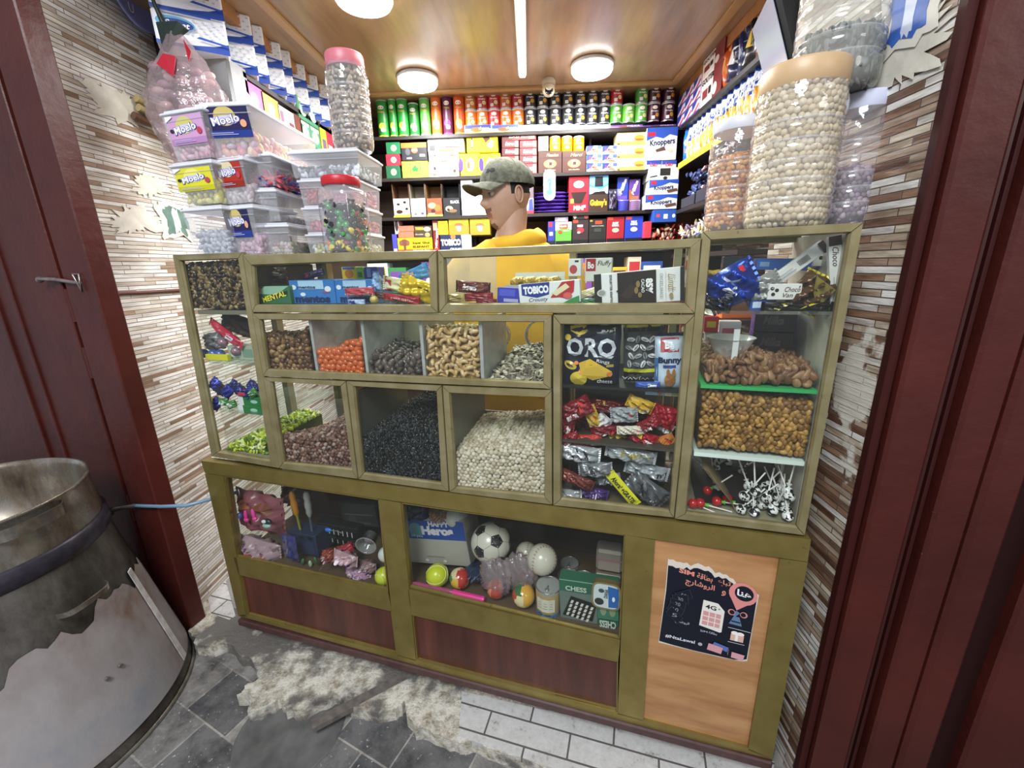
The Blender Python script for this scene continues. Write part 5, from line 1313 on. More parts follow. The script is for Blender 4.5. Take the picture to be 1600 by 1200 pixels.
# ---- left wall
zLt = W(430, 145, X=XLF)[2]; zL = [zLt - .0, W(520, 246, X=XLF)[2]]; 
su = empty('wall_shelf', 'dark shelving along the left wall behind the clear tubs', 'shelf', (XL, 0, 0))
for z in zL:
    b = MB(); b.box(.001, 1.86, z - .02, XLF - XL, 2.75, z - .0005, DKW); b.build('shelf_board', su)
for y in (1.9, 2.74):
    b = MB(); b.box(.001, y, zL[1], .2, y + .014, CEIL - .06, DKW); b.build('upright', su)
def tissue(w, h, t):
    mb = MB(); mb.box(-w / 2, 0, 0, w / 2, t, h, P('eceff4', .3, bump=.3, bscale=30), .006)
    pr = [('p', [(.0, .0), (1, .0), (1, .34), (.8, .2), (.5, .12), (.2, .1), (0, .12)], '22459c')]
    for i in range(7):
        for j in range(4): pr.append(('e', .1 + .13 * i + .06 * (j % 2), .42 + .13 * j, .022, .03, 'c2cbd8'))
    pr += [('e', .3, .62, .26, .2, '5a9cc4'), ('e', .32, .6, .22, .15, '1f3c84'), T('Sweet', .32, .6, .34, .17, 'f8f8fa', shear=.3, bold=.02), ('p', [(.55, .3), (.98, .2), (.98, .26), (.6, .36)], '1f4aa8'), ('r', .1, .92, .8, .97, '1f4aa8')]
    art(mb, pr, w, h, front(-w / 2, -.0004, 0)); return mb


tp = tissue(.21, .103, .085)
proto = tp.build('tissue_pack', label='x', cat='tissue pack'); first = True
edgesx = [(352, 40), (400, 90), (421, 120), (447, 135), (462, 150), (484, 165), (504, 190), (519, 205)]
dd = ['nearest', 'second nearest', 'third nearest', 'fourth nearest', 'fifth nearest', 'sixth nearest', 'seventh nearest', 'farthest']
a = math.radians(33); ex = np.array([math.cos(a), math.sin(a)])
for i, (x, y) in enumerate(edgesx):
    Yc = W(x, y, X=XLF + .03)[1] - (.0 if i else .0)
    for lev in range(2):
        c = np.array([XLF + .03, Yc]) - ex * .105
        M = WM(c[0], c[1], zL[0] + .104 * lev + .0005, a + .04 * (lev - .5) * (1 if i % 2 else -1))
        lb = f'{dd[i]} {"upper" if lev else "lower"} blue-white tissue pack on the top left shelf'
        if first: proto.matrix_world = M; proto['label'] = lb; proto['group'] = 'tissue packs on the left wall'; first = False
        else:
            q_ = proto.copy(); COL.objects.link(q_); q_.matrix_world = M; q_['label'] = lb
def lw(name, label, cat, x0, x1, yt, col, prims=(), d=.14, group=None, X=XLF, zb_=None, yaw=math.pi / 2, side=None):
    ym = W(x0, yt, X=X)[1]; yM = W(x1, yt, X=X)[1]; zt_ = W((x0 + x1) / 2, yt, X=X)[2]; z0 = zL[1] if zb_ is None else zb_
    return carton(abs(yM - ym) - .002, d, zt_ - z0, col, prims, side).build(name, loc=(X, (ym + yM) / 2, z0 + .0004), rot=(0, 0, yaw), label=label, cat=cat, group=group)
lw('card_box', 'grey and black carton with white script behind the hanging bag', 'box', 352, 382, 98, '8c8c8c', [('r', 0, 0, .2, 1, '1c1c1e'), T('hand made', .6, .7, .5, .12, 'f0f0f0', shear=.3), ('r', .2, 0, 1, .4, 'd4d4d6')])
lw('card_box', 'magenta carton with a pink drawing on the left wall', 'box', 383, 408, 132, 'c23a96', [('e', .45, .5, .25, .25, 'e86a84'), ('p', [(0, 0), (.9, 0), (.5, .35), (0, .6)], 'f0e8f0')])
lw('card_box', 'orange-yellow carton with a cut out card on the left wall', 'box', 408, 433, 150, 'e6a22c', [('e', .5, .5, .25, .3, 'f0b84c'), ('r', .35, .35, .65, .7, 'f4ece4')])
lw('card_box', 'white carton with dark red print beside the orange one', 'box', 434, 458, 170, 'ece6ea', [('r', .1, .2, .3, .8, '8a5a78'), ('r', .6, .1, .9, .5, '7c2a38')])
lw('card_box', 'narrow brown carton on the left wall', 'box', 458, 470, 180, '6c2a1e', [])
for i, (x0, x1) in enumerate(((470, 484), (484, 498))):
    for r in range(2):
        zb_ = zL[1] + .1 * r
        y0 = W(x0, 200, X=XLF)[1]; y1 = W(x1, 200, X=XLF)[1]
        carton(abs(y1 - y0) - .002, .12, .098, '4f8a68', [('e', .5, .5, .35, .3, 'a8c8b0'), ('r', .1, .8, .9, .95, 'd8e8dc')]).build('tea_box', loc=(XLF, (y0 + y1) / 2, zb_ + .0004), rot=(0, 0, math.pi / 2), label=f'green tea carton on the left wall, {"lower" if r == 0 else "upper"} {"near" if i == 0 else "far"} one', cat='box')
lw('tea_box', 'lime yellow printed carton right of the green tea cartons', 'box', 499, 508, 196, 'b8c83c', [('r', .2, .1, .8, .5, '7a5a78')])
lw('tea_box', 'red and white printed carton left of the pistachio jar', 'box', 508, 518, 202, 'b83a4c', [('r', .2, .2, .8, .4, 'e8d8d8')])
# ================================================================== goods inside the cases
def ci(name, label, cat, x0, y0, x1, y1, d, mbf, yaw=0.0, pitch=0.0, roll=0.0, group=None, z=None, zc=False):
    """goods standing in the counter: size and place from the picture rectangle at depth d; mbf(w, h) builds it"""
    (u0, z1), (u1, _), (_, z0) = CP(x0, y0, d), CP(x1, y0, d), CP((x0 + x1) / 2, y1, d)
    u0 = CP(x0, (y0 + y1) / 2, d)[0]; u1 = CP(x1, (y0 + y1) / 2, d)[0]; z1 = CP((x0 + x1) / 2, y0, d)[1]
    w, h = u1 - u0, z1 - z0; zz = (z0 + z1) / 2 if zc else (z0 if z is None else z)
    return mbf(w, h).build(name, M=CM((u0 + u1) / 2, d, zz, yaw, pitch, roll), label=label, cat=cat, group=group)


def cpouch(name, label, cat, cx, cy, L, Wd, d, ang, col, prims=(), t=.02, seed=0, crumple=.7, ends='lr', tilt=0.0, group=None, metal=0.0, back=None, crimp=None, yaw=0.0):
    """foil packet centred at a picture point; ang is its slope in the picture, tilt leans it back"""
    u, z = CP(cx, cy, d)
    return pouch(L, Wd, t, col, prims, crimp=crimp, seed=seed, crumple=crumple, ends=ends, metal=metal, back=back).build(name, M=CM(u, d, z, yaw, tilt, ang), label=label, cat=cat, group=group)


# --- top left drawer
zt = zr1 + .001
ci('sweet_box', 'green box lettered in yellow and black, left end of the left drawer', 'box', 401, 447, 453, 475, .035, lambda w, h: carton(w, .05, h, '2f6a45', [('p', [(0, .6), (.3, 1), (1, 1), (.6, .5)], '8fb8a0'), ('p', [(.12, .08), (.92, .45), (.95, .75), (.14, .38)], '17201a'), T('MENTAL', .53, .42, .74, .3, 'e8e03c', ang=.22, bold=.03), ('e', .1, .8, .08, .14, 'e86a7c')]), z=zt)
mento = lambda w, h: carton(w, .09, h, '2f78c0', [('e', .1, .7, .06, .1, 'dfe8f2'), ('e', .86, .62, .07, .12, 'dfe8f2'), ('e', .3, .4, .06, .08, 'dfe8f2'), ('r', .22, .62, .78, .98, 'a8cdea'), T('mentos', .5, .2, .78, .3, '16295c', bold=.05), T('mentos', .4, .7, .4, .12, '16295c', bold=.03), T('mint', .82, .5, .16, .1, 'd8323c')])
ci('mint_carton', 'left blue mint carton with white sweets printed on it', 'carton', 453, 438, 523, 475, .05, mento, z=zt)
ci('mint_carton', 'right blue mint carton partly covered by red packets', 'carton', 524, 438, 588, 475, .055, mento, z=zt)
cpouch('chocolate_bar', 'purple wrapped chocolate bar lying on the blue mint cartons', 'chocolate', 489, 429, .075, .02, .08, .22, '3c2460', [('e', .3, .5, .1, .3, 'c83a5c'), T('yaourt', .66, .5, .3, .4, 'e0d8ec')], t=.018, seed=3)
cpouch('sweet_bag', 'shiny dark brown bag behind the green lettered box', 'bag', 430, 428, .085, .05, .12, -.1, '3a2a22', [('e', .3, .6, .2, .2, '8a7c70')], t=.04, seed=6, crumple=1)
ci('sweet_box', 'salmon box with white Arabic letters in the left drawer', 'box', 428, 414, 460, 440, .2, lambda w, h: carton(w, .05, h, 'd86a50', [T('\ufeae\ufe91\ufeee\ufe9f', .6, .6, .6, .3, 'f0d8cc')]))
ci('sweet_box', 'small yellow box of sweets standing behind the mint cartons', 'box', 534, 417, 557, 437, .16, lambda w, h: carton(w, .04, h, 'e8c42c', [('e', .5, .45, .3, .35, 'c87a2c'), ('r', .1, .8, .9, .98, '3a6ab0')]))
ci('sweet_box', 'small green box behind the mint cartons', 'box', 557, 417, 568, 437, .16, lambda w, h: carton(w, .04, h, '8cc04c', [('r', .2, .2, .8, .6, '3a7a3c')]))
ci('sweet_box', 'small dark blue box behind the mint cartons', 'box', 569, 417, 590, 437, .16, lambda w, h: carton(w, .04, h, '2c3f94', [('r', .2, .2, .5, .9, '8aa0e0'), ('r', .6, .1, .8, .7, '5a78cc')]))
cpouch('wafer_bag', 'cream packet with a red end and barcode in the left drawer', 'bag', 630, 447, .115, .04, .07, -.16, 'e0d8a8', [('r', 0, 0, .22, 1, 'b83440'), ('r', .02, .1, .2, .45, 'e8e4e4'), ('r', .5, .2, .95, .5, 'c8bc7c')], t=.022, seed=9)
cpouch('crisp_bag', 'bright yellow foil bag at the right end of the left drawer', 'bag', 652, 452, .095, .055, .045, -.35, 'd8b822', [('p', [(.1, .2), (.5, .0), (.9, .3), (.6, .5)], 'f0dc50'), ('r', .6, .66, .92, .72, '4a3c1c')], t=.03, seed=12, crumple=1.2, metal=.3)
cpouch('crisp_bag', 'light blue and orange packet behind the yellow foil bag', 'bag', 648, 430, .09, .04, .13, .35, '4a90cc', [('r', 0, .1, .55, .9, 'e8a888'), ('r', .1, .2, .3, .6, 'c86448')], t=.02, seed=13)
cpouch('chocolate_bar', 'red packet lying across the right mint carton', 'chocolate', 562, 456, .085, .022, .03, .03, 'b8424c', [('r', 0, 0, 1, .3, 'e4dcdc')], t=.018, seed=14)
cpouch('chocolate_bar', 'long dark red bar with pale letters on the drawer floor', 'chocolate', 628, 467, .1, .02, .03, -.12, '9c1c28', [T('green apple', .5, .5, .6, .4, 'e0c8c0'), ('r', 0, 0, 1, .2, '5c8a4c')], t=.016, seed=15)
cpouch('chocolate_bar', 'brown bar lying between red bar and blue carton', 'chocolate', 598, 462, .06, .02, .05, -.1, '5a3a30', [], t=.016, seed=16)
cpouch('sweet_bag', 'crinkled light blue film bag beside the cream packet', 'bag', 589, 440, .02, .05, .06, 0, '8ab0dc', [], t=.02, seed=17, crumple=1.5, ends='tb')
cpouch('sweet_bag', 'small blue and white packet at the foot of the right mint carton', 'bag', 557, 472, .05, .015, .022, 0, 'a8c0e4', [('r', .1, .2, .5, .8, '2c3c8c')], t=.012, seed=18)
b = MB(); b.ell((0, 0, 0), (.012, .012, .012), P('d8c878', .25, .5, bump=.8, bscale=200), 6); u, z = CP(580, 467, .022)
b.build('foil_ball', M=CM(u, .035, zt + .0125), label='small ball in yellow foil between the packets', cat='sweet')
# --- top right drawer
cpouch('chocolate_bar', 'brown bar with white script at the left of the right drawer', 'chocolate', 739, 449, .085, .03, .04, -.08, '5c2020', [T('Extrem', .42, .5, .46, .5, 'f0e8e4', shear=.3, bold=.03), ('r', .68, .2, .9, .8, '7a4a38')], t=.02, seed=21, crimp='2a1414')
cpouch('chocolate_bar', 'upper dark red bar under the white-script bar', 'chocolate', 748, 464, .07, .02, .035, .04, '8a1c28', [], t=.016, seed=22)
cpouch('chocolate_bar', 'lower dark red bar on the floor of the right drawer', 'chocolate', 760, 471, .05, .014, .03, 0, '7c1c2c', [], t=.012, seed=23)
cpouch('noodle_bag', 'small clear packet of yellow straws in the drawer corner', 'bag', 712, 467, .045, .025, .03, 0, 'b8a468', [('r', .1, k / 6, .9, k / 6 + .05, '8c7840') for k in range(6)], t=.018, seed=24)
ci('sweet_bag', 'blue packet with pale print beside the slanted biscuit box', 'bag', 776, 448, 811, 474, .04, lambda w, h: carton(w, .02, h, '3438a8', [('r', .1, .5, .8, .9, '5058c8'), ('r', .3, .15, .95, .35, 'a8acd8')]), roll=-.06, z=zt)
ci('biscuit_box', 'white and navy biscuit box with red wafer picture, right drawer', 'box', 812, 433, 908, 474, .03, lambda w, h: carton(w * 1.0, .03, h * .86, 'e4e8e6', [('p', [(.05, 1), (.52, 1), (.5, .45), (.3, .34), (.05, .5)], '20348c'), T('TOBICO', .29, .7, .42, .36, 'f4f4f4', bold=.06), T('Crousty', .32, .24, .32, .22, '20285c', shear=.3), ('p', [(.52, .3), (.6, .55), (.72, .95), (.92, .98), (.9, .5), (.78, .22), (.66, .3)], 'b8242c'), ('p', [(.54, .5), (.78, .88), (.84, .7), (.62, .36)], 'e4dcb0'), ('p', [(.7, 0), (.98, 0), (.98, .3), (.86, .2)], '3c8c4c'), ('e', .8, .34, .07, .14, 'd8605c')]), roll=.075, z=zt + .001)
cb = [('r', .0, 0, .085, 1, '20241f'), ('e', .085, .42, .055, .11, 'cfcfcc'), ('e', .085, .42, .04, .08, '9a9a94'), T('EDELBITTER KRAFTIG', .195, .52, .84, .028, '222222', ang=-1.5708, bold=.02), ('r', .27, .02, .70, .98, '241a18'), ('p', [(.3, .3), (.42, .62), (.5, .45), (.38, .16)], '382824'), ('p', [(.25, .44), (.29, .5), (.29, .38)], '241a18'),
      ('e', .50, .6, .022, .1, '8c7440'), ('e', .48, .42, .022, .1, '8c7440'), ('e', .52, .28, .022, .08, '8c7440'), T('85%', .625, .52, .46, .08, 'f2f2f0', ang=-1.5708, bold=.06), T('CACAO', .555, .54, .4, .036, 'e8e8e6', ang=-1.5708, bold=.03), T('EXCELLENCE', .755, .5, .7, .032, '8a8a88', ang=-1.5708), ('r', .80, .08, .803, .92, 'a8a8a6'),
      T('Lindt', .865, .58, .5, .08, 'a08c5c', ang=-1.5708, shear=.35), ('e', .86, .2, .022, .08, 'a08c5c'), ('r', .955, 0, 1, 1, '20201e')]
ci('chocolate_bar_box', 'large black and white dark chocolate box, tilted, right drawer', 'chocolate', 930, 404, 1073, 474, .03, lambda w, h: carton(w * .985, .014, h * .76, 'e9e9e8', cb), roll=.075, z=zt + .002)
ci('wood_slip', 'thin reddish strip under the tilted chocolate box', 'strip', 1028, 469, 1070, 474, .028, lambda w, h: carton(w, .02, h, '8a4a34'), z=zt)
b = MB(); b.box(-.07, 0, 0, .07, .1, .035, P('3a2a22', .4)); b.box(-.072, -.002, .03, .072, .002, .045, P('d8d4d0', .3)); b.box(-.072, .1, 0, .072, .102, .075, P('dfe3e6', .2))
rs_ = np.random.RandomState(2); bake(b, csphere(3), np.array([[rs_.uniform(-.06, .06), rs_.uniform(.01, .09), .045 + .01 * rs_.rand()] for _ in range(1)]) * 1.0, rs_, [P('c8a84c')]) if False else None
u, z = CP(832, 470, .12); tb = b.build('sweet_carton', M=CM(u, .11, zt), label='open dark carton with clear lid behind the slanted box', cat='carton')
fb = MB(); fb.ell((0, 0, 0), (.0145, .0145, .0145), P('cfae5a', .28, .6, bump=1.0, bscale=160), 6)
p0_ = None
for i in range(4):
    for j in range(3):
        M = CM(u - .051 + .034 * i, .135 + .03 * j, zt + .05)
        if p0_ is None: p0_ = fb.build('foil_ball', M=M, label='gold foil ball chocolate in the open dark carton', cat='chocolate', group='gold foil balls in the open carton')
        else: q_ = p0_.copy(); COL.objects.link(q_); q_.matrix_world = M
ci('sweet_box', 'small white and red box standing behind, left of the chocolate box', 'box', 888, 404, 908, 432, .17, lambda w, h: carton(w, .04, h, 'ece8e6', [('e', .4, .4, .3, .25, 'c0444c'), ('r', .5, .8, .8, .9, '2a2a2a')]))
ci('sweet_box', 'white box with a red label and black script behind the chocolate box', 'box', 914, 403, 956, 440, .19, lambda w, h: carton(w, .04, h, 'e6e2dc', [('r', .04, .45, .4, .98, 'a82434'), T('Bo', .22, .7, .24, .3, 'f4f0f0', bold=.04), T('Fluffy', .72, .75, .5, .26, '2a2a2c', shear=.2)]))
cpouch('wafer_bag', 'cream stick pack lying behind the white biscuit box', 'bag', 920, 458, .05, .02, .08, .3, 'd8cca8', [], t=.015, seed=26)
cpouch('sweet_bag', 'green packet at the foot of the biscuit box', 'bag', 917, 471, .04, .014, .04, 0, '2f6a45', [], t=.012, seed=27)
# --- ORO section
zo = Z(960, 608, .03) + .002
oro = [('p', [(.0, .98), (.6, 1), (.6, .86), (.3, .8), (.0, .86)], '0e1428'), ('p', [(.12, .98), (.4, 1), (.44, .88), (.3, .84), (.14, .9)], 'd8b84c'), ('e', .09, .8, .06, .05, 'd8b84c'), T('\ufeed\ufead\ufeed\ufe83', .8, .93, .26, .07, 'f0f0f0', bold=.03),
       T('ORO', .5, .65, .86, .3, 'c8ccd4', bold=.03), ('p', [(.6, .52), (.9, .52), (.86, .48), (.7, .5)], 'c8ccd4'), T('Rings', .72, .43, .22, .07, 'd8d8d4', ang=-.15, bold=.02), ('r', .78, .35, .9, .39, '9a8a3c'),
       ('e', .15, .36, .12, .06, 'c8a83c', -.4), ('e', .14, .36, .07, .02, '3a2a10', -.4), ('e', .3, .14, .15, .12, 'd8c03c'), ('e', .35, .26, .05, .05, 'e88a4c'), ('p', [(.3, .4), (.5, .48), (.88, .28), (.82, .2), (.55, .12), (.36, .2)], 'd8b440'), ('e', .52, .34, .05, .045, '17120c'), ('e', .84, .24, .05, .04, 'e88a4c'), ('e', .26, .4, .04, .03, 'e88a4c'), T('cheese', .76, .12, .26, .07, 'e8e8e8', ang=.03)]
u0, u1 = U(878, 560, .03), U(970, 560, .03); h_ = Z(920, 508, .03) - zo
pouch(u1 - u0 - .004, h_ * .99, .05, '12162a', oro, crimp='1a1f38', seed=2, crumple=.4).build('crisp_bag', M=CM((u0 + u1) / 2, .045, zo + h_ * .5, 0, -.05, 0), label='black crisp bag with big silver letters and yellow rings', cat='crisp bag')
b = pouch(.095, .145, .04, '4a4a4c', [('r', 0, .86, 1, .97, '1a1a1a'), ('r', 0, .93, 1, .98, 'b8a82c'), ('r', 0, .0, 1, .18, '141416'), ('r', 0, .17, 1, .23, 'c8c82c')] + [('e', .15 + .17 * (i % 5) + .05 * (i // 5 % 2), .32 + .14 * (i // 5), .1, .035, ['b8babc', '8a8c90', 'd8dadc'][i % 3], (i * 1.3) % 3 - 1.5) for i in range(20)] + [('e', .15 + .17 * (i % 5) + .05 * (i // 5 % 2), .32 + .14 * (i // 5), .08, .008, '3a3c40', (i * 1.3) % 3 - 1.5) for i in range(20)] + [T('NO WJAVA', .5, .09, .7, .09, 'c8c8c8', ang=3.14)], seed=5, crumple=.4)
u, z = CP(1005, 555, .06); b.build('seed_bag', M=CM(u, .075, zo + .085, 0, -.04, .06), label='clear bag of striped sunflower seeds with black yellow bands', cat='seed bag')
b = pouch(.062, .125, .035, 'c4d4e4', [('r', .2, .72, .85, .98, 'a81c30'), T('Be', .52, .84, .34, .14, 'f4f0f0', bold=.05), T('Bunny', .54, .55, .84, .15, '1c2454', bold=.05), ('r', .3, .42, .75, .47, '2c4494'), ('r', .0, .15, .12, .6, '3a78b8'), ('e', .55, .18, .2, .13, 'a8703c'), ('e', .48, .32, .06, .08, 'a8703c'), ('e', .68, .33, .06, .08, 'a8703c')], crimp='1c2040', seed=7, crumple=.3)
u, z = CP(1047, 560, .03); b.build('biscuit_bag', M=CM(u - .002, .045, zo + .068, 0, -.03, .05), label='pale blue biscuit bag with red label and brown rabbit biscuit', cat='biscuit bag')
cpouch('sweet_bag', 'small blue and white packet at the foot of the seed bag', 'bag', 1012, 601, .05, .014, .03, .05, '3c62c0', [('r', .5, .1, .9, .8, 'e8f0f0')], t=.012, seed=31)
ci('shelf_strip', 'thin pale blue printed packet under the middle shelf edge', 'pack', 1008, 612, 1060, 618, .03, lambda w, h: carton(w, .1, h, '9cc8e0', [('e', .45, .5, .08, .4, 'e06a4c'), ('r', .6, 0, .8, 1, 'e8d8b0'), ('r', .82, 0, 1, 1, 'b8cc7c')], bev=.0005))
RB_ = [(900, 640, .075, .05, .5, '7c1424', 'dark red'), (882, 662, .05, .05, -.2, '8c1828', 'deep red'), (925, 650, .03, .065, .35, 'd8b84c', 'gold and white'), (950, 635, .08, .035, -.1, '6c1420', 'maroon'), (975, 648, .06, .04, .1, '9a9ea4', 'silver'), (1000, 632, .06, .035, -.35, 'd0a838', 'golden'), (1035, 650, .06, .055, -.3, 'a01428', 'bright red'), (1040, 668, .035, .03, -.5, 'dcd8dc', 'white'),
       (890, 685, .05, .03, .45, '8c1828', 'red and white'), (915, 688, .075, .03, .12, 'c83c34', 'red and yellow'), (950, 672, .08, .025, .2, '7c1424', 'wine red'), (965, 686, .06, .03, -.25, 'd8c44c', 'yellow and white'), (985, 672, .06, .022, .1, 'e8e0d0', 'cream'), (1005, 684, .06, .035, -.3, 'b01c30', 'red lettered'), (1035, 690, .055, .03, .5, 'c87a34', 'orange'), (940, 660, .04, .04, .9, 'e4e0e0', 'white foil'), (1015, 662, .05, .03, .6, '8c1828', 'crimson')]
for i, (x, y, L, w_, a_, c, nm) in enumerate(RB_):
    cpouch('sweet_bag', f'{nm} crumpled biscuit packet in the second shelf heap, {"upper" if y < 665 else "lower"} {"left" if x < 920 else ("middle" if x < 985 else "right")} part', 'packet', x, y, L, w_, .035 + .012 * (i % 4), a_, c, [('r', .55, .1, .9, .5, 'e8e4e4'), ('r', .1, .6, .4, .9, 'e0b83c')] if i % 2 else [('r', .1, .1, .5, .35, 'f0ecec'), ('p', [(.6, .2), (.9, .5), (.7, .9)], 'd83c3c')], t=.024, seed=40 + i, crumple=1.4, group='crumpled biscuit packets on the second shelf', tilt=.15 * ((i % 3) - 1))
for i in range(8):
    cpouch('sweet_bag', 'dark red packet at the back of the second shelf heap', 'packet', 885 + i * 22, 655, .08, .06, .12, .3 * (-1) ** i, '6c1420', [], t=.04, seed=80 + i, crumple=1.0, group='dark red packets behind')
SB_ = [(905, 708, .1, .045, -.05, 'b8bcc0', 'silver zebra striped bag at the left', [('e', .3, .5, .04, .4, '2a2a2c', .5), ('e', .5, .5, .03, .4, '2a2a2c', .5), ('e', .7, .5, .04, .4, '2a2a2c', .5)]), (985, 710, .115, .035, -.1, 'c4c8cc', 'long silver bag with yellow outlined letters', [T('Decorado', .6, .65, .6, .4, 'b8a82c', bold=.03)]), (1010, 735, .1, .04, -.15, 'b4b8be', 'silver bag with a barcode tag', [('r', .7, 0, .95, .7, 'e4e6ec'), ('r', .76, .1, .8, .6, '2a2a2c'), ('r', .84, .1, .88, .6, '2a2a2c')]), (930, 733, .08, .04, .1, '8a8c90', 'grey striped bag in the middle', [('e', .4, .5, .04, .4, '3a3a3c', .7)]),
       (1010, 765, .1, .06, -.6, '6c6e74', 'dark grey glossy bag in the right corner', [('e', .4, .5, .1, .4, '26262a', .4), T('GNT', .8, .3, .2, .2, 'e8e8e8')]), (925, 768, .08, .03, -.15, '5c3c8c', 'purple and red packet with white stripes at the bottom', [('r', .1 + .09 * k, .1, .14 + .09 * k, .6, 'e8e0f0') for k in range(9)]), (900, 748, .09, .03, -.35, '7a3c34', 'brown red thin packet on the left', []), (890, 775, .06, .04, 0, 'c0c0c4', 'crumpled clear silver bag in the left corner', []), (950, 748, .06, .03, .2, '9a9ca0', 'small silver bag beside the yellow strip', [])]
for i, (x, y, L, w_, a_, c, nm, pr) in enumerate(SB_):
    cpouch('snack_bag', nm + (' of the lowest shelf' if len(nm.split()) < 12 else ''), 'bag', x, y, L, w_, .03 + .014 * (i % 3), a_, c, pr, t=.028, seed=100 + i, crumple=1.3, metal=.35, group='silver snack bags on the lowest shelf')
u, z = CP(973, 765, .022)
b = pouch(.1, .028, .008, 'e0dc2c', [T('Ahora! +GRATIS', .52, .5, .86, .5, '1c1c14', bold=.03)], seed=9, crumple=.2, ends='lr'); b.build('paper_banner', M=CM(u, .026, z, 0, 0, -.85), label='slanting yellow strip with black capitals on the silver bags', cat='strip')
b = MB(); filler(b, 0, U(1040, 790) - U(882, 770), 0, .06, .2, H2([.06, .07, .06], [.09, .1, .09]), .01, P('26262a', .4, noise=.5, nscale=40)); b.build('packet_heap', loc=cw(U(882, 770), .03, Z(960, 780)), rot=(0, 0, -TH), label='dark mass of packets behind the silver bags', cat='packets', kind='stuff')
# --- left column goods
z1 = Z(345, 567) + .0005
cpouch('toy_bag', 'long red and white plastic packet leaning in the left column', 'packet', 353, 521, .125, .028, .04, -.62, 'b8203c', [('r', 0, 0, 1, .35, 'e8e0e4'), ('r', .6, .3, .8, .8, 'd8d0e0')], t=.02, seed=51)
cpouch('sweet_bag', 'dark shiny bag high in the left column', 'bag', 372, 507, .12, .065, .1, -.3, '3c2620', [('e', .4, .5, .15, .2, '6c5c54')], t=.04, seed=52, crumple=1.2)
cpouch('sweet_bag', 'clear grey crinkled bag behind the blue marbles', 'bag', 336, 533, .07, .06, .07, .2, '6c6a6c', [], t=.03, seed=53, crumple=1.6)
fb = MB(); fb.ell((0, 0, 0), (.016,) * 3, P('3c56a0', .15, coat=.6, noise=.5, nscale=90), 6)
o_ = None
for x, y, nm in ((319, 557, 'left'), (333, 551, 'middle'), (343, 549, 'right')):
    u, z = CP(x, y, .05)
    o2 = fb.build('marble_ball', M=CM(u, .05, z1 + .016 if nm != 'x' else z), label=f'{nm} blue swirled ball sweet in the left column', cat='sweet', group='blue ball sweets')
fb2 = MB(); fb2.ell((0, 0, 0), (.016,) * 3, P('8a6a78', .2, coat=.6, noise=.5, nscale=90), 6)
for x, y, nm in ((348, 535, 'upper'), (369, 549, 'lower')):
    u, z = CP(x, y, .045); fb2.build('marble_ball', M=CM(u, .045, z), label=f'{nm} purple-brown ball sweet in the left column', cat='sweet')
ci('chewing_gum', 'thin yellow gum packet on the glass shelf, left column', 'pack', 321, 555, 355, 564, .025, lambda w, h: carton(w, .015, h, 'dcd81e'), z=z1)
ci('clear_box', 'small clear compartment box with labels, left column', 'box', 358, 548, 400, 569, .05, lambda w, h: carton(w, .05, h, 'a8b4a0', [('r', .1, .2, .45, .8, 'dfe6ea'), ('r', .55, .2, .9, .8, '7a9a80')]), z=z1)
z2 = Z(365, 644) + .0005
for i, (x, y) in enumerate(((332, 631), (338, 608), (350, 612), (362, 605), (330, 600), (390, 605), (385, 615), (372, 612))):
    cpouch('wrapped_sweet', f'dark blue foil wrapped sweet, {["bottom left", "upper left", "upper middle", "middle", "far left", "right", "lower right", "centre right"][i]} in the left column', 'sweet', x + 6, y, .046, .034, .04 + .02 * (i % 2), .8 * (-1) ** i, '20246c' if i % 2 else '2c34a4', [], t=.02, seed=70 + i, crumple=1.4, metal=.3, group='dark blue foil sweets in the left column')
for i, (x, y, nm) in enumerate(((350, 628, 'left'), (362, 632, 'middle'), (395, 614, 'right'))):
    cpouch('wrapped_sweet', f'green and white wrapped sweet, {nm} one in the left column', 'sweet', x, y, .036, .026, .03, .3 * i, '4a8a4c', [('e', .5, .5, .3, .3, 'dfe8e0')], t=.016, seed=90 + i, crumple=1.2, metal=.2)
cpouch('wrapped_sweet', 'red wrapped sweet above the green gum boxes', 'sweet', 378, 616, .03, .012, .03, .0, 'c0344c', [], t=.012, seed=95)
for i in range(2):
    ci('chewing_gum', f'{"lower" if i == 0 else "upper"} green gum box with a white corner, left column', 'box', 373, 634 - i * 13, 412, 647 - i * 13, .03, lambda w, h: carton(w, .04, h, '1f7a3c', [('p', [(0, 0), (.2, 0), (.2, 1), (0, 1)], 'e8ecea'), ('e', .62, .5, .14, .2, 'a8d0c0')]))
mb = MB(); r_ = np.random.RandomState(2); bake(mb, t_ell((.012, .008, .006), 3), r_.rand(60, 3) * [.05, .06, .03], r_, [P('3c3cc0', .2), P('e8ecf8', .25), P('6c8cdc', .2)])
u, z = CP(398, 712, .03); mb.build('wrapped_sweets', loc=cw(u - .01, .03, zb0 + .006), rot=(0, 0, -TH), label='blue and white wrapped sweets in the lower right of the left column', cat='sweets', kind='stuff')
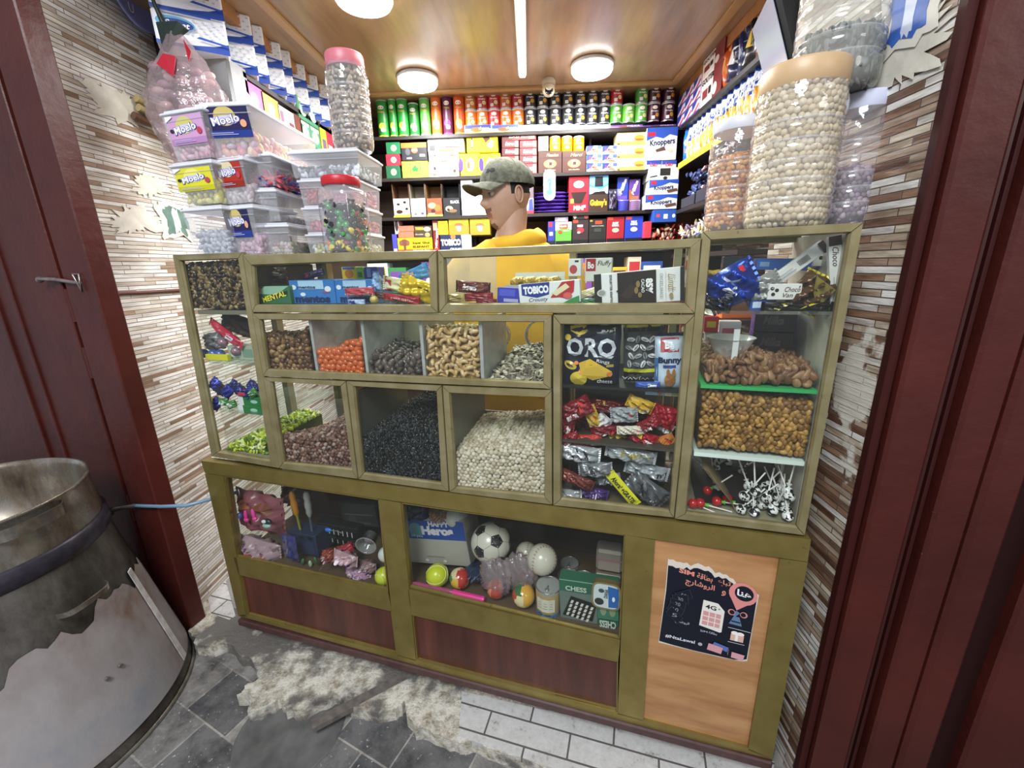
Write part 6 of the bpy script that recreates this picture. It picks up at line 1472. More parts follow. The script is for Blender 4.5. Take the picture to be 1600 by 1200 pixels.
# --- tower goods
z3 = Z(1200, 487) + .0005
TW = [('crisp_bag', 'crumpled bright blue foil bag with white letters in the tower', 1143, 448, .1, .085, .045, .5, '1c3ca0', [T('MAX', .4, .5, .6, .3, 'e8ecf0', ang=.9, bold=.06), ('r', .75, .75, .85, .9, 'c82434')], 1.3, .05, .5),
      ('snack_bag', 'small black bag with white mark under the blue foil bag', 1122, 475, .05, .03, .03, -.2, '141417', [('p', [(.1, .4), (.5, .8), (.9, .6), (.5, .4)], 'e4e8ec')], 1.2, .03, 0), ('snack_bag', 'yellow and brown packet at the tower left edge', 1110, 440, .045, .05, .06, 0, 'b8983c', [], 1.2, .03, 0),
      ('snack_bag', 'silver grey folded bag beside the blue foil bag', 1190, 450, .07, .05, .05, .5, '9a9c9a', [('r', .1, .1, .5, .3, 'c8c8c4')], 1.0, .03, .3), ('snack_bag', 'brown and olive foil bag on the right of the tower shelf', 1268, 458, .075, .07, .045, 1.1, '5c4024', [('p', [(.2, .2), (.8, .1), (.9, .8), (.5, .6)], '8a7c3c')], 1.5, .04, .4), ('snack_bag', 'black bag with yellow edges lying on the tower shelf', 1245, 479, .12, .02, .03, .0, '1a1712', [('p', [(.0, 0), (.25, .8), (.4, .9), (.2, .1)], 'c8b82c'), ('p', [(.5, .3), (.8, .9), (.7, .9)], 'c8b82c')], 1.0, .02, .2)]
for i, (nm, lb, x, y, L, w_, d, a_, c, pr, cr, t, me) in enumerate(TW):
    cpouch(nm, lb, 'bag', x, y, L, w_, d, a_, c, pr, t=t, seed=120 + i, crumple=cr, metal=me, crimp='c8b82c' if 'olive' in lb else None)
def stick(name, label, cx, cy, L, w_, d, ang, col, prims, t=.014):
    u, z = CP(cx, cy, d); mb = MB(); mb.box(-L / 2, 0, -w_ / 2, L / 2, t, w_ / 2, P(col, .35), .001); art(mb, prims, L, w_, front(-L / 2, 0, -w_ / 2))
    return mb.build(name, M=CM(u, d, z, 0, 0, ang), label=label, cat='box')
stick('chocolate_stick_box', 'long white box with barcode leaning across the tower shelf', 1248, 413, .115, .025, .06, .72, 'dcdcd8', [('r', 0.5 + .02 * k, .3, .51 + .02 * k, .8, '3a3a3a') for k in range(10)] + [('r', .9, 0, 1, 1, '3c2420'), ('r', .08, .3, .42, .36, '8a8a88'), ('r', .08, .55, .38, .6, '8a8a88')])
stick('chocolate_stick_box', 'upright white box with brown script at the tower right edge', 1306, 422, .135, .022, .04, -1.4, 'e2e0dc', [('r', 0, 0, .14, 1, '3c2424'), T('Choco', .3, .5, .28, .5, '3c2018', shear=.3), ('r', .6, .3, .9, .36, '9a9a98'), ('r', .6, .6, .85, .66, '9a9a98')])
stick('chocolate_stick_box', 'short white box with brown script and dots in the tower', 1226, 456, .062, .033, .03, 0.0, 'e4e2de', [('e', .12, .7, .06, .11, '2c1814'), ('e', .26, .6, .06, .11, '2c1814'), ('e', .16, .35, .06, .11, '2c1814'), T('Choco', .72, .66, .46, .3, '4a2418', shear=.3), T('Van', .6, .3, .3, .26, '4a2418', shear=.3)])
stick('blue_box', 'small blue box with a white label on the tower shelf floor', 1192, 476, .05, .022, .04, 0.03, '2850a8', [('r', .1, .2, .45, .8, 'c8d4e8'), ('e', .8, .5, .1, .3, '8ab0e0')])
stick('blue_box', 'wide blue box at the back of the tower shelf', 1232, 413, .13, .026, .14, -.03, '3c68c0', [('r', .05, .3, .2, .7, '8ab0e0'), ('e', .9, .5, .05, .3, 'e0a8a0')], t=.06)
ci('black_box', 'dark flat box behind the blue foil bag', 'box', 1130, 400, 1177, 425, .14, lambda w, h: carton(w, .03, h, '24262c'))
stick('sweet_box', 'small white box with dots behind the stick box', 1285, 405, .03, .03, .13, 0, 'e6e4e2', [('e', .4, .6, .14, .14, '2c2020'), ('e', .65, .4, .14, .14, '2c2020')])
za = Z(1200, 604) + .001
for i in range(2):
    u0 = U(1156, 545, .16); w_ = U(1243, 545, .16) - u0; h_ = .052
    carton(w_ * .72, .08, h_, '2c1c24', [T('Milka', .45, .55, .5, .4, '6c6068', shear=.3, bold=.03)], side='6c44a8').build('chocolate_carton', M=CM(u0 + w_ * .6, .17, za + .04 + i * (h_ + .0005), -.12, 0, 0), label=f'{"lower" if i == 0 else "upper"} dark and purple chocolate carton behind the almonds', cat='carton')
u, z = CP(1135, 563, .12); b = MB(); b.lathe([(.03, 0), (.052, .045), (.054, .045)], clear('tray_plastic', 'dddde0', .5, .8, .2), 24, cap=(True, False)); b.box(-.004, -.05, .0, .008, -.045, .07, P('d8dcdc', .3)); b.build('scoop', M=CM(u, .1, za + .045, 0, 0, 0), label='small clear plastic scoop with white handle on the almonds', cat='scoop')
for i, (x, y, w_, h_, c, nm) in enumerate(((1112, 507, 22, 24, 'd01f28', 'red with yellow letters'), (1113, 526, 22, 14, 'e8e8e6', 'white'), (1118, 552, 30, 16, 'd8302c', 'low red'), (1140, 520, 34, 36, 'f0ecea', 'white and pink'), (1146, 545, 30, 22, 'c8302c', 'red wolf printed'))):
    ci('snack_box', f'{nm} snack box seen through the tower glass, left', 'box', x - w_ / 2, y - h_ / 2, x + w_ / 2, y + h_ / 2, .24 + .008 * i, lambda w, h, c=c: carton(w, .03, h, c, [('r', .15, .3, .8, .7, 'e8c43c' if c != 'f0ecea' else 'd86a78')]))
# --- row 2 right bin: two steel rings of the sieves behind, yellow jumper shows through
for i, (x, y) in enumerate(((768, 526), (840, 527))):
    u, z = CP(x, y, .25); b = MB(); R_ = .047
    b.lathe([(R_, 0), (R_ + .003, .002), (R_ + .002, .02), (R_ - .002, .022), (R_ - .004, .0)], P('c8c4b8', .2, .8), 32, cap=(False, False))
    b.build('sieve_ring', M=CM(u, .3, z) @ RX(math.pi / 2), label=f'{"left" if i == 0 else "right"} round metal ring at the back of the fifth nut bin', cat='ring')
# ================================================================== on top of the counter
zT = zMT
def jar(R, H, neck, lid, lidh, rings=5, name='plastic_jar', label='', M=None, lidr=None, body=None):
    """big clear storage jar: ribbed waist, sloping fluted shoulder, screw lid"""
    o = link(None, name, label=label, cat='jar', M=M); body = body or JARP
    pr = [(R * .86, .0), (R * .95, .006), (R, .022)]; rb = []; z0 = .022; zt_ = H * .66; st = (zt_ - z0) / rings
    for k in range(rings):
        z = z0 + k * st
        rb.append(z + st * .94)
        pr += [(R * .995, z + st * .2), (R * 1.01, z + st * .5), (R * .99, z + st * .84), (R * .955, z + st * .91), (R * .955, z + st * .97)]
    pr += [(R, zt_ + .01)]
    b = MB(); b.lathe(pr, body, 80, cap=(True, False))
    for z in rb: b.lathe([(R * .962, z - .0035), (R * 1.004, z - .001), (R * 1.004, z + .001), (R * .962, z + .0035)], clear('jar_rib_glint', 'ffffff', .2, 1.6, .12), 80, cap=(False, False))  # moulded ribs, whitened to stand in for bright reflection lines
    n = 72; a = np.linspace(0, 2 * np.pi, n, endpoint=False); V = []; rows = [(R, zt_ + .01)] + [(R * (1 - (1 - neck) * t ** 2), zt_ + .01 + (H * .23) * t) for t in np.linspace(.08, 1, 10)] + [(R * neck, H - lidh * .4)]
    for k, (r_, z_k) in enumerate(rows):
        am = .022 * math.sin(math.pi * min(1, k / (len(rows) - 2))); rr = r_ * (1 + am * np.sin(14 * a + 120 * (z_k - zt_) * .14 / .07))
        V.append(np.stack([rr * np.cos(a), rr * np.sin(a), np.full(n, z_k)], 1))
    i = np.arange(n); b.add(np.vstack(V), np.vstack([np.stack([j * n + i, j * n + (i + 1) % n, (j + 1) * n + (i + 1) % n, (j + 1) * n + i], 1) for j in range(len(rows) - 1)]), body, True)
    b.build('jar_body', o)
    lr = R * neck * 1.06 if lidr is None else lidr
    b = MB(); b.lathe([(lr * .98, H - lidh), (lr, H - lidh + .002), (lr, H - .004), (lr * .97, H), (lr * .88, H), (lr * .86, H - .002)], P(lid, .4), 64); b.build('lid', o)
    return o


def jar_fill(R, H, fill, T, size, mats, dark, seed, flat=0.0, cone=.0):
    """goods filling a jar: pieces against the wall and on top, a dark heart within"""
    rs = np.random.RandomState(seed); mb = MB(); mb.lathe([(R * .86, .005), (R * .93, .02), (R * .93, fill - size * .5), (R * .4, fill + cone - size)], dark, 24)
    pos = []; z = size * .6; k = 0
    while z < fill:
        n = int(2 * math.pi * R / (size * .9)); rr = R * (.985 if z > .02 else .9) - size * .5
        for j in range(n):
            a = 2 * math.pi * (j + .5 * (k % 2)) / n; pos.append((rr * math.cos(a), rr * math.sin(a), z))
        z += size * .78; k += 1
    r = R - size
    while r > 0:
        n = max(1, int(2 * math.pi * r / (size * .9)))
        for j in range(n): a = 2 * math.pi * j / n; pos.append((r * math.cos(a), r * math.sin(a), fill + cone * (1 - r / R)))
        r -= size * .85
    pos = np.array(pos); pos += (rs.rand(*pos.shape) - .5) * size * .3 * np.array([.6, .6, 1]); bake(mb, T, pos, rs, mats, flat)
    return mb


def put_jar(px, d, R, H, neck, lid, lidh, label, fill, fl, zbase, rings=5, **kw):
    u, _ = CP(*px, d); M = CM(u, d, zbase)
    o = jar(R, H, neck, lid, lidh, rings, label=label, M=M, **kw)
    T_, size, mats, dark, frac, seed, lab, cat, flat = fl
    jar_fill(R * .955, H, H * frac, T_, size, mats, dark, seed, flat, .02 if frac < .8 else 0).build(cat.replace(' ', '_'), M=M, label=lab, cat=cat, kind='stuff')
    return o


zTT1 = zTT + .001
ch = t_ell((.0078, .0072, .0072), 4)
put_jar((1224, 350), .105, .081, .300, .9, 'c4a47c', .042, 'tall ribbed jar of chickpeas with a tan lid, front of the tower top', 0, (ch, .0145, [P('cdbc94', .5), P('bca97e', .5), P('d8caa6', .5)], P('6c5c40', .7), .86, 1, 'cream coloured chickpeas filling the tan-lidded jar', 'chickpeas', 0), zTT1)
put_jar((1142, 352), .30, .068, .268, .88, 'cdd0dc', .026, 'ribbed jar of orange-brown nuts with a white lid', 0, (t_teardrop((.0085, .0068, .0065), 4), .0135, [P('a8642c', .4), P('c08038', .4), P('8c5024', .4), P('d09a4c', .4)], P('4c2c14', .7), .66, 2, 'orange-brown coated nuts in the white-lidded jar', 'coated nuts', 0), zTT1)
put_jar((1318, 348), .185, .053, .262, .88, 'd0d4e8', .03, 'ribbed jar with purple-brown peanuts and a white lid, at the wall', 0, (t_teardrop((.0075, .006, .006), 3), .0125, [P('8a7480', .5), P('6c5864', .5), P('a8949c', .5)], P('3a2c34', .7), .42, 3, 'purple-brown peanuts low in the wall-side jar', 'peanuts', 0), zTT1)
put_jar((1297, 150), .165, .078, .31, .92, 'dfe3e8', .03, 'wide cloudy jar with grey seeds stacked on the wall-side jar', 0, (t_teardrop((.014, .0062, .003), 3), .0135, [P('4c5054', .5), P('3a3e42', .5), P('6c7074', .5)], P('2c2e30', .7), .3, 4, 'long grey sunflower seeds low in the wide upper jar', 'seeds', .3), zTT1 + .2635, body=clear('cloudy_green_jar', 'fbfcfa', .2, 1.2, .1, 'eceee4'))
# screen seen from its side, on a shelf behind the tower
o = link(None, 'monitor', label='slim black monitor seen from behind its edge, beside the jars', cat='monitor', M=WM(*W(1207, 92, Y=1.6), math.radians(-104), math.radians(20), 0))
b = MB(); b.box(-.12, -.0, -.17, .12, .07, .15, P('101114', .4), .016); b.box(-.08, .07, -.09, .08, .09, .06, P('17181c', .5), .01); b.build('casing', o)
b = MB(); b.box(-.11, -.001, -.155, .11, .0005, .14, P('a8acc0', .15)); b.build('screen', o)
b = MB(); b.tube([(0, .03, -.05), (0, .06, -.2), (0, .06, -.26)], .012, P('17181c', .5)); b.box(-.08, .0, -.275, .08, .12, -.26, P('17181c', .5), .004); b.build('stand', o)
# ---- left: clear tubs
def tub(w, d, h, name, label, M, lidc='d6d8e0', body=None, sticker=None, taper=.08, lidname='lid'):
    o = link(None, name, label=label, cat='tub', M=M); b = MB(); mt = body or FROST; t = taper * w / 2; td = taper * d / 2
    c0 = [(-w / 2 + t, td, 0), (w / 2 - t, td, 0), (w / 2 - t, d - td, 0), (-w / 2 + t, d - td, 0)]; c1 = [(-w / 2, 0, h - .012), (w / 2, 0, h - .012), (w / 2, d, h - .012), (-w / 2, d, h - .012)]
    b.add(c0 + c1, [(0, 1, 5, 4), (1, 2, 6, 5), (2, 3, 7, 6), (3, 0, 4, 7), (3, 2, 1, 0)], mt)
    b.tube([(-w / 2, 0, h - .03), (w / 2, 0, h - .03)], .0015, mt, 6); b.build('tub_body', o)
    b = MB(); b.box(-w / 2 - .004, -.004, h - .014, w / 2 + .004, d + .004, h - .007, P(lidc, .35), .002); b.box(-w / 2 + .004, .004, h - .008, w / 2 - .004, d - .004, h, clear('lid_plastic', 'f2f3f8', .5, .8, .2), .002); b.build('lid', o)
    if sticker:
        bg, x0, x1, y0, y1, band, back = sticker
        b = MB(); ww, hh = (x1 - x0) * w, (y1 - y0) * h
        sl = td / (h - .012)
        f = lambda x, y, o_: np.stack([-w / 2 + x0 * w + x, td - (y0 * h + y) * sl - .0008 - o_, y0 * h + y], 1)
        pr = [('r', 0, 0, 1, 1, bg), ('r', 0, 0, 1, .22, band), ('e', .48, .66, .24, .3, back), ('e', .48, .54, .32, .14, 'c8c4e8'), T('Moelo', .485, .545, .66, .3, '3a3a8c', bold=.07, ang=.12), T('Moelo', .48, .55, .62, .26, 'f4f4fa', bold=.02, ang=.12), ('e', .1, .5, .055, .07, '26263c'), ('e', .86, .42, .07, .12, 'b83c50' if bg != '1e1c4c' else 'e0a080'), ('p', [(0, .8), (.2, .95), (.2, 1), (0, 1)], 'ece8f0'), ('r', .1, .08, .7, .1, 'b8b4d8'), ('r', .1, .13, .6, .15, 'b8b4d8')]
        art(b, pr, ww, hh, f, gap=.0003); b.build('sticker', o)
    return o


def tubfill(w, d, h, taper, T_, size, mats, fill, label, name, M, seed, cat='sweets', slope=.0):
    rs = np.random.RandomState(seed); mb = MB(); k = 1 - taper
    hh = lambda s, t: h * fill * (1 + slope * (s - .5))
    filler(mb, -w * k / 2 + size * .7, w * k / 2 - size * .7, .004, size * .6 + d * taper / 2, d * k - size, lambda s, t: hh(s, t) - size * .3, size * .5, mats[0])
    p = spots(rs, -w * k / 2, w * k / 2, .004, d * taper / 2 + .002, d * k - .004, hh, size)
    sd = spots(rs, 0, d * k, .004, 0, size, lambda s, t: hh(1, 0), size, top=False); 
    if len(sd):
        q_ = sd.copy(); q_[:, 0] = w * k / 2 - size * .6; q_[:, 1] = d * taper / 2 + sd[:, 0]; p = np.vstack([p, q_])
    bake(mb, T_, p, rs, mats); return mb.build(name, M=M, label=label, cat=cat, kind='stuff')


def tubat(x0, x1, ybot, d, zb_, h, depth, **kw):
    u0, u1 = U(x0, ybot, d), U(x1, ybot, d); return (u0 + u1) / 2, (u1 - u0)


z_ = zT + .001
pebb = t_ell((.0125, .009, .0065), 4)
def cols_name(c): return {'a8acb4': 'grey', 'c8c03c': 'yellow', 'c890a0': 'pink', 'b88aa0': 'mauve', 'c8b8b8': 'pale'}[c[0]]
def moelo(px0, px1, d, yb, yt, sticker, cols, lab, fl, seed, dep=.17, first=False):
    zb_ = z_ if first else Z((px0 + px1) / 2, yb, d) + .001; hh = Z((px0 + px1) / 2, yt, d) - zb_; u0, u1 = U(px0, (yb + yt) / 2, d), U(px1, (yb + yt) / 2, d); w = u1 - u0
    M = CM((u0 + u1) / 2, d, zb_, 0)
    tub(w, dep, hh, 'sweet_tub', lab, M, sticker=sticker, taper=.14)
    tubfill(w, dep, hh, .14, pebb, .0195, [P(c, .35) for c in cols], fl, cols_name(cols) + ' sweets filling the ' + lab.split(' clear')[0] + ' tub ' + lab.split('tub ')[1], 'sweets_in_tub', M, seed)


moelo(290, 352, .03, 395, 321, None, ['a8acb4', '9a9ea8', 'b8bcc4'], 'bottom clear tub of grey sugared sweets at the left counter end', .55, 1, first=True)
moelo(271, 336, .03, 320, 250, ('d8d22a', .06, .94, .32, .84, 'c2bc18', 'e8e06a'), ['c8c03c', 'd8d05c', 'b0a82c'], 'middle clear tub with yellow label and yellow sweets', .6, 2)
moelo(258, 322, .03, 249, 167, ('c89ac0', .08, .96, .3, .86, 'b080b0', 'c8c070'), ['c890a0', 'd8a8b4', 'b87888'], 'top clear tub with pink label and pink sweets', .6, 3)
moelo(352, 400, .06, 395, 319, ('1e1c4c', .02, .82, .4, .95, '1c3484', 'c8b46a'), ['b88aa0', 'c8a0b0'], 'bottom clear tub with navy label, behind the grey sweets', .45, 4, first=True)
moelo(334, 384, .06, 318, 244, ('a82c1c', .04, .9, .35, .95, '8c2414', 'd8c8a0'), ['c8b8b8', 'b8a8a8'], 'middle clear tub with red label, behind the yellow sweets', .4, 5)
def longbox(x0, x1, yb, yt, d, w, dep, lab, cols, fl, TT_, size, seed, kind='clear_box', sticker=None, inlab='', first=False, taper=.08):
    """box standing square to the shop, its long side running back"""
    zb_ = z_ if first else Z(x0, yb, d) + .001; hh = Z(x0, yt, d) - zb_; u0 = U(x0, (yb + yt) / 2, d)
    M = CM(u0 + w / 2 * math.cos(TH), d + w / 2 * math.sin(TH), zb_, TH)
    tub(w, dep, hh, kind, lab, M, taper=taper, sticker=sticker)
    tubfill(w, dep * .95, hh, taper * 1.1, TT_, size, [P(c, .4) for c in cols], fl, inlab, 'sweets_in_box', M, seed)
longbox(378, 0, 395, 349, .08, .15, .36, 'low clear box of pale coated sweets, bottom of the long stack', ('8a6a64', 'b8a8a4', '7c8a4c'), .4, t_ell((.008, .007, .006), 3), .013, 20, inlab='reddish coated sweets inside the bottom long box', first=True)
longbox(358, 0, 348, 294, .08, .15, .36, 'long clear box with a few dark sweets, second of the stack', ('4a4a50', '6a6a70'), .14, t_ell((.008, .007, .006), 3), .013, 21, inlab='few dark sweets inside the second long box')
longbox(348, 0, 292, 238, .08, .15, .36, 'long clear box with red and blue sticks, third of the stack', ('a83c4c', 'c8586a', '3a4a9c', 'c04858'), .3, t_ell((.03, .005, .005), 3), .014, 22, inlab='red and blue stick sweets inside the third long box')
longbox(314, 0, 246, 158, .04, .15, .38, 'large top tub of pink and yellow sweets with navy label', ('c87a80', 'd8a08c', 'd8c87c', 'c8a8b8', 'e0c8a8'), .48, t_ell((.015, .012, .009), 4), .024, 9, 'sweet_tub', ('1e1c4c', .06, .94, .36, .93, '1c3484', 'c8b46a'), 'pink and yellow soft sweets in the large top tub', taper=.12)
# right stack of small boxes with the pistachio jar on top
for i in range(4):
    lab = ['bottom', 'second', 'third', 'top'][i] + ' clear box of the stack carrying the pistachio jar'
    hh = .079; M = CM(U(535, 330, .28), .22, z_ + i * (hh + .0012), math.radians(12)); w = .185 if i < 3 else .22
    tub(w, .2, hh, 'clear_box', lab, M, taper=.05)
    tubfill(w, .2, hh, .08, t_ell((.011, .006, .006), 3), .014, [P(c, .35) for c in [('b8b04c', 'd8d8c8', '9aa04c'), ('b05060', 'c87080', 'a84858'), ('9c3844', 'b8505c'), ('3c4048', 'd8dce0', '8a8e94')][i]], [.45, .4, .55, .4][i], ['yellow-green', 'rosy', 'red', 'black and white'][i] + ' wrapped sweets in the ' + lab.split(' clear')[0] + ' box of the jar stack', 'sweets_in_box', M, 30 + i)
zs_ = z_ + 4 * .0802 + .001
u, _ = CP(556, 245, .30); M = CM(u - .002, .30, zs_)
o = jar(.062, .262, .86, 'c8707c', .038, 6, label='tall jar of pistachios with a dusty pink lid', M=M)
jar_fill(.059, .262, .262 * .82, t_teardrop((.0105, .0072, .0066), 4), .0165, [P('a8987f', .5), P('b8a88c', .5), P('8f8068', .5)], P('3c342a', .7), 7, 0, .02).build('pistachios', M=M, label='greyish pistachio nuts in the pink-lidded jar', cat='pistachios', kind='stuff')
# red lidded square jar of wrapped sweets
u, _ = CP(546, 396, .075); M = CM(u, .075, z_)
o = link(None, 'plastic_jar', label='square clear jar of dark and green wrapped sweets, red lid', cat='jar', M=M)
def sqprof(R, p=5, n=48):
    a = np.linspace(0, 2 * np.pi, n, endpoint=False); c, s = np.cos(a), np.sin(a); r = R / (np.abs(c) ** p + np.abs(s) ** p) ** (1 / p); return r * c, r * s
def sq(mb, rows, mat, cap=True, p=5):
    n = 48; V = []
    for R, z in rows: x, y = sqprof(R, p); V.append(np.stack([x, y, np.full(n, z)], 1))
    V = np.vstack(V); i = np.arange(n); F = np.vstack([np.stack([j * n + i, j * n + (i + 1) % n, (j + 1) * n + (i + 1) % n, (j + 1) * n + i], 1) for j in range(len(rows) - 1)])
    mb.add(V, F, mat, True); mb.add(V[:n], [tuple(range(n))[::-1]], mat); return mb
b = MB(); sq(b, [(.046, 0), (.053, .006), (.054, .02), (.0545, .15), (.052, .165), (.046, .172)], JARP, p=4); sq(b, [(.046, .172), (.045, .19)], JARP, p=2); b.build('jar_body', o)
b = MB(); b.lathe([(.0495, .178), (.0505, .18), (.0505, .196), (.049, .2), (.03, .201)], P('b81c28', .35), 48); b.build('lid', o)
rs = np.random.RandomState(5); proto = {}
cols = ['17181a', '1c1e20', '2c8a3c', '17181a', 'd8702c', '1f1f22', '3a9a44', '8c1c28', '17181a', 'd8c02c', '26282c']; k = 0
for lay in range(8):
    for j in range(14):
        a = 2 * math.pi * (j + .5 * (lay % 2)) / 14; x, y = sqprof(.040, 4, 14); xx, yy = .040 * math.cos(a), .040 * math.sin(a); m_ = max(abs(math.cos(a)), abs(math.sin(a))); xx /= m_ ** .6; yy /= m_ ** .6
        c = cols[rs.randint(len(cols))]
        if lay > 6 and c in ('d8702c', 'd8c02c'): c = '17181a'
        if lay < 1 and j % 3 == 0: c = ['d8c02c', '3a9a44', 'd8702c'][j % 3]
        Mm = M @ Matrix.Translation((xx, yy, .014 + lay * .0155)) @ Matrix(rotmats(rs, 1)[0].tolist()).to_4x4()
        if c not in proto:
            mb = MB(); mb.ell((0, 0, 0), (.0115, .0085, .0085), P(c, .2, coat=.6), 4)
            for sg in (-1, 1): mb.tube([(sg * .009, 0, 0), (sg * .0125, 0, 0), (sg * .019, 0, 0)], [.004, .002, .007], P(c, .2, coat=.6), 7)
            nm = {'17181a': 'black', '1c1e20': 'black', '1f1f22': 'black', '26282c': 'dark grey', '2c8a3c': 'green', '3a9a44': 'bright green', 'd8702c': 'orange', '8c1c28': 'red', 'd8c02c': 'yellow'}[c]
            proto[c] = mb.build('wrapped_sweet', M=Mm, label=f'{nm} twist-wrapped sweet in the square red-lidded jar', cat='sweet', group='twist-wrapped sweets in the red-lidded jar')
        else: q_ = proto[c].copy(); COL.objects.link(q_); q_.matrix_world = Mm
b = MB(); b.box(-.03, -.03, .004, .03, .03, .12, P('141416', .5, noise=.5, nscale=80)); b.build('sweets_mass', M=M, label='dark inner mass of sweets in the square jar', cat='sweets', kind='stuff')
# ---- hanging clear bag at the left
p = W(296, 165, Y=1.62); o = empty('hanging_bag', 'large clear plastic bag with red labels hanging left of the tissue packs', 'bag', tuple(p))
mb = MB(); V, F = csphere(14); V = V.copy(); r_ = np.linalg.norm(V, axis=1); z = V[:, 2]
nz = 1 + .10 * np.sin(9 * V[:, 0] + 5 * z) * np.cos(7 * V[:, 1] - 6 * z) + .05 * np.sin(17 * V[:, 0] - 13 * z)
wd_ = np.where(z > 0, 1 - .75 * z ** 1.3 * (z > 0), 1.0); wd_ = np.clip(wd_, .12, 1)
mb.add(np.stack([V[:, 0] * .135 * nz * wd_, V[:, 1] * .08 * nz * wd_, z * .235 * (1 + .03 * nz)], 1), F, WRAP, True); mb.build('bag_film', o)
mb = MB(); rr = np.random.RandomState(3)
for i in range(120):
    mb.ell((rr.uniform(-.085, .085), rr.uniform(-.03, .03), rr.uniform(-.2, .12)), (.022, .014, .013), P(['b89a9c', 'a88a94', 'c8b0a8', '8a7278'][i % 4], .5, bump=.4, bscale=30), 5)
mb.build('bag_contents', o)
mb = MB(); mb.prism([(-.01, -.06, .13), (-.035, -.066, .10), (.02, -.075, .06), (.03, -.06, .12)], (0, .002, 0), P('b01c30', .35)); mb.prism([(.045, -.03, .18), (.06, -.045, .11), (.07, -.04, .14)], (0, .002, 0), P('a81c2c', .35)); mb.build('red_label', o)
mb = MB(); mb.tube([(-.02, 0, .2), (-.05, 0, .3), (-.07, 0, .55)], [.012, .006, .004], P('1f2a24', .4), 7); mb.prism([(-.05, -.01, .24), (.03, -.02, .235), (.05, -.02, .215), (-.01, -.02, .185), (-.045, -.01, .16)], (0, .02, 0), P('22302a', .4, bump=.6, bscale=40)); mb.build('handle', o)
# blue dish on the left wall, poster scraps
p = W(203, -8, X=XL + .015); o = empty('wall_dish', 'round translucent blue plastic dish on the left wall, cut by picture top', 'dish', tuple(p))
b = MB(); b.lathe([(.001, 0), (.09, .004), (.105, .016), (.11, .02), (.108, .024), (.085, .014), (.001, .012)], P('98a0e0', .2, coat=.5), 40, cap=(False, False)); c_ = b.build('dish_body', o, rot=(0, math.pi / 2, 0))
b = MB(); art(b, [T('U', .3, .5, .1, .3, 'e8ecf8')], .2, .1, lambda x, y, oo: np.stack([np.full(np.shape(x), .026), x - .1, y - .11], 1)); b.build('lettering', o)
for nm, lb, px, w_, h_, c1_, X in (('poster_scrap', 'torn scrap of a green and white sticker on the left wall', (275, 345), .09, .085, '5f7f74', XL + .004), ('poster_scrap', 'torn blue and orange poster scrap high on the right wall', (1424, 14), .07, .075, '3a62b0', XP - .006)):
    p = W(*px, X=X); b = MB(); rr = np.random.RandomState(int(px[0])); n = 26; a = np.linspace(0, 2 * np.pi, n, endpoint=False)
    rd = 1 + .12 * rr.randn(n); pts = [(0, w_ * .6 * np.sign(math.cos(t)) * abs(math.cos(t)) ** .5 * q_, h_ * .6 * np.sign(math.sin(t)) * abs(math.sin(t)) ** .5 * q_) for t, q_ in zip(a, rd)]
    pts2 = [(0, y * 1.6, z * 1.35) for _, y, z in pts]; sg = 1 if X < 0 else -1
    b.prism(pts2, (sg * .001, 0, 0), P('d8d4c8', .6)); b.prism([(sg * .0012, y, z) for _, y, z in pts], (sg * .0008, 0, 0), P(c1_, .45, noise=.2, nscale=30))
    b.prism([(sg * .0022, y * .3, z * .9) for _, y, z in pts], (sg * .0004, 0, 0), P('dfe6e4' if X < 0 else 'c8cfe0', .45)); b.build(nm, loc=(X, p[1], p[2]), label=lb, cat='poster')
def torn(name, label, px, w_, h_, col, X, seed):
    p = W(*px, X=X); b = MB(); rr = np.random.RandomState(seed); n = 60; a = np.linspace(0, 2 * np.pi, n, endpoint=False); rd = 1 + .16 * rr.randn(n) + .15 * np.sin(3 * a + seed)
    b.prism([((1 if X < 0 else -1) * .0012, w_ * math.cos(t) * q_, h_ * math.sin(t) * q_ + .12 * w_ * math.cos(t)) for t, q_ in zip(a, rd)], ((-1 if X < 0 else 1) * .001, 0, 0), P(col, .7, noise=.12, nscale=25, bump=.5, bscale=30)); b.build(name, loc=(X, p[1], p[2]), label=label, cat='wall patch')
torn('wall_patch', 'large pale torn patch where the left wall facing peeled, above the latch', (193, 165), .15, .05, 'd2ccbc', XL + .003, 1)
torn('wall_patch', 'small pale torn patch on the left wall beside the yellow label tub', (236, 290), .09, .035, 'd6d0c0', XL + .003, 2)
torn('wall_patch', 'pale torn patch on the left wall left of the green sticker scrap', (215, 345), .12, .045, 'dad5c8', XL + .003, 3)
torn('wall_patch', 'pale torn patch high on the right wall under the blue scrap', (1392, 85), .11, .07, 'd0cbbd', XP - .003, 4)
p = W(232, 172, X=XL + .01); b = MB()
for k, (dy, dz) in enumerate(((0, .02), (.0, -.01), (-.03, -.045))): b.tube([(0.0, dy + .06, dz), (.02, dy - .02, dz - .01), (.012, dy - .06, dz)], .014, P('a89468' if k < 2 else '5a3a28', .35), 10)
b.build('wall_hook', loc=tuple(p), label='cream plastic curled fitting stuck on the left wall', cat='fitting')
p0, p1 = W(175, 459, X=XL + .006), W(276, 455, X=XL + .006); b = MB(); b.tube([p0, (p0 + p1) / 2, p1 + np.array([0, .35, 0])], .007, P('5c3428', .5), 8); b.build('wall_rod', label='thin brown rod running along the left wall strips', cat='rod')
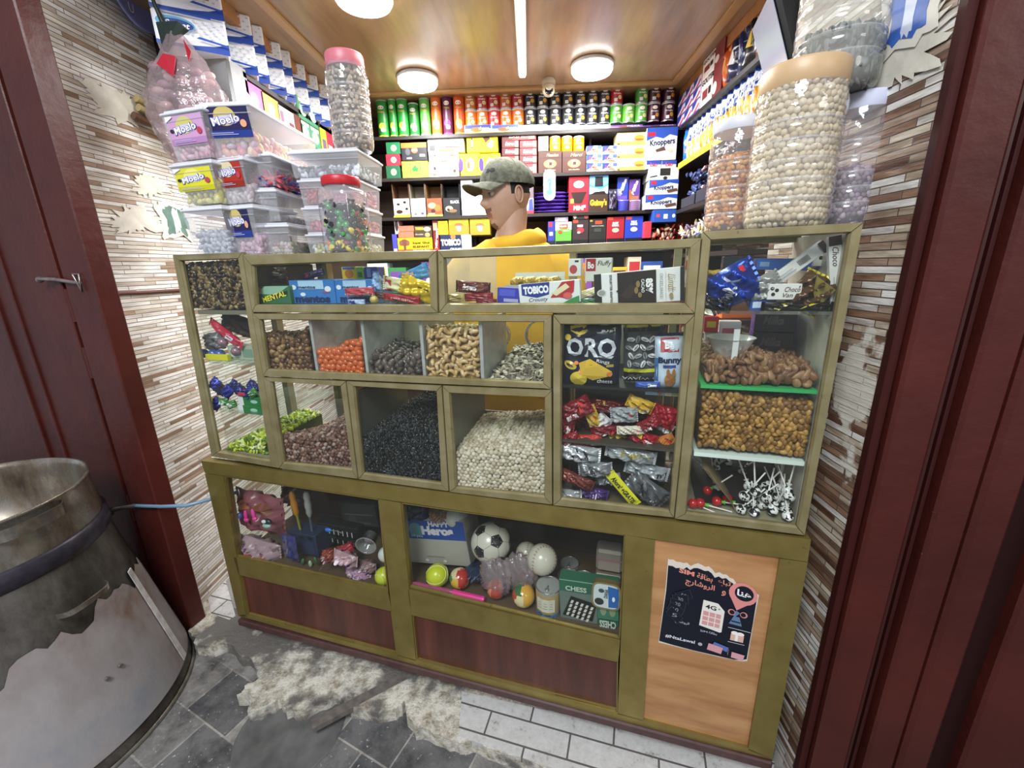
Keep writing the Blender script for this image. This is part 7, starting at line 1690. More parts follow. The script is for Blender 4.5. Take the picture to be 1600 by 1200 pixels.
# poster on the beech panel
pc = [CP(x, y, -.0) for x, y in ((1029, 1007), (1168, 1039), (1191, 912), (1045, 868))]
o = empty('sim_poster', 'torn dark blue phone card poster glued to the beech panel', 'poster', cw(0, 0, 0), -TH)
A, B_, C_, D_ = [np.array(q_) for q_ in pc]
def fp(x, y, oo):
    x = np.asarray(x, float); y = np.asarray(y, float)
    P_ = A[None] * ((1 - x) * (1 - y))[:, None] + B_[None] * (x * (1 - y))[:, None] + C_[None] * (x * y)[:, None] + D_[None] * ((1 - x) * y)[:, None]
    return np.stack([P_[:, 0], np.full(len(x), .0078 - .0006 - oo), P_[:, 1]], 1)
rr = np.random.RandomState(4)
top = [(x, .97 - .03 * rr.rand() - (.10 * max(0, x - .62) / .3 if x > .6 else 0) + (.03 if .3 < x < .5 else 0)) for x in np.linspace(.02, .99, 26)]
out = [(0, 0), (.3, -.005), (.7, -.01), (.95, -.0), (1, .02), (.995, .5), (1.0, .84)] + [(x, y) for x, y in top[::-1]] + [(.0, .95), (.01, .6)]
inn = [(.005, .02), (.15, .01), (.4, .0), (.86, -.0), (.94, .02), (.99, .04), (.99, .5), (.985, .80)] + [(x, y - .035 - .02 * rr.rand() - (.02 if x < .2 else 0)) for x, y in top[::-1][1:-1]] + [(.01, .88), (.02, .6)]
b = MB(); V = fp(np.array([q_[0] for q_ in out]), np.array([q_[1] for q_ in out]), 0); b.add(np.vstack([V, V + [0, .0005, 0]]), [tuple(range(len(out)))] + [(i, i + len(out), (i + 1) % len(out) + len(out), (i + 1) % len(out)) for i in range(len(out))], P('d8cfc2', .6))
V = fp(np.array([q_[0] for q_ in inn]), np.array([q_[1] for q_ in inn]), .0003); b.add(V, [tuple(range(len(inn)))], P('0d1322', .4)); b.build('paper', o)
AR = lambda s, x, y, w, h, c, **k: ('t', s, x, y, w, h, c, k)
b = MB()
pr = [AR('SIM', .22, .865, .17, .05, 'e0907c', bold=.04), AR('\ufe94\ufed7\ufe8e\ufec4\ufe91', .42, .86, .17, .075, 'e0907c', bold=.02), AR('\ufec9\ufe8e\ufe92\ufe97', .63, .86, .14, .075, 'e0907c', bold=.02), AR('\ufe9d\ufead\ufe8e\ufeb7\ufeed\ufeae\ufedf\ufe8d' if False else '\ufe9d\ufead\ufe8e\ufeb7\ufeed\ufeae\ufedf\u0627', .38, .765, .32, .085, 'e0907c', bold=.02), AR('\ufeed', .64, .75, .045, .06, 'e0907c', bold=.02),
      ('e', .84, .80, .15, .125, 'dc8c88'), ('p', [(.70, .76), (.80, .60), (.98, .76)], 'dc8c88'), ('e', .85, .81, .1, .085, '0d1322'), AR('\ufe8e\ufee8\ufeeb', .85, .81, .15, .075, 'f4f4f4', bold=.03),
      ('p', [(.43, .32), (.44, .62), (.60, .62), (.68, .55), (.68, .30), (.66, .29)], 'e8e4da'), AR('4G', .53, .555, .12, .05, '17202c', bold=.03), AR('+', .62, .56, .03, .025, '17202c'), ('r', .455, .34, .65, .5, 'd49a98'), ('r', .45, .44, .65, .45, 'e8e4da'), ('r', .45, .385, .65, .395, 'e8e4da'), ('r', .515, .34, .525, .5, 'e8e4da'), ('r', .585, .34, .595, .5, 'e8e4da'),
      AR('SIM', .49, .262, .08, .022, 'c8ccd4'), AR('\ufe94\ufed7\ufe8e\ufec4\ufe91', .59, .262, .09, .034, 'c8ccd4'), AR('\ufe9d\ufead\ufe8e\ufeb7\ufeed\ufeae\ufedf\u0627', .24, .30, .16, .04, 'c8ccd4'), ('r', .74, .38, .98, .386, 'c8ccd4'), ('r', .76, .21, .94, .216, 'c8ccd4'), AR('#NtaLawal', .24, .105, .34, .04, 'd8dce4', bold=.02), ('e', .47, .1, .025, .02, 'a8acb8'),
      ('p', [(.74, .43), (.88, .43), (.84, .53), (.78, .53)], '5c7c9c'), ('r', .76, .46, .86, .475, '0d1322'), ('p', [(.75, .56), (.79, .52), (.84, .58), (.8, .6)], '5c7c9c'), ('e', .75, .57, .04, .035, 'd48a88'), ('e', .755, .57, .028, .025, '0d1322'), ('e', .88, .57, .04, .035, 'd48a88'), ('e', .875, .57, .028, .025, '0d1322'),
      ('r', .78, .24, .92, .32, 'dcb4a4'), ('r', .83, .24, .86, .32, 'f0ece4'), ('e', .82, .335, .04, .022, 'f0ece4'), ('e', .88, .335, .04, .022, 'f0ece4'), ('p', [(.6, .13), (.62, .17), (.78, .14), (.77, .08)], '5c70b0'), ('p', [(.55, .06), (.56, .14), (.72, .12), (.71, .04)], 'd89ca0'), ('r', .78, .05, .782, .12, 'd8dce4'), ('p', [(.82, .03), (.82, .1), (.96, .09), (.95, .02)], 'd8a0a4')]
for k in range(5):
    a_ = .5 - .28 * k; c_, s_ = math.cos(a_), math.sin(a_); x0, y0 = .30, .44
    P4 = [(x0 - .02 - .22 * math.cos(.9 - .28 * k) * .9 + dx * c_ - dy * s_, y0 + .17 * math.sin(.95 - .28 * k) + (dx * s_ + dy * c_)) for dx, dy in ((-.02, -.05), (.16, -.05), (.16, .05), (-.02, .05))]
    pr += [('p', P4, '3c4252'), ('p', [(sum(q[0] for q in P4) / 4 + (x - sum(q[0] for q in P4) / 4) * .95, sum(q[1] for q in P4) / 4 + (y - sum(q[1] for q in P4) / 4) * .95) for x, y in P4], '10141f'), AR(['50', '30', '20', '10', '5'][k], sum(q[0] for q in P4) / 4, sum(q[1] for q in P4) / 4, .06, .04, '8a90a0')]
art(b, pr, 1, 1, lambda x, y, oo: fp(np.atleast_1d(x), np.atleast_1d(y), .0004 + oo), gap=.00006); b.build('print', o)
# ================================================================== toys in the base cabinet
zF1, zF2 = zS + .0005, zS2 + .0005
def ball(name, label, x, y, rpx, d, fn, cat='ball', zf=None, rot=(0, 0, 0), group=None):
    """fn(mb, r) builds a ball of radius r round the origin"""
    u, z = CP(x, y, d); v = RC[0] * (x - 800) / FPX - RC[1] * (y - 600) / FPX + RC[2]; r = rpx * (d + 1.0) / v[1] / FPX
    mb = MB(); fn(mb, r)
    if zf is not None: z = zf + r + .0005
    return mb.build(name, M=CM(u, d, z) @ Euler(rot).to_matrix().to_4x4(), label=label, cat=cat, group=group)


def tennis(mb, r):
    mb.ell((0, 0, 0), (r, r, r), P('c8d026', .35, coat=.3), 10)
    t = np.linspace(0, 2 * np.pi, 60); a = .42; pts = np.stack([np.cos(t) * (1 - a) + a * np.cos(3 * t), np.sin(t) * (1 - a) - a * np.sin(3 * t), 2 * math.sqrt(a * (1 - a)) * np.sin(2 * t)], 1)
    pts = pts / np.linalg.norm(pts, axis=1)[:, None] * r * 1.0; mb.tube(list(pts), r * .03, P('e8ecb0', .5), 6)


def baseball(mb, r):
    mb.ell((0, 0, 0), (r, r, r), P('cfc9b8', .3, coat=.4), 12)
    t = np.linspace(0, 2 * np.pi, 60); a = .42; pts = np.stack([np.cos(t) * (1 - a) + a * np.cos(3 * t), np.sin(t) * (1 - a) - a * np.sin(3 * t), 2 * math.sqrt(a * (1 - a)) * np.sin(2 * t)], 1)
    pts = pts / np.linalg.norm(pts, axis=1)[:, None] * r
    mb.tube(list(pts), r * .014, P('a8a090', .5), 5)
    for i in range(0, 60):
        p = pts[i]; q = pts[(i + 1) % 59]; tg = q - p; tg /= np.linalg.norm(tg) + 1e-9; n = p / r; s = np.cross(n, tg)
        for sg in (-1, 1): mb.tube([p + n * r * .01, (p + sg * s * r * .1 - tg * r * .05) / np.linalg.norm(p + sg * s * r * .1 - tg * r * .05) * r * 1.008], r * .014, P('8c2c28', .5), 4)


def soccer(mb, r):
    V, F = csphere(24); V = V / np.linalg.norm(V, axis=1)[:, None]
    ph = (1 + 5 ** .5) / 2; ic = []
    for a in (-1, 1):
        for b_ in (-ph, ph): ic += [(0, a, b_), (a, b_, 0), (b_, 0, a)]
    ic = np.array(ic, float); ic /= np.linalg.norm(ic, axis=1)[:, None]
    Fc = V[F].mean(1); Fc /= np.linalg.norm(Fc, axis=1)[:, None]
    mb.add(V * r, F, P('cac6b8', .3, coat=.4), True)
    for c in ic:
        nb = ic[np.argsort(-(ic @ c))[1:6]]; ang = []
        u = nb[0] - c * (nb[0] @ c); u /= np.linalg.norm(u); w = np.cross(c, u); k = 8; V2 = []
        for j in range(5):
            a0 = 2 * math.pi * j / 5
            d0 = c * math.cos(.345) + (u * math.cos(a0) + w * math.sin(a0)) * math.sin(.345); V2.append(d0)
        ring = []
        for j in range(5):
            for s in range(4): p = V2[j] * (1 - s / 4) + V2[(j + 1) % 5] * s / 4; ring.append(p / np.linalg.norm(p))
        mid = [(c * .5 + p * .5) / np.linalg.norm(c * .5 + p * .5) for p in ring]
        A = np.array([c] + mid + ring) * r * 1.004; n = 20
        mb.add(A, [(0, 1 + i, 1 + (i + 1) % n) for i in range(n)], P('14161c', .3, coat=.4), True)
        mb.add(A, [(1 + i, 1 + n + i, 1 + n + (i + 1) % n, 1 + (i + 1) % n) for i in range(n)], P('14161c', .3, coat=.4), True)
        for j in range(5):
            p, q = V2[j], V2[j] + (V2[j] - c) * .9; q /= np.linalg.norm(q); mid_ = (p + q) / np.linalg.norm(p + q)
            mb.tube([p * r * 1.002, mid_ * r * 1.002, q * r * 1.002], r * .009, P('6c6a64', .5), 4)


def printed(cols):
    def f(mb, r):
        V, F = csphere(9); Fc = V[F].mean(1); rs = np.random.RandomState(len(cols)); seeds = rs.randn(16, 3); seeds /= np.linalg.norm(seeds, axis=1)[:, None]
        w = np.argmax(Fc @ seeds.T, 1) % len(cols)
        for k, c in enumerate(cols):
            if (w == k).any(): mb.add(V * r, F[w == k], P(c, .2, coat=.6), True)
    return f


ball('toy_ball', 'yellow glossy tennis-like ball left in the right toy window', 684, 908, 17.5, .06, tennis, zf=zF2, rot=(.3, 1.2, .4))
ball('toy_ball', 'yellow ball behind the stile, right end of the left toy window', 600, 900, 14, .05, tennis, zf=None, rot=(1, .2, .4))
ball('toy_ball', 'white ball above the yellow one behind the stile', 603, 866, 12, .09, lambda mb, r: mb.ell((0, 0, 0), (r, r, r), P('d8d8d2', .4), 8))
ball('toy_ball', 'black and white football with pentagons in the right toy window', 767, 848, 31, .12, soccer, rot=(.25, .5, .3))
ball('toy_ball', 'large baseball with red stitches in the right toy window', 847, 874, 23.5, .10, baseball, rot=(.2, .5, 1.1))
ball('toy_ball', 'second baseball half hidden behind the large one', 823, 864, 17, .17, baseball, rot=(1.2, .3, .2))
ball('toy_ball', 'big white ball above the blue toy box', 712, 806, 20, .16, lambda mb, r: mb.ell((0, 0, 0), (r, r, r), P('b8b8b0', .4, noise=.1), 8))
ball('toy_ball', 'small printed ball with red and green figures beside the yellow one', 719, 914, 16, .07, printed(['b8342c', 'd8c8a0', '2c7a3c', 'd8b03c', '8c4a30']), zf=zF2)
ball('toy_ball', 'small printed ball with a gold and green scene, wrapped in film', 818, 938, 18, .05, printed(['d8a43c', '3c6a3c', 'b84a2c', 'e0d0a0', 'c8742c']), zf=zF2)
ball('toy_ball', 'small blue and red printed ball in clear film', 776, 934, 15, .06, printed(['2c6ab8', 'b8483c', '3c7ac8', 'd8886c']), zf=zF2)
ball('toy_ball', 'dark printed ball behind the wrapped ones', 826, 902, 20, .13, printed(['5c3a34', '3a3c4c', '6c4a3c']))
for i, (x, y, rx, rz, d, lb) in enumerate(((776, 915, .056, .068, .06, 'crumpled clear film round the blue and red ball'), (812, 912, .055, .075, .08, 'crumpled clear film round the gold printed ball'))):
    u, z = CP(x, y, d); mb = MB(); V, F = csphere(12); nz = 1 + .14 * np.sin(13 * V[:, 0] + 9 * V[:, 2] + i) * np.cos(11 * V[:, 2] - 7 * V[:, 1])
    mb.add(np.stack([V[:, 0] * rx * nz, V[:, 1] * .03 * nz, V[:, 2] * rz * nz], 1), F, WRAP, True); mb.build('film_bag', M=CM(u, d, max(z, zF2 + rz * 1.14)), label=lb, cat='bag')
# toy carton
ci('toy_carton', 'blue topped toy carton with white HAPPY HEROES letters', 'carton', 641, 829, 735, 895, .12, lambda w, h: carton(w, .12, h, 'a8a49a', [('r', 0, .58, 1, 1, '1f4494'), ('e', .2, .78, .11, .16, '4c8c9c'), T('24 pcs', .2, .64, .2, .07, 'c8dce8'), T('HAPPY', .6, .93, .34, .12, 'c8c8d0', bold=.05), T('Heros', .56, .78, .52, .2, 'd0d0d4', bold=.06), ('r', .3, .18, .6, .2, '8c887c'), ('e', .3, .1, .03, .03, 'd8d4c8'), ('e', .6, .1, .03, .03, 'd8d4c8')], bev=.002), roll=.12, z=zF2 + .03)
for i, (x, y, L, w_, c, lb) in enumerate(((652, 796, .09, .06, '1c2848', 'dark blue plastic bag on top of the toy carton'), (688, 800, .07, .05, '7a5a44', 'brown knotted bag on top of the toy carton'), (745, 893, .07, .03, '23304e', 'dark blue folded bag under the football'))):
    cpouch('plastic_bag', lb, 'bag', x, y, L, w_, .14 if i < 2 else .1, .1, c, [], t=.05, seed=140 + i, crumple=1.6)
# wand
u0, z0_ = CP(645, 911, .024); u1, z1_ = CP(757, 937, .024); L = math.hypot(u1 - u0, z1_ - z0_)
o = link(None, 'bubble_wand', label='pink bubble wand with clear glittery tube lying at the front', cat='toy', M=CM(u0, .024, z0_, 0, 0, math.atan2(z1_ - z0_, u1 - u0)))
mb = MB(); mb.tube([(0, 0, 0), (.01, 0, 0), (L * .55, 0, 0), (L * .58, 0, 0)], [.004, .0075, .0085, .007], clear('pink_plastic', 'f0a8c8', .4, 1, .1, 'd8709c'), 12); mb.build('tube', o)
mb = MB(); pts = np.linspace(L * .57, L, 15); mb.tube([(x, 0, 0) for x in pts], [.0095 + .0012 * (i % 2) for i in range(15)], P('e0338c', .3), 14); mb.build('handle', o)
# tins
def tin(name, label, x, ytop, rpx, d, hm, col, prims, zf, lidc='9a9a98'):
    u, z = CP(x, ytop, d); v = RC[0] * (x - 800) / FPX - RC[1] * (ytop - 600) / FPX + RC[2]; r = rpx * (d + 1.0) / v[1] / FPX
    o = link(None, name, label=label, cat='tin', M=CM(u, d, zf)); h = z - zf if hm is None else hm
    mb = can(r, h, col, prims, lidc, 'b0aca0'); mb.build('tin_body', o)
    mb = MB(); mb.lathe([(r * .99, h), (r * 1.03, h + .002), (r * 1.0, h + .005), (r * .93, h + .003), (r * .9, h), (r * .3, h + .0005), (.001, h + .0005)], P('a8a8a6', .25, .85), 36, cap=(False, False)); mb.tube([(0, -r * .1, h + .002), (0, -r * .55, h + .004)], .003, P('b8b8b6', .3, .8), 6)
    mb.tube([(r * .14 * math.cos(t), -r * .55 + r * .16 * math.sin(t), h + .004) for t in np.linspace(0, 6.28, 14)], .0016, P('b8b8b6', .3, .8), 6); mb.build('lid', o); return o


tin('food_tin', 'tall tin with cream label and blue foot, front right', 857, 915, 20, .055, None, 'b8a070', [('r', 0, 0, 1, .14, '3a7ab0'), ('p', [(0, .1), (1, .1), (1, .3), (.5, .2), (0, .3)], '8cb0c8'), ('r', .25, .25, .72, .78, 'd8d4c0'), ('r', .3, .6, .66, .62, '9a968a'), ('r', .3, .5, .66, .52, '9a968a'), ('r', .3, .4, .66, .42, '9a968a'), T('EXA', .55, .16, .14, .06, '1c2c3c', bold=.05), ('e', .36, .17, .06, .04, '2c4a9a')], zF2)
tin('food_tin', 'lower tin behind the chess box, ring pull lid showing', 904, 918, 20, .11, None, 'a89c80', [('r', 0, .1, 1, .5, 'c8c0a4')], zF2)
tin('food_tin', 'tin stacked behind, dark ring pull lid tilted', 912, 894, 19, .19, .05, '8a7c64', [('r', 0, .2, 1, .7, 'b8a884')], CP(912, 905, .19)[1] - .05)
tin('food_tin', 'short tin standing left of the dark lidded tin', 888, 893, 18, .21, .03, 'a08c78', [('r', 0, .2, 1, .8, 'c8a890')], CP(888, 900, .21)[1] - .03)
tin('food_tin', 'small tin upper row near the divider', 890, 872, 15, .27, .04, '7c7468', [('r', .2, .2, .7, .8, 'a89884')], CP(890, 880, .27)[1] - .04)
ci('food_tin', 'long pinkish tin at the right back of the toy window', 'tin', 931, 862, 973, 895, .16, lambda w, h: carton(w, .06, h, 'a89c90', [('r', 0, .55, 1, .6, 'c87a80'), ('r', .1, .1, .9, .5, 'b8a89c')], bev=.008))
for i, (y, c) in enumerate(((905, '8c7868'), (912, '7c5c50'))):
    ci('food_tin', f'{["upper", "lower"][i]} flat brown tin between lidded tins and sardine tin', 'tin', 930, y - 6, 970, y + 2, .16, lambda w, h, c=c: carton(w, .06, h, c, bev=.004))
# chess box and sardine tin
ci('chess_box', 'green chess game box with a board picture, front right corner', 'box', 876, 932, 968, 992, .035, lambda w, h: carton(w, .045, h, '2f6a50', [('r', 0, 0, .64, .72, '6c7c74'), ('p', [(.04, .1), (.2, .62), (.64, .5), (.56, .04)], '16181a')] + [('p', [(.1 + .085 * i + .028 * j, .12 + .11 * j - .015 * i), (.13 + .085 * i + .028 * j, .2 + .11 * j - .015 * i), (.17 + .085 * i + .028 * j, .19 + .11 * j - .015 * i), (.14 + .085 * i + .028 * j, .11 + .11 * j - .015 * i)], 'e0dcd4') for i in range(5) for j in range(4)] + [T('CHESS', .3, .86, .36, .12, 'c8dcc8', bold=.03), ('r', .66, .22, 1, .7, '3a7c60'), ('e', .75, .45, .05, .14, '8a9c7c'), ('e', .9, .45, .05, .14, '8a9c7c'), T('CHESS', .82, .1, .34, .15, 'c8d4c8', bold=.04, ang=3.1416)]), roll=.05, z=zF2)
u, z = CP(947, 933, .02); u2, _ = CP(970, 933, .02); w_ = (u2 - u) * 2
mb = MB(); pts = [(w_ * .5 * np.sign(math.cos(t)) * abs(math.cos(t)) ** .45, w_ * .53 * np.sign(math.sin(t)) * abs(math.sin(t)) ** .45) for t in np.linspace(0, 2 * math.pi, 40, endpoint=False)]
o = link(None, 'sardine_tin', label='rounded flat fish tin with blue and cat label, leaning on the chess box', cat='tin', M=CM(u, .018, z + .004, 0, -.06, -.0))
mb.prism([(x, 0, y) for x, y in pts], (0, .02, 0), P('c4ac6c', .25, .7)); mb.build('tin_body', o)
mb = MB(); mb.prism([(x * .88, -.0006, y * .88) for x, y in pts], (0, .0005, 0), P('d4dce0', .35)); art(mb, [('p', [(.6, .08), (.92, .12), (.94, .5), (.92, .88), (.55, .92), (.58, .5)], '1f64b4'), T('DIANA', .5, .62, .36, .13, '26303c', ang=1.5, bold=.03), ('e', .27, .27, .16, .14, '2c2c2c'), ('e', .33, .72, .1, .08, '3a4450'), ('e', .76, .45, .05, .1, 'f0f4f4')], w_, w_, front(-w_ / 2, -.0007, -w_ / 2)); mb.build('label', o)
# ---- left toy window
for i, (x, y, L, w_, d, c, pr, lb) in enumerate(((408, 800, .2, .17, .10, '8c5058', [('e', .3, .35, .2, .1, 'b8405c'), ('e', .7, .7, .2, .12, '7c4a2c'), ('e', .25, .7, .15, .1, 'c8785c')], 'big reddish clear bag of small toys, left toy window'), (408, 858, .17, .085, .05, 'a88c94', [('e', .5, .3, .3, .12, 'c85c50'), ('e', .2, .6, .14, .2, '8a6c98'), ('e', .75, .25, .12, .14, '9cb8a0')], 'clear bag of pastel rolls, lower left'), (462, 775, .12, .07, .17, '4a2c2c', [], 'dark red bag hanging behind the pink toys'))):
    cpouch('toy_bag', lb, 'bag', x, y, L, w_, d, -.1, c, pr, t=.05, seed=160 + i, crumple=1.4)
for i, (x, y, c, lb) in enumerate(((382, 806, 'e83c9c', 'left pink toy rabbit ear'), (394, 804, 'f04aa8', 'right pink toy rabbit ear'))):
    u, z = CP(x, y, .03); mb = MB(); mb.ell((0, 0, 0), (.008, .006, .02), P(c, .35), 6); mb.ell((0, 0, -.02), (.011, .007, .008), P(c, .35), 6); mb.build('pink_toy', M=CM(u, .035, z, 0, 0, .1 * (i * 2 - 1)), label=lb + ' shape in the toy bag', cat='toy')
u, z = CP(418, 818, .03); mb = MB(); mb.ell((0, 0, .008), (.02, .01, .012), P('20242a', .2, coat=.5), 6); mb.ell((0, -.004, -.006), (.018, .01, .009), P('9cc0b8', .3), 6); mb.ell((-.006, -.008, .012), (.01, .006, .007), P('e0e4e4', .3), 6); mb.build('plastic_toy', M=CM(u, .03, z), label='small black, white and mint green plastic toy', cat='toy')
u, z = CP(371, 808, .03); mb = MB(); mb.ell((0, 0, 0), (.011, .01, .012), P('3c4a9c', .3), 6); mb.build('plastic_toy', M=CM(u, .04, z), label='small blue round toy beside the pink ears', cat='toy')
for i, (xt, yt, xb, yb, c, c2) in enumerate(((455, 768, 470, 830, 'b87c1c', 'b0a83c'), (478, 768, 488, 832, '9a9a98', '5c6c80'))):
    ut, zt_ = CP(xt, yt, .1); ub, zb__ = CP(xb, yb, .1); o = link(None, 'screwdriver', label=['orange', 'grey white'][i] + ' handled screwdriver standing in the blue holder', cat='tool', M=CM(0, .1, 0))
    p0, p1 = np.array([ut, 0, zt_]), np.array([ub, 0, zb__]); o.matrix_world = CM(ut, .1, zt_); v = p1 - p0
    mb = MB(); ts = [0, .06, .14, .2, .28, .36, .42, .5, .56, .6]; mb.tube([v * t for t in ts], [.006, .011, .012, .010, .0125, .0125, .0105, .0115, .008, .006], P(c, .35, coat=.3), 12); mb.build('handle', o)
    mb = MB(); mb.tube([v * .6, v * .62, v * 1.0], [.006, .0045, .0045], P(c2, .3, .3), 10); mb.build('shaft', o)
ci('tool_holder', 'dark blue tray with round holes carrying the screwdrivers', 'holder', 452, 838, 495, 868, .075, lambda w, h: carton(w, .07, h, '25304c', [('e', .2, .85, .1, .06, '0c1018'), ('e', .5, .85, .1, .06, '0c1018'), ('e', .8, .85, .1, .06, '0c1018'), ('r', .1, .1, .9, .7, '2c3a5c')]), z=zF1 + .02)
ci('tool_rack', 'black rack with rows of small steel bits', 'rack', 497, 822, 560, 852, .14, lambda w, h: carton(w, .05, h, '141517', [('r', .08 + .11 * k, .55, .1 + .11 * k, .8, 'c8ccd0') for k in range(8)] + [('r', .1 + .13 * k, .15, .12 + .13 * k, .35, 'b0b4b8') for k in range(7)] + [('r', 0, .42, 1, .45, '3a3c40')]))
ci('tool_carton', 'dark grey blister pack above the bit rack', 'pack', 535, 788, 590, 822, .18, lambda w, h: carton(w, .03, h, '2c2e30', [('r', .1, .5, .9, .54, '5c5e60'), ('e', .3, .3, .1, .2, '3c3e40'), ('r', .2, .1, .8, .2, '4a4c4c')]), roll=.1)
u, z = CP(513, 828, .05); mb = MB(); mb.ell((0, 0, 0), (.014, .006, .0075), P('2f78d0', .3), 6); mb.tube([(.012, 0, 0), (.04, 0, .002), (.055, 0, -.003)], .0014, P('9aa0a4', .3, .7), 6); mb.build('key_toy', M=CM(u, .05, z), label='bright blue plastic key cap on a thin wire', cat='toy')
u, z = CP(572, 852, .05); o = link(None, 'plastic_cup', label='clear round plastic cup lying on its side, mouth forward', cat='cup', M=CM(u, .05, z) @ RX(math.radians(100)) @ RY(.2))
mb = MB(); mb.lathe([(.018, -.05), (.024, -.045), (.034, 0), (.037, .001), (.037, .004), (.033, .003)], clear('cup_plastic', 'ffffff', .16, 1.6, .08), 36, cap=(True, False)); mb.build('cup_body', o)
mb = MB(); mb.ell((0, 0, -.03), (.02, .02, .012), P('8c7c84', .4, noise=.3, nscale=60), 6); mb.build('cup_contents', o)
for i, (x, y, L, w_, a_, c, lb) in enumerate(((540, 872, .085, .045, -.2, 'b08c94', 'pink and clear bag of shells at the front'), (515, 868, .045, .045, .2, '8c3c2c', 'reddish brown bag beside the green toys'), (560, 895, .09, .03, -.3, 'a8809c', 'pinkish flat bag along the glass'), (540, 857, .06, .03, .4, 'a82c3c', 'red plastic packet under the cup'), (575, 885, .06, .04, -.1, '8c6c70', 'dark pink crumpled bag right'))):
    cpouch('toy_bag', lb + ', left toy window', 'bag', x, y, L, w_, .03 + .01 * i, a_, c, [('e', .4, .5, .2, .25, 'd8c8cc'), ('e', .75, .4, .1, .2, '5c3c7c')], t=.035, seed=180 + i, crumple=1.5)
for i, (x, y) in enumerate(((470, 880), (482, 885), (490, 878))):
    u, z = CP(x, y, .03); mb = MB(); mb.ell((0, 0, 0), (.007, .006, .014), P(['4a6c3c', 'a8b89c', '3c5c34'][i], .35), 5); mb.build('green_toy', M=CM(u, .04, max(z, zF1 + .015), 0, 0, .3 * (i - 1)), label=f'{["left", "middle pale", "right"][i]} small green plastic toy at the window foot', cat='toy')
ci('bag_band', 'blue edged zip bag with dark contents, middle of the left window', 'bag', 445, 838, 462, 872, .03, lambda w, h: pouch(w * 1.2, h, .02, '3a3a6c', [('r', .6, 0, .8, 1, '2c2c8c'), ('r', .1, .1, .5, .9, '6c5c70')], seed=3, crumple=1.0), zc=True)

# ================================================================== the metal drum and the hose
dc = (-1.70, 1.02)
o = empty('metal_drum', 'large round steel drum with flaking pale skirt, left of the doorway', 'drum', (dc[0], dc[1], 0))
b = MB(); b.lathe([(.432, 0), (.434, .0), (.425, .02), (.415, .055)], DSTEEL, 64); b.build('foot_ring', o)
b = MB(); b.lathe([(.436, .001), (.438, .004), (.434, .01), (.430, .012)], P('8a857c', .35, .7, noise=.3), 64, cap=(False, False)); b.build('foot_rim', o)
RD = lambda z: .420 - (.420 - .312) * (z - .05) / .58
a = np.linspace(0, 2 * np.pi, 120, endpoint=False); jag = .36 + .10 * np.cos(a - .1) + .02 * np.sin(a * 11) + .014 * np.sin(a * 23 + 1) + .008 * np.sin(a * 41)
n = 120; V = []; rows = 6
for k in range(rows + 1):
    t = k / rows; z = .05 + (jag - .05) * t; r = .422 - (.420 - .312) * (z - .05) / .58; V.append(np.stack([r * np.cos(a), r * np.sin(a), z], 1))
i = np.arange(n); b = MB(); b.add(np.vstack(V), np.vstack([np.stack([j * n + i, j * n + (i + 1) % n, (j + 1) * n + (i + 1) % n, (j + 1) * n + i], 1) for j in range(rows)]), PAINT, True); b.build('painted_skirt', o)
b = MB(); b.lathe([(.416, .04), (RD(.3) - .003, .3), (.318, .60), (.306, .68)], DSTEEL, 64, cap=(True, False)); b.build('drum_body', o)
b = MB(); b.lathe([(.312, .64), (.318, .648), (.315, .695), (.306, .70)], P('3a3640', .4, .5, noise=.3), 64, cap=(False, False)); b.build('band', o)
b = MB(); b.lathe([(.304, .69), (.306, .71), (.299, .77), (.297, .82), (.300, .828), (.302, .833), (.300, .838), (.294, .836), (.288, .82), (.286, .76), (.284, .62), (.23, .60), (.001, .6)], STEEL, 72, cap=(False, False)); b.build('pot', o)
def strap(o, ang, R, z, w, nm='handle', h=.03, out=.035):
    b = MB(); pts = []
    for t in np.linspace(-1, 1, 17):
        rr = R + out * (1 - abs(t) ** 6); aa = ang + t * w / R; pts.append((rr * math.cos(aa), rr * math.sin(aa), z))
    for p, q in zip(pts[:-1], pts[1:]):
        b.prism([(p[0], p[1], z - h / 2), (q[0], q[1], z - h / 2), (q[0], q[1], z + h / 2), (p[0], p[1], z + h / 2)], (-.004 * math.cos(ang), -.004 * math.sin(ang), 0), P('9c958c', .28, .85, noise=.3))
    b.build(nm, o)
strap(o, math.radians(-7), .300, .80, .085, out=.022, h=.035)
strap(o, math.radians(-3), .345, .52, .07, out=.028, h=.016)
for aa, z in ((-9, .26), (-3, .265)):
    A_ = math.radians(aa); r = .383; b = MB(); b.tube([(r * math.cos(A_), r * math.sin(A_), z), ((r + .008) * math.cos(A_), (r + .008) * math.sin(A_), z)], .006, P('8a8078', .4, .6), 12); b.build('screw', o)
b = MB()
for k in range(6):
    A0, A1 = math.radians(25), math.radians(28); z0, z1 = .06 + k * .07, .06 + (k + 1) * .07; r0, r1_ = RD(z0) + .004, RD(z1) + .004
    b.prism([(r0 * math.cos(A0), r0 * math.sin(A0), z0), (r0 * math.cos(A1 + .02), r0 * math.sin(A1 + .02), z0), (r1_ * math.cos(A1 + .02), r1_ * math.sin(A1 + .02), z1), (r1_ * math.cos(A0), r1_ * math.sin(A0), z1)], (.004, 0, 0), P('cfcac6', .5, noise=.2))
b.build('seam_strip', o)
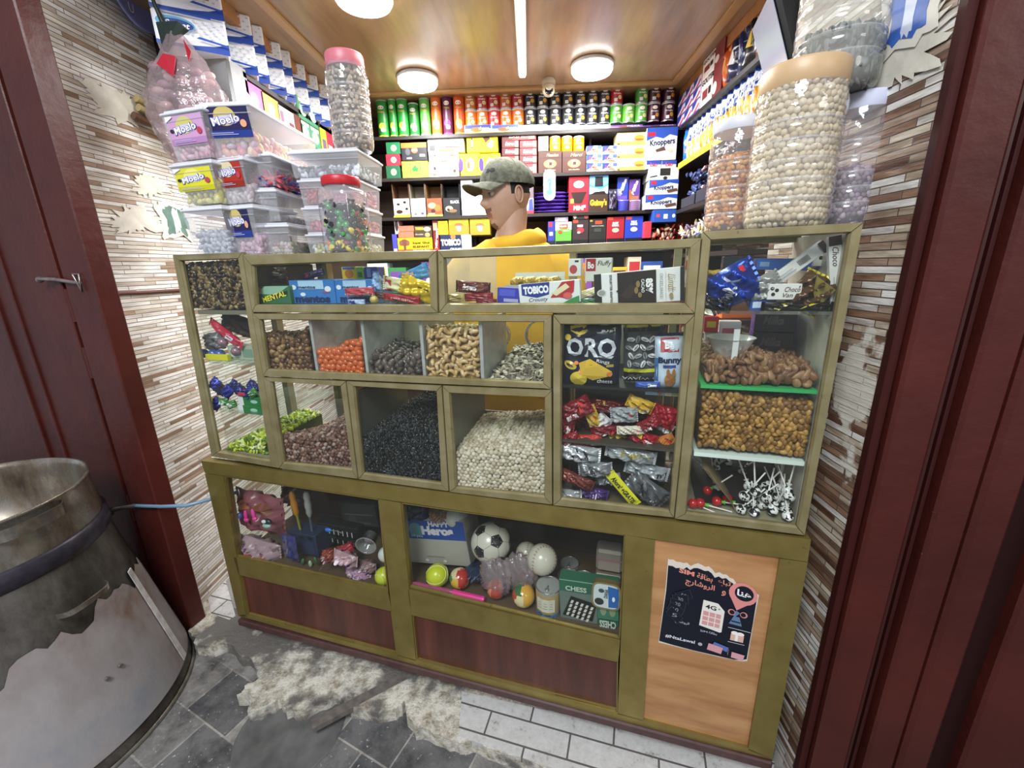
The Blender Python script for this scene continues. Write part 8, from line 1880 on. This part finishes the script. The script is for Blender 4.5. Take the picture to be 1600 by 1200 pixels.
# hose from the lock on the leaf to the cabinet
u_, z_ = CP(212, 790, -.05); p0 = np.array(cw(u_, -.05, z_)); u_, z_ = CP(292, 790, -.05); pm = np.array(cw(u_, -.05, z_)); p1 = W(330, 790, X=XL + .2)
q0 = np.array(cw(U(334, 790), .1, Z(334, 790)))
o = empty('hose', 'thin blue-grey hose running from the door bolt into the cabinet', 'hose', tuple(p0))
b = MB(); d_ = q0 - p0; b.tube([(0, 0, 0), (pm - p0) * .5 + [0, 0, -.004], pm - p0, (pm - p0) * .5 + d_ * .5, d_], .0065, P('6c8ca4', .35, coat=.3), 10); b.build('hose_tube', o)
b = MB(); b.tube([(0, 0, 0), (-.05, -.02, .0), (-.09, -.05, -.005), (-.17, -.09, -.02)], [.009, .008, .011, .01], P('8a837c', .3, .85, noise=.3), 10); b.box(-.11, -.08, -.018, -.06, -.03, .012, P('5c5650', .4, .7)); b.build('clamp', o)
# ================================================================== the man behind the counter
PY = 1.74
hd = W(792, 307, Y=PY)                  # middle of the head
SK = P('b08c76', .55, noise=.06, nscale=30, bump=.15, bscale=200); HAIR = P('1c1714', .7); YEL = P('d9a92a', .85, noise=.05, nscale=25, bump=.5, bscale=14)
CAPM = P('585a4d', .85, noise=.45, nscale=60, bump=.4, bscale=120)
man = empty('person', 'person in yellow hooded jumper and grey-green cap looking down to one side', 'person', (hd[0], PY, INZ))
HZ = hd[2] - INZ
# body: one continuous figure (head, neck, torso, arms, legs)
def skin(name, verts, edges, radii, mat, parent, sub=2, root=0, loc=(0, 0, 0)):
    me = bpy.data.meshes.new(name); me.from_pydata(verts, edges, []); me.update(); me.materials.append(mat)
    ob = bpy.data.objects.new(name, me); COL.objects.link(ob); ob.parent = parent; ob.location = loc
    sk = ob.modifiers.new('s', 'SKIN'); sk.use_smooth_shade = True; sk.branch_smoothing = .6
    lay = me.skin_vertices[0] if me.skin_vertices else None
    if lay is None:
        return ob
    for i, r in enumerate(radii):
        lay.data[i].radius = r if hasattr(r, '__len__') else (r, r); lay.data[i].use_root = (i == root)
    sb = ob.modifiers.new('u', 'SUBSURF'); sb.levels = sub; sb.render_levels = sub
    return ob


# head, facing -X (local frame: f forward, l left towards the camera, z up)
hv, hf_ = csphere(30); V = hv.copy()
f, l, z = V[:, 0].copy(), V[:, 1].copy(), V[:, 2].copy()
X = .094 * f; Yy = .076 * l; Zz = .112 * z
# narrowing of jaw, flattening of face, cranium behind
lowr = np.clip((-z - .05) / .95, 0, 1); Yy *= 1 - .28 * lowr ** 1.3; X = np.where(f > 0, X * (1 - .05 * lowr), X * (1 - .42 * lowr ** .8))
X = X + .012 * lowr * (f > -.2)
front_ = np.clip(f, 0, 1)
def bump_(cf, cl, cz, sf, sl, sz, amt, dirv=(1, 0, 0)):
    global X, Yy, Zz
    w = np.exp(-(((X - cf) / sf) ** 2 + ((np.abs(Yy) - cl) / sl) ** 2 + ((Zz - cz) / sz) ** 2)); w *= (f > -.1)
    X = X + amt * dirv[0] * w; Yy = Yy + amt * dirv[1] * w * np.sign(l + 1e-9); Zz = Zz + amt * dirv[2] * w
bump_(.085, 0, .032, .03, .040, .010, .006)        # brow
bump_(.08, .032, .012, .03, .014, .012, -.011)     # eye sockets
bump_(.09, 0, .006, .03, .009, .018, .009)         # nose bridge
bump_(.09, 0, -.018, .03, .012, .012, .022)        # nose tip
bump_(.09, .013, -.022, .03, .007, .008, .008)     # nostrils
bump_(.085, .04, -.018, .03, .02, .02, .006)       # cheeks
bump_(.09, 0, -.046, .02, .024, .006, .006)        # upper lip
bump_(.09, 0, -.051, .02, .026, .003, -.004)       # mouth line
bump_(.088, 0, -.058, .02, .020, .006, .006)       # lower lip
bump_(.08, 0, -.066, .02, .02, .005, -.004)
bump_(.075, 0, -.088, .03, .024, .014, .009)       # chin
HEADM = Matrix.Translation((0, 0, HZ)) @ Matrix.Rotation(math.radians(180 + 30), 4, 'Z') @ Matrix.Rotation(math.radians(6), 4, 'Y')
mb = MB(); HV = np.stack([X, Yy, Zz], 1); Fc = HV[hf_].mean(1); HV = HV * np.array([1, 1, 1]) ; HV[:, 2] = np.where(HV[:, 2] < -.01, -.01 + (HV[:, 2] + .01) * 1.2, HV[:, 2])
stub = P('866552', .6, noise=.1, nscale=60); lip = P('8f5a50', .45)
isst = (Fc[:, 0] > .055) & (Fc[:, 2] < -.033) & (Fc[:, 2] > -.044) & (np.abs(Fc[:, 1]) < .027)
islip = (Fc[:, 0] > .07) & (Fc[:, 2] < -.045) & (Fc[:, 2] > -.062) & (np.abs(Fc[:, 1]) < .022 - .5 * np.abs(Fc[:, 2] + .052))
isst |= (Fc[:, 0] > .06) & (Fc[:, 2] < -.078) & (Fc[:, 2] > -.1) & (np.abs(Fc[:, 1]) < .018)
issh = (Fc[:, 0] < .018) & (Fc[:, 2] > .0) & (Fc[:, 2] < .05)
# neck, torso, arms, legs in the same mesh as the head
base = ~(isst | islip | issh)
mb.add(HV, hf_[base], SK, True)
for msk, mt in ((isst, P('6b4c3e', .6)), (islip, lip), (issh, HAIR)):
    if msk.any(): mb.add(HV, hf_[msk], mt, True)
hs = len(mb.V)
head = mb
Rm = np.array(HEADM.to_3x3()); tr = np.array(HEADM.translation)
for k in range(hs): mb.V[k] = mb.V[k] @ Rm.T + tr
def loft(rings, mat, n=28):
    """rings: (centre, rx, ry)"""
    a = np.linspace(0, 2 * np.pi, n, endpoint=False); VV = np.vstack([np.stack([c[0] + rx * np.cos(a), c[1] + ry * np.sin(a), np.full(n, c[2])], 1) for c, rx, ry in rings]); i = np.arange(n)
    return VV, np.vstack([np.stack([j * n + i, j * n + (i + 1) % n, (j + 1) * n + (i + 1) % n, (j + 1) * n + i], 1) for j in range(len(rings) - 1)])
VV, FF = loft([((.01, .0, HZ - .42), .17, .11), ((.01, .0, HZ - .24), .15, .1), ((.015, .005, HZ - .17), .075, .07), ((.015, .005, HZ - .12), .057, .058), ((.02, .008, HZ - .06), .058, .062), ((.022, .01, HZ - .02), .05, .055)], SK)
mb.add(VV, FF, SK, True)
VV, FF = loft([((0, 0, .9), .165, .12), ((0, 0, HZ - .7), .16, .115), ((0.01, 0, HZ - .42), .17, .11)], SK); mb.add(VV, FF, P('2b3040', .8), True)
for sg in (-1, 1):
    mb.tube([(sg * .085, 0, .92), (sg * .095, -.01, .5), (sg * .1, .02, .1)], [.09, .062, .045], P('2b3040', .8), 14)
    mb.tube([(sg * .1, .03, .05), (sg * .1, -.06, .035), (sg * .1, -.14, .02)], [.045, .042, .03], BLACK, 12)
body = mb.build('body', man)
# ears, eyes, brows
def hpt(x, y, z): return HEADM @ Vector((x, y, z))
for sg in (-1, 1):
    mb = MB(); c = np.array([-.006, sg * .074, -.004]); tmp = MB()
    a = np.linspace(0, 2 * np.pi, 20, endpoint=False)
    tmp.tube([(c[0] - .004 + .016 * math.cos(t) * (1 + .15 * math.sin(t)), c[1] + sg * (.006 + .003 * math.cos(t)), c[2] + .028 * math.sin(t)) for t in np.append(a, 0)], .0042, SK, 7)
    tmp.ell(c + [0, sg * .004, 0], (.0145, .006, .025), SK, 5); tmp.ell(c + [.006, sg * .004, -.004], (.005, .004, .008), SK, 4)
    for k in range(len(tmp.V)): mb.add(tmp.V[k] @ Rm.T + tr, tmp.L[k].reshape(-1, 4) - sum(len(v) for v in tmp.V[:k]) if (tmp.N[k] == 4).all() else [tuple(tmp.L[k] - sum(len(v) for v in tmp.V[:k]))], SK, True)
    mb.build('ear', man)
for sg in (-1, 1):
    e = MB(); c = np.array([.076, sg * .031, .010]); e.ell((0, 0, 0), (.0115, .0125, .0115), P('b4a89c', .2), 6); e.ell((.008, 0, -.002), (.005, .0058, .0058), P('2a1a12', .15, coat=.8), 5)
    q_ = e.build('eye', man, loc=tuple(hpt(*c)), rot=HEADM.to_euler())
    e = MB(); e.ell((0, 0, .0035), (.0128, .0148, .0100), SK, 6, fn=lambda V: V * np.array([1, 1, 1]) * np.where(V[:, 2:3] > .1, 1, .86)); e.tube([(.0108, -.012, -.001), (.0135, 0, .0005), (.0108, .012, -.001)], .0009, HAIR, 5); e.build('eyelid', man, loc=tuple(hpt(*(c + [.0008, 0, .003]))), rot=HEADM.to_euler())
    e = MB(); e.tube([(.084, sg * .014, .0285), (.0855, sg * .030, .0325), (.076, sg * .046, .029)], [.0025, .0034, .0016], HAIR, 6); e.build('eyebrow', man, loc=tuple(HEADM.translation), rot=HEADM.to_euler())
# cap
cap = link(None, 'cap', man); cap.location = HEADM.translation; cap.rotation_euler = (HEADM @ Matrix.Rotation(math.radians(-5), 4, 'Y')).to_euler()
V, F = csphere(20); k = V[F].mean(1)[:, 2] > -.08; mb = MB()
Vc = np.stack([V[:, 0] * .107 - .004, V[:, 1] * .09, np.where(V[:, 2] > 0, V[:, 2] * .092, V[:, 2] * .06) + .040], 1); Vc[:, 2] += .008 * np.exp(-((Vc[:, 0] - .06) / .04) ** 2) * (V[:, 2] > .2)
mb.add(Vc, F[k], CAPM, True); mb.ell((-.004, 0, .133), (.007, .007, .004), CAPM, 4)
for t in range(6):
    a_ = t * math.pi / 3 + .52; mb.tube([((.1085 * math.cos(a_)) * math.sin(q_) - .004, .0915 * math.sin(a_) * math.sin(q_), .0935 * math.cos(q_) + .040) for q_ in np.linspace(.05, 1.5, 9)], .0012, P('5c5c50', .8), 4)
mb.build('crown', cap)
mb = MB(); n = 17; rows = []
for j, rr in enumerate(np.linspace(0, 1, 7)):
    a_ = np.linspace(-1.12, 1.12, n); base_x = .1 * np.cos(a_) * (1) ; base_y = .086 * np.sin(a_)
    ox = base_x + rr * .075 * np.cos(a_ * .8) ** .6; oy = base_y * (1 - .10 * rr); oz = .046 - .012 * rr - .030 * (np.sin(a_) ** 2) * (.5 + .5 * rr)
    rows.append(np.stack([ox, oy, oz], 1))
VV = np.vstack(rows); i = np.arange(n - 1); FF = np.vstack([np.stack([j * n + i, j * n + i + 1, (j + 1) * n + i + 1, (j + 1) * n + i], 1) for j in range(6)])
mb.add(VV, FF[:, ::-1], CAPM, True); mb.add(VV - [0, 0, .004], FF, P('4c4a40', .8), True); mb.tube(list(rows[-1] - [0, 0, .002]), .003, CAPM, 6); mb.build('brim', cap)
mb = MB(); art(mb, [T('JNB', .5, .5, .9, .8, '22242a', bold=.08)], .05, .022, lambda x, y, o_: np.stack([(.109 + o_) * np.cos((x - .025) / .1 + .5) * np.cos((y + .03) / .1) - .002, (.0935 + o_) * np.sin((x - .025) / .1 + .5) * np.cos((y + .03) / .1), .040 + .096 * np.sin((y + .03) / .1)], 1), rough=.9); mb.build('embroidery', cap)
# hooded jumper
mb = MB(); n = 40
S = [((.01, .0, HZ - .95), .20, .145), ((.01, .0, HZ - .7), .205, .15), ((.01, .0, HZ - .45), .215, .145), ((.015, .005, HZ - .30), .225, .125), ((.015, .01, HZ - .235), .212, .112), ((.018, .012, HZ - .19), .165, .10), ((.02, .012, HZ - .155), .11, .09)]
VV, FF = loft(S, YEL, n); aa = np.arctan2(VV[:, 1], VV[:, 0]); VV += (np.stack([np.cos(aa), np.sin(aa), 0 * aa], 1)) * (.006 * np.sin(7 * aa + VV[:, 2] * 40))[:, None] * (VV[:, 2] < HZ - .2)[:, None]
mb.add(VV, FF, YEL, True)
for sg in (-1, 1):
    sh = np.array([.015 + sg * .17, .01, HZ - .262]); el = np.array([.02 + sg * .27, -.05, HZ - .52]); wr = np.array([.0 + sg * .15, -.15, HZ - .68])
    mb.tube([sh + [-sg * .06, 0, .02], sh, sh + [sg * .045, -.01, -.05], (sh + el) / 2 + [sg * .01, 0, 0], el, (el + wr) / 2, wr, wr + (wr - el) * .03], [.07, .082, .078, .066, .06, .052, .042, .036], YEL, 18)
mb.build('jumper', man)
mb = MB()   # the hood lying round the neck
a_ = np.linspace(0, 2 * np.pi, 41); rows = []
for (r1, r2, dz, ph) in ((.078, .070, -.175, 0), (.100, .090, -.165, 0), (.112, .104, -.145, 0), (.108, .104, -.122, 0), (.095, .094, -.108, 0), (.084, .086, -.10, 0), (.076, .074, -.125, 0), (.072, .066, -.17, 0)):
    back = (1 + .17 * np.clip(np.cos(a_ - .35), 0, 1)); up = .018 * np.clip(np.cos(a_ - .35), -1, 1) + .004 * np.sin(5 * a_)
    rows.append(np.stack([.022 + r1 * np.cos(a_) * back, .006 + r2 * np.sin(a_) * (1 + .1 * np.clip(np.cos(a_), 0, 1)), HZ + dz + up * (1 if dz > -.15 else .3) - .034], 1))
VV = np.vstack(rows); m_ = 41; i = np.arange(m_ - 1); FF = np.vstack([np.stack([j * m_ + i, j * m_ + i + 1, (j + 1) * m_ + i + 1, (j + 1) * m_ + i], 1) for j in range(len(rows) - 1)])
mb.add(VV, FF, YEL, True); mb.build('hood', man)
# hands resting below the counter top, fingers bent
for sg in (-1, 1):
    wr = Vector((sg * .15, -.15, HZ - .68)); v = [(0, 0, 0), (0, -.035, -.005), (-sg * .004, -.075, -.008)]; e = [(0, 1), (1, 2)]; r = [(.024, .018), (.034, .016), (.036, .014)]
    L = [.062, .070, .066, .052]
    for k in range(4):
        x = (k - 1.5) * .0185 * -sg; b0 = len(v); v += [(x, -.09, -.008), (x * 1.08, -.09 - L[k] * .45, -.012), (x * 1.1, -.09 - L[k] * .75, -.024), (x * 1.1, -.09 - L[k] * .9, -.038)]; e += [(2, b0), (b0, b0 + 1), (b0 + 1, b0 + 2), (b0 + 2, b0 + 3)]; r += [(.0095, .0095), (.009, .009), (.0085, .0085), (.007, .007)]
    b0 = len(v); v += [(-sg * .034, -.04, -.012), (-sg * .05, -.068, -.022), (-sg * .05, -.09, -.03)]; e += [(1, b0), (b0, b0 + 1), (b0 + 1, b0 + 2)]; r += [(.0125, .0125), (.0105, .0105), (.0085, .0085)]
    bm = None; me = bpy.data.meshes.new('hand'); me.from_pydata(v, e, []); import bmesh as _b
    bm = _b.new(); bm.from_mesh(me); ly = bm.verts.layers.skin.verify(); bm.verts.ensure_lookup_table()
    for vi, rr_ in enumerate(r): bm.verts[vi][ly].radius = rr_; bm.verts[vi][ly].use_root = (vi == 0)
    bm.to_mesh(me); bm.free(); me.materials.append(SK)
    h = bpy.data.objects.new('hand', me); COL.objects.link(h); h.parent = man; h.location = wr; s_ = h.modifiers.new('s', 'SKIN'); s_.use_smooth_shade = True; u_ = h.modifiers.new('u', 'SUBSURF'); u_.levels = 1; u_.render_levels = 2
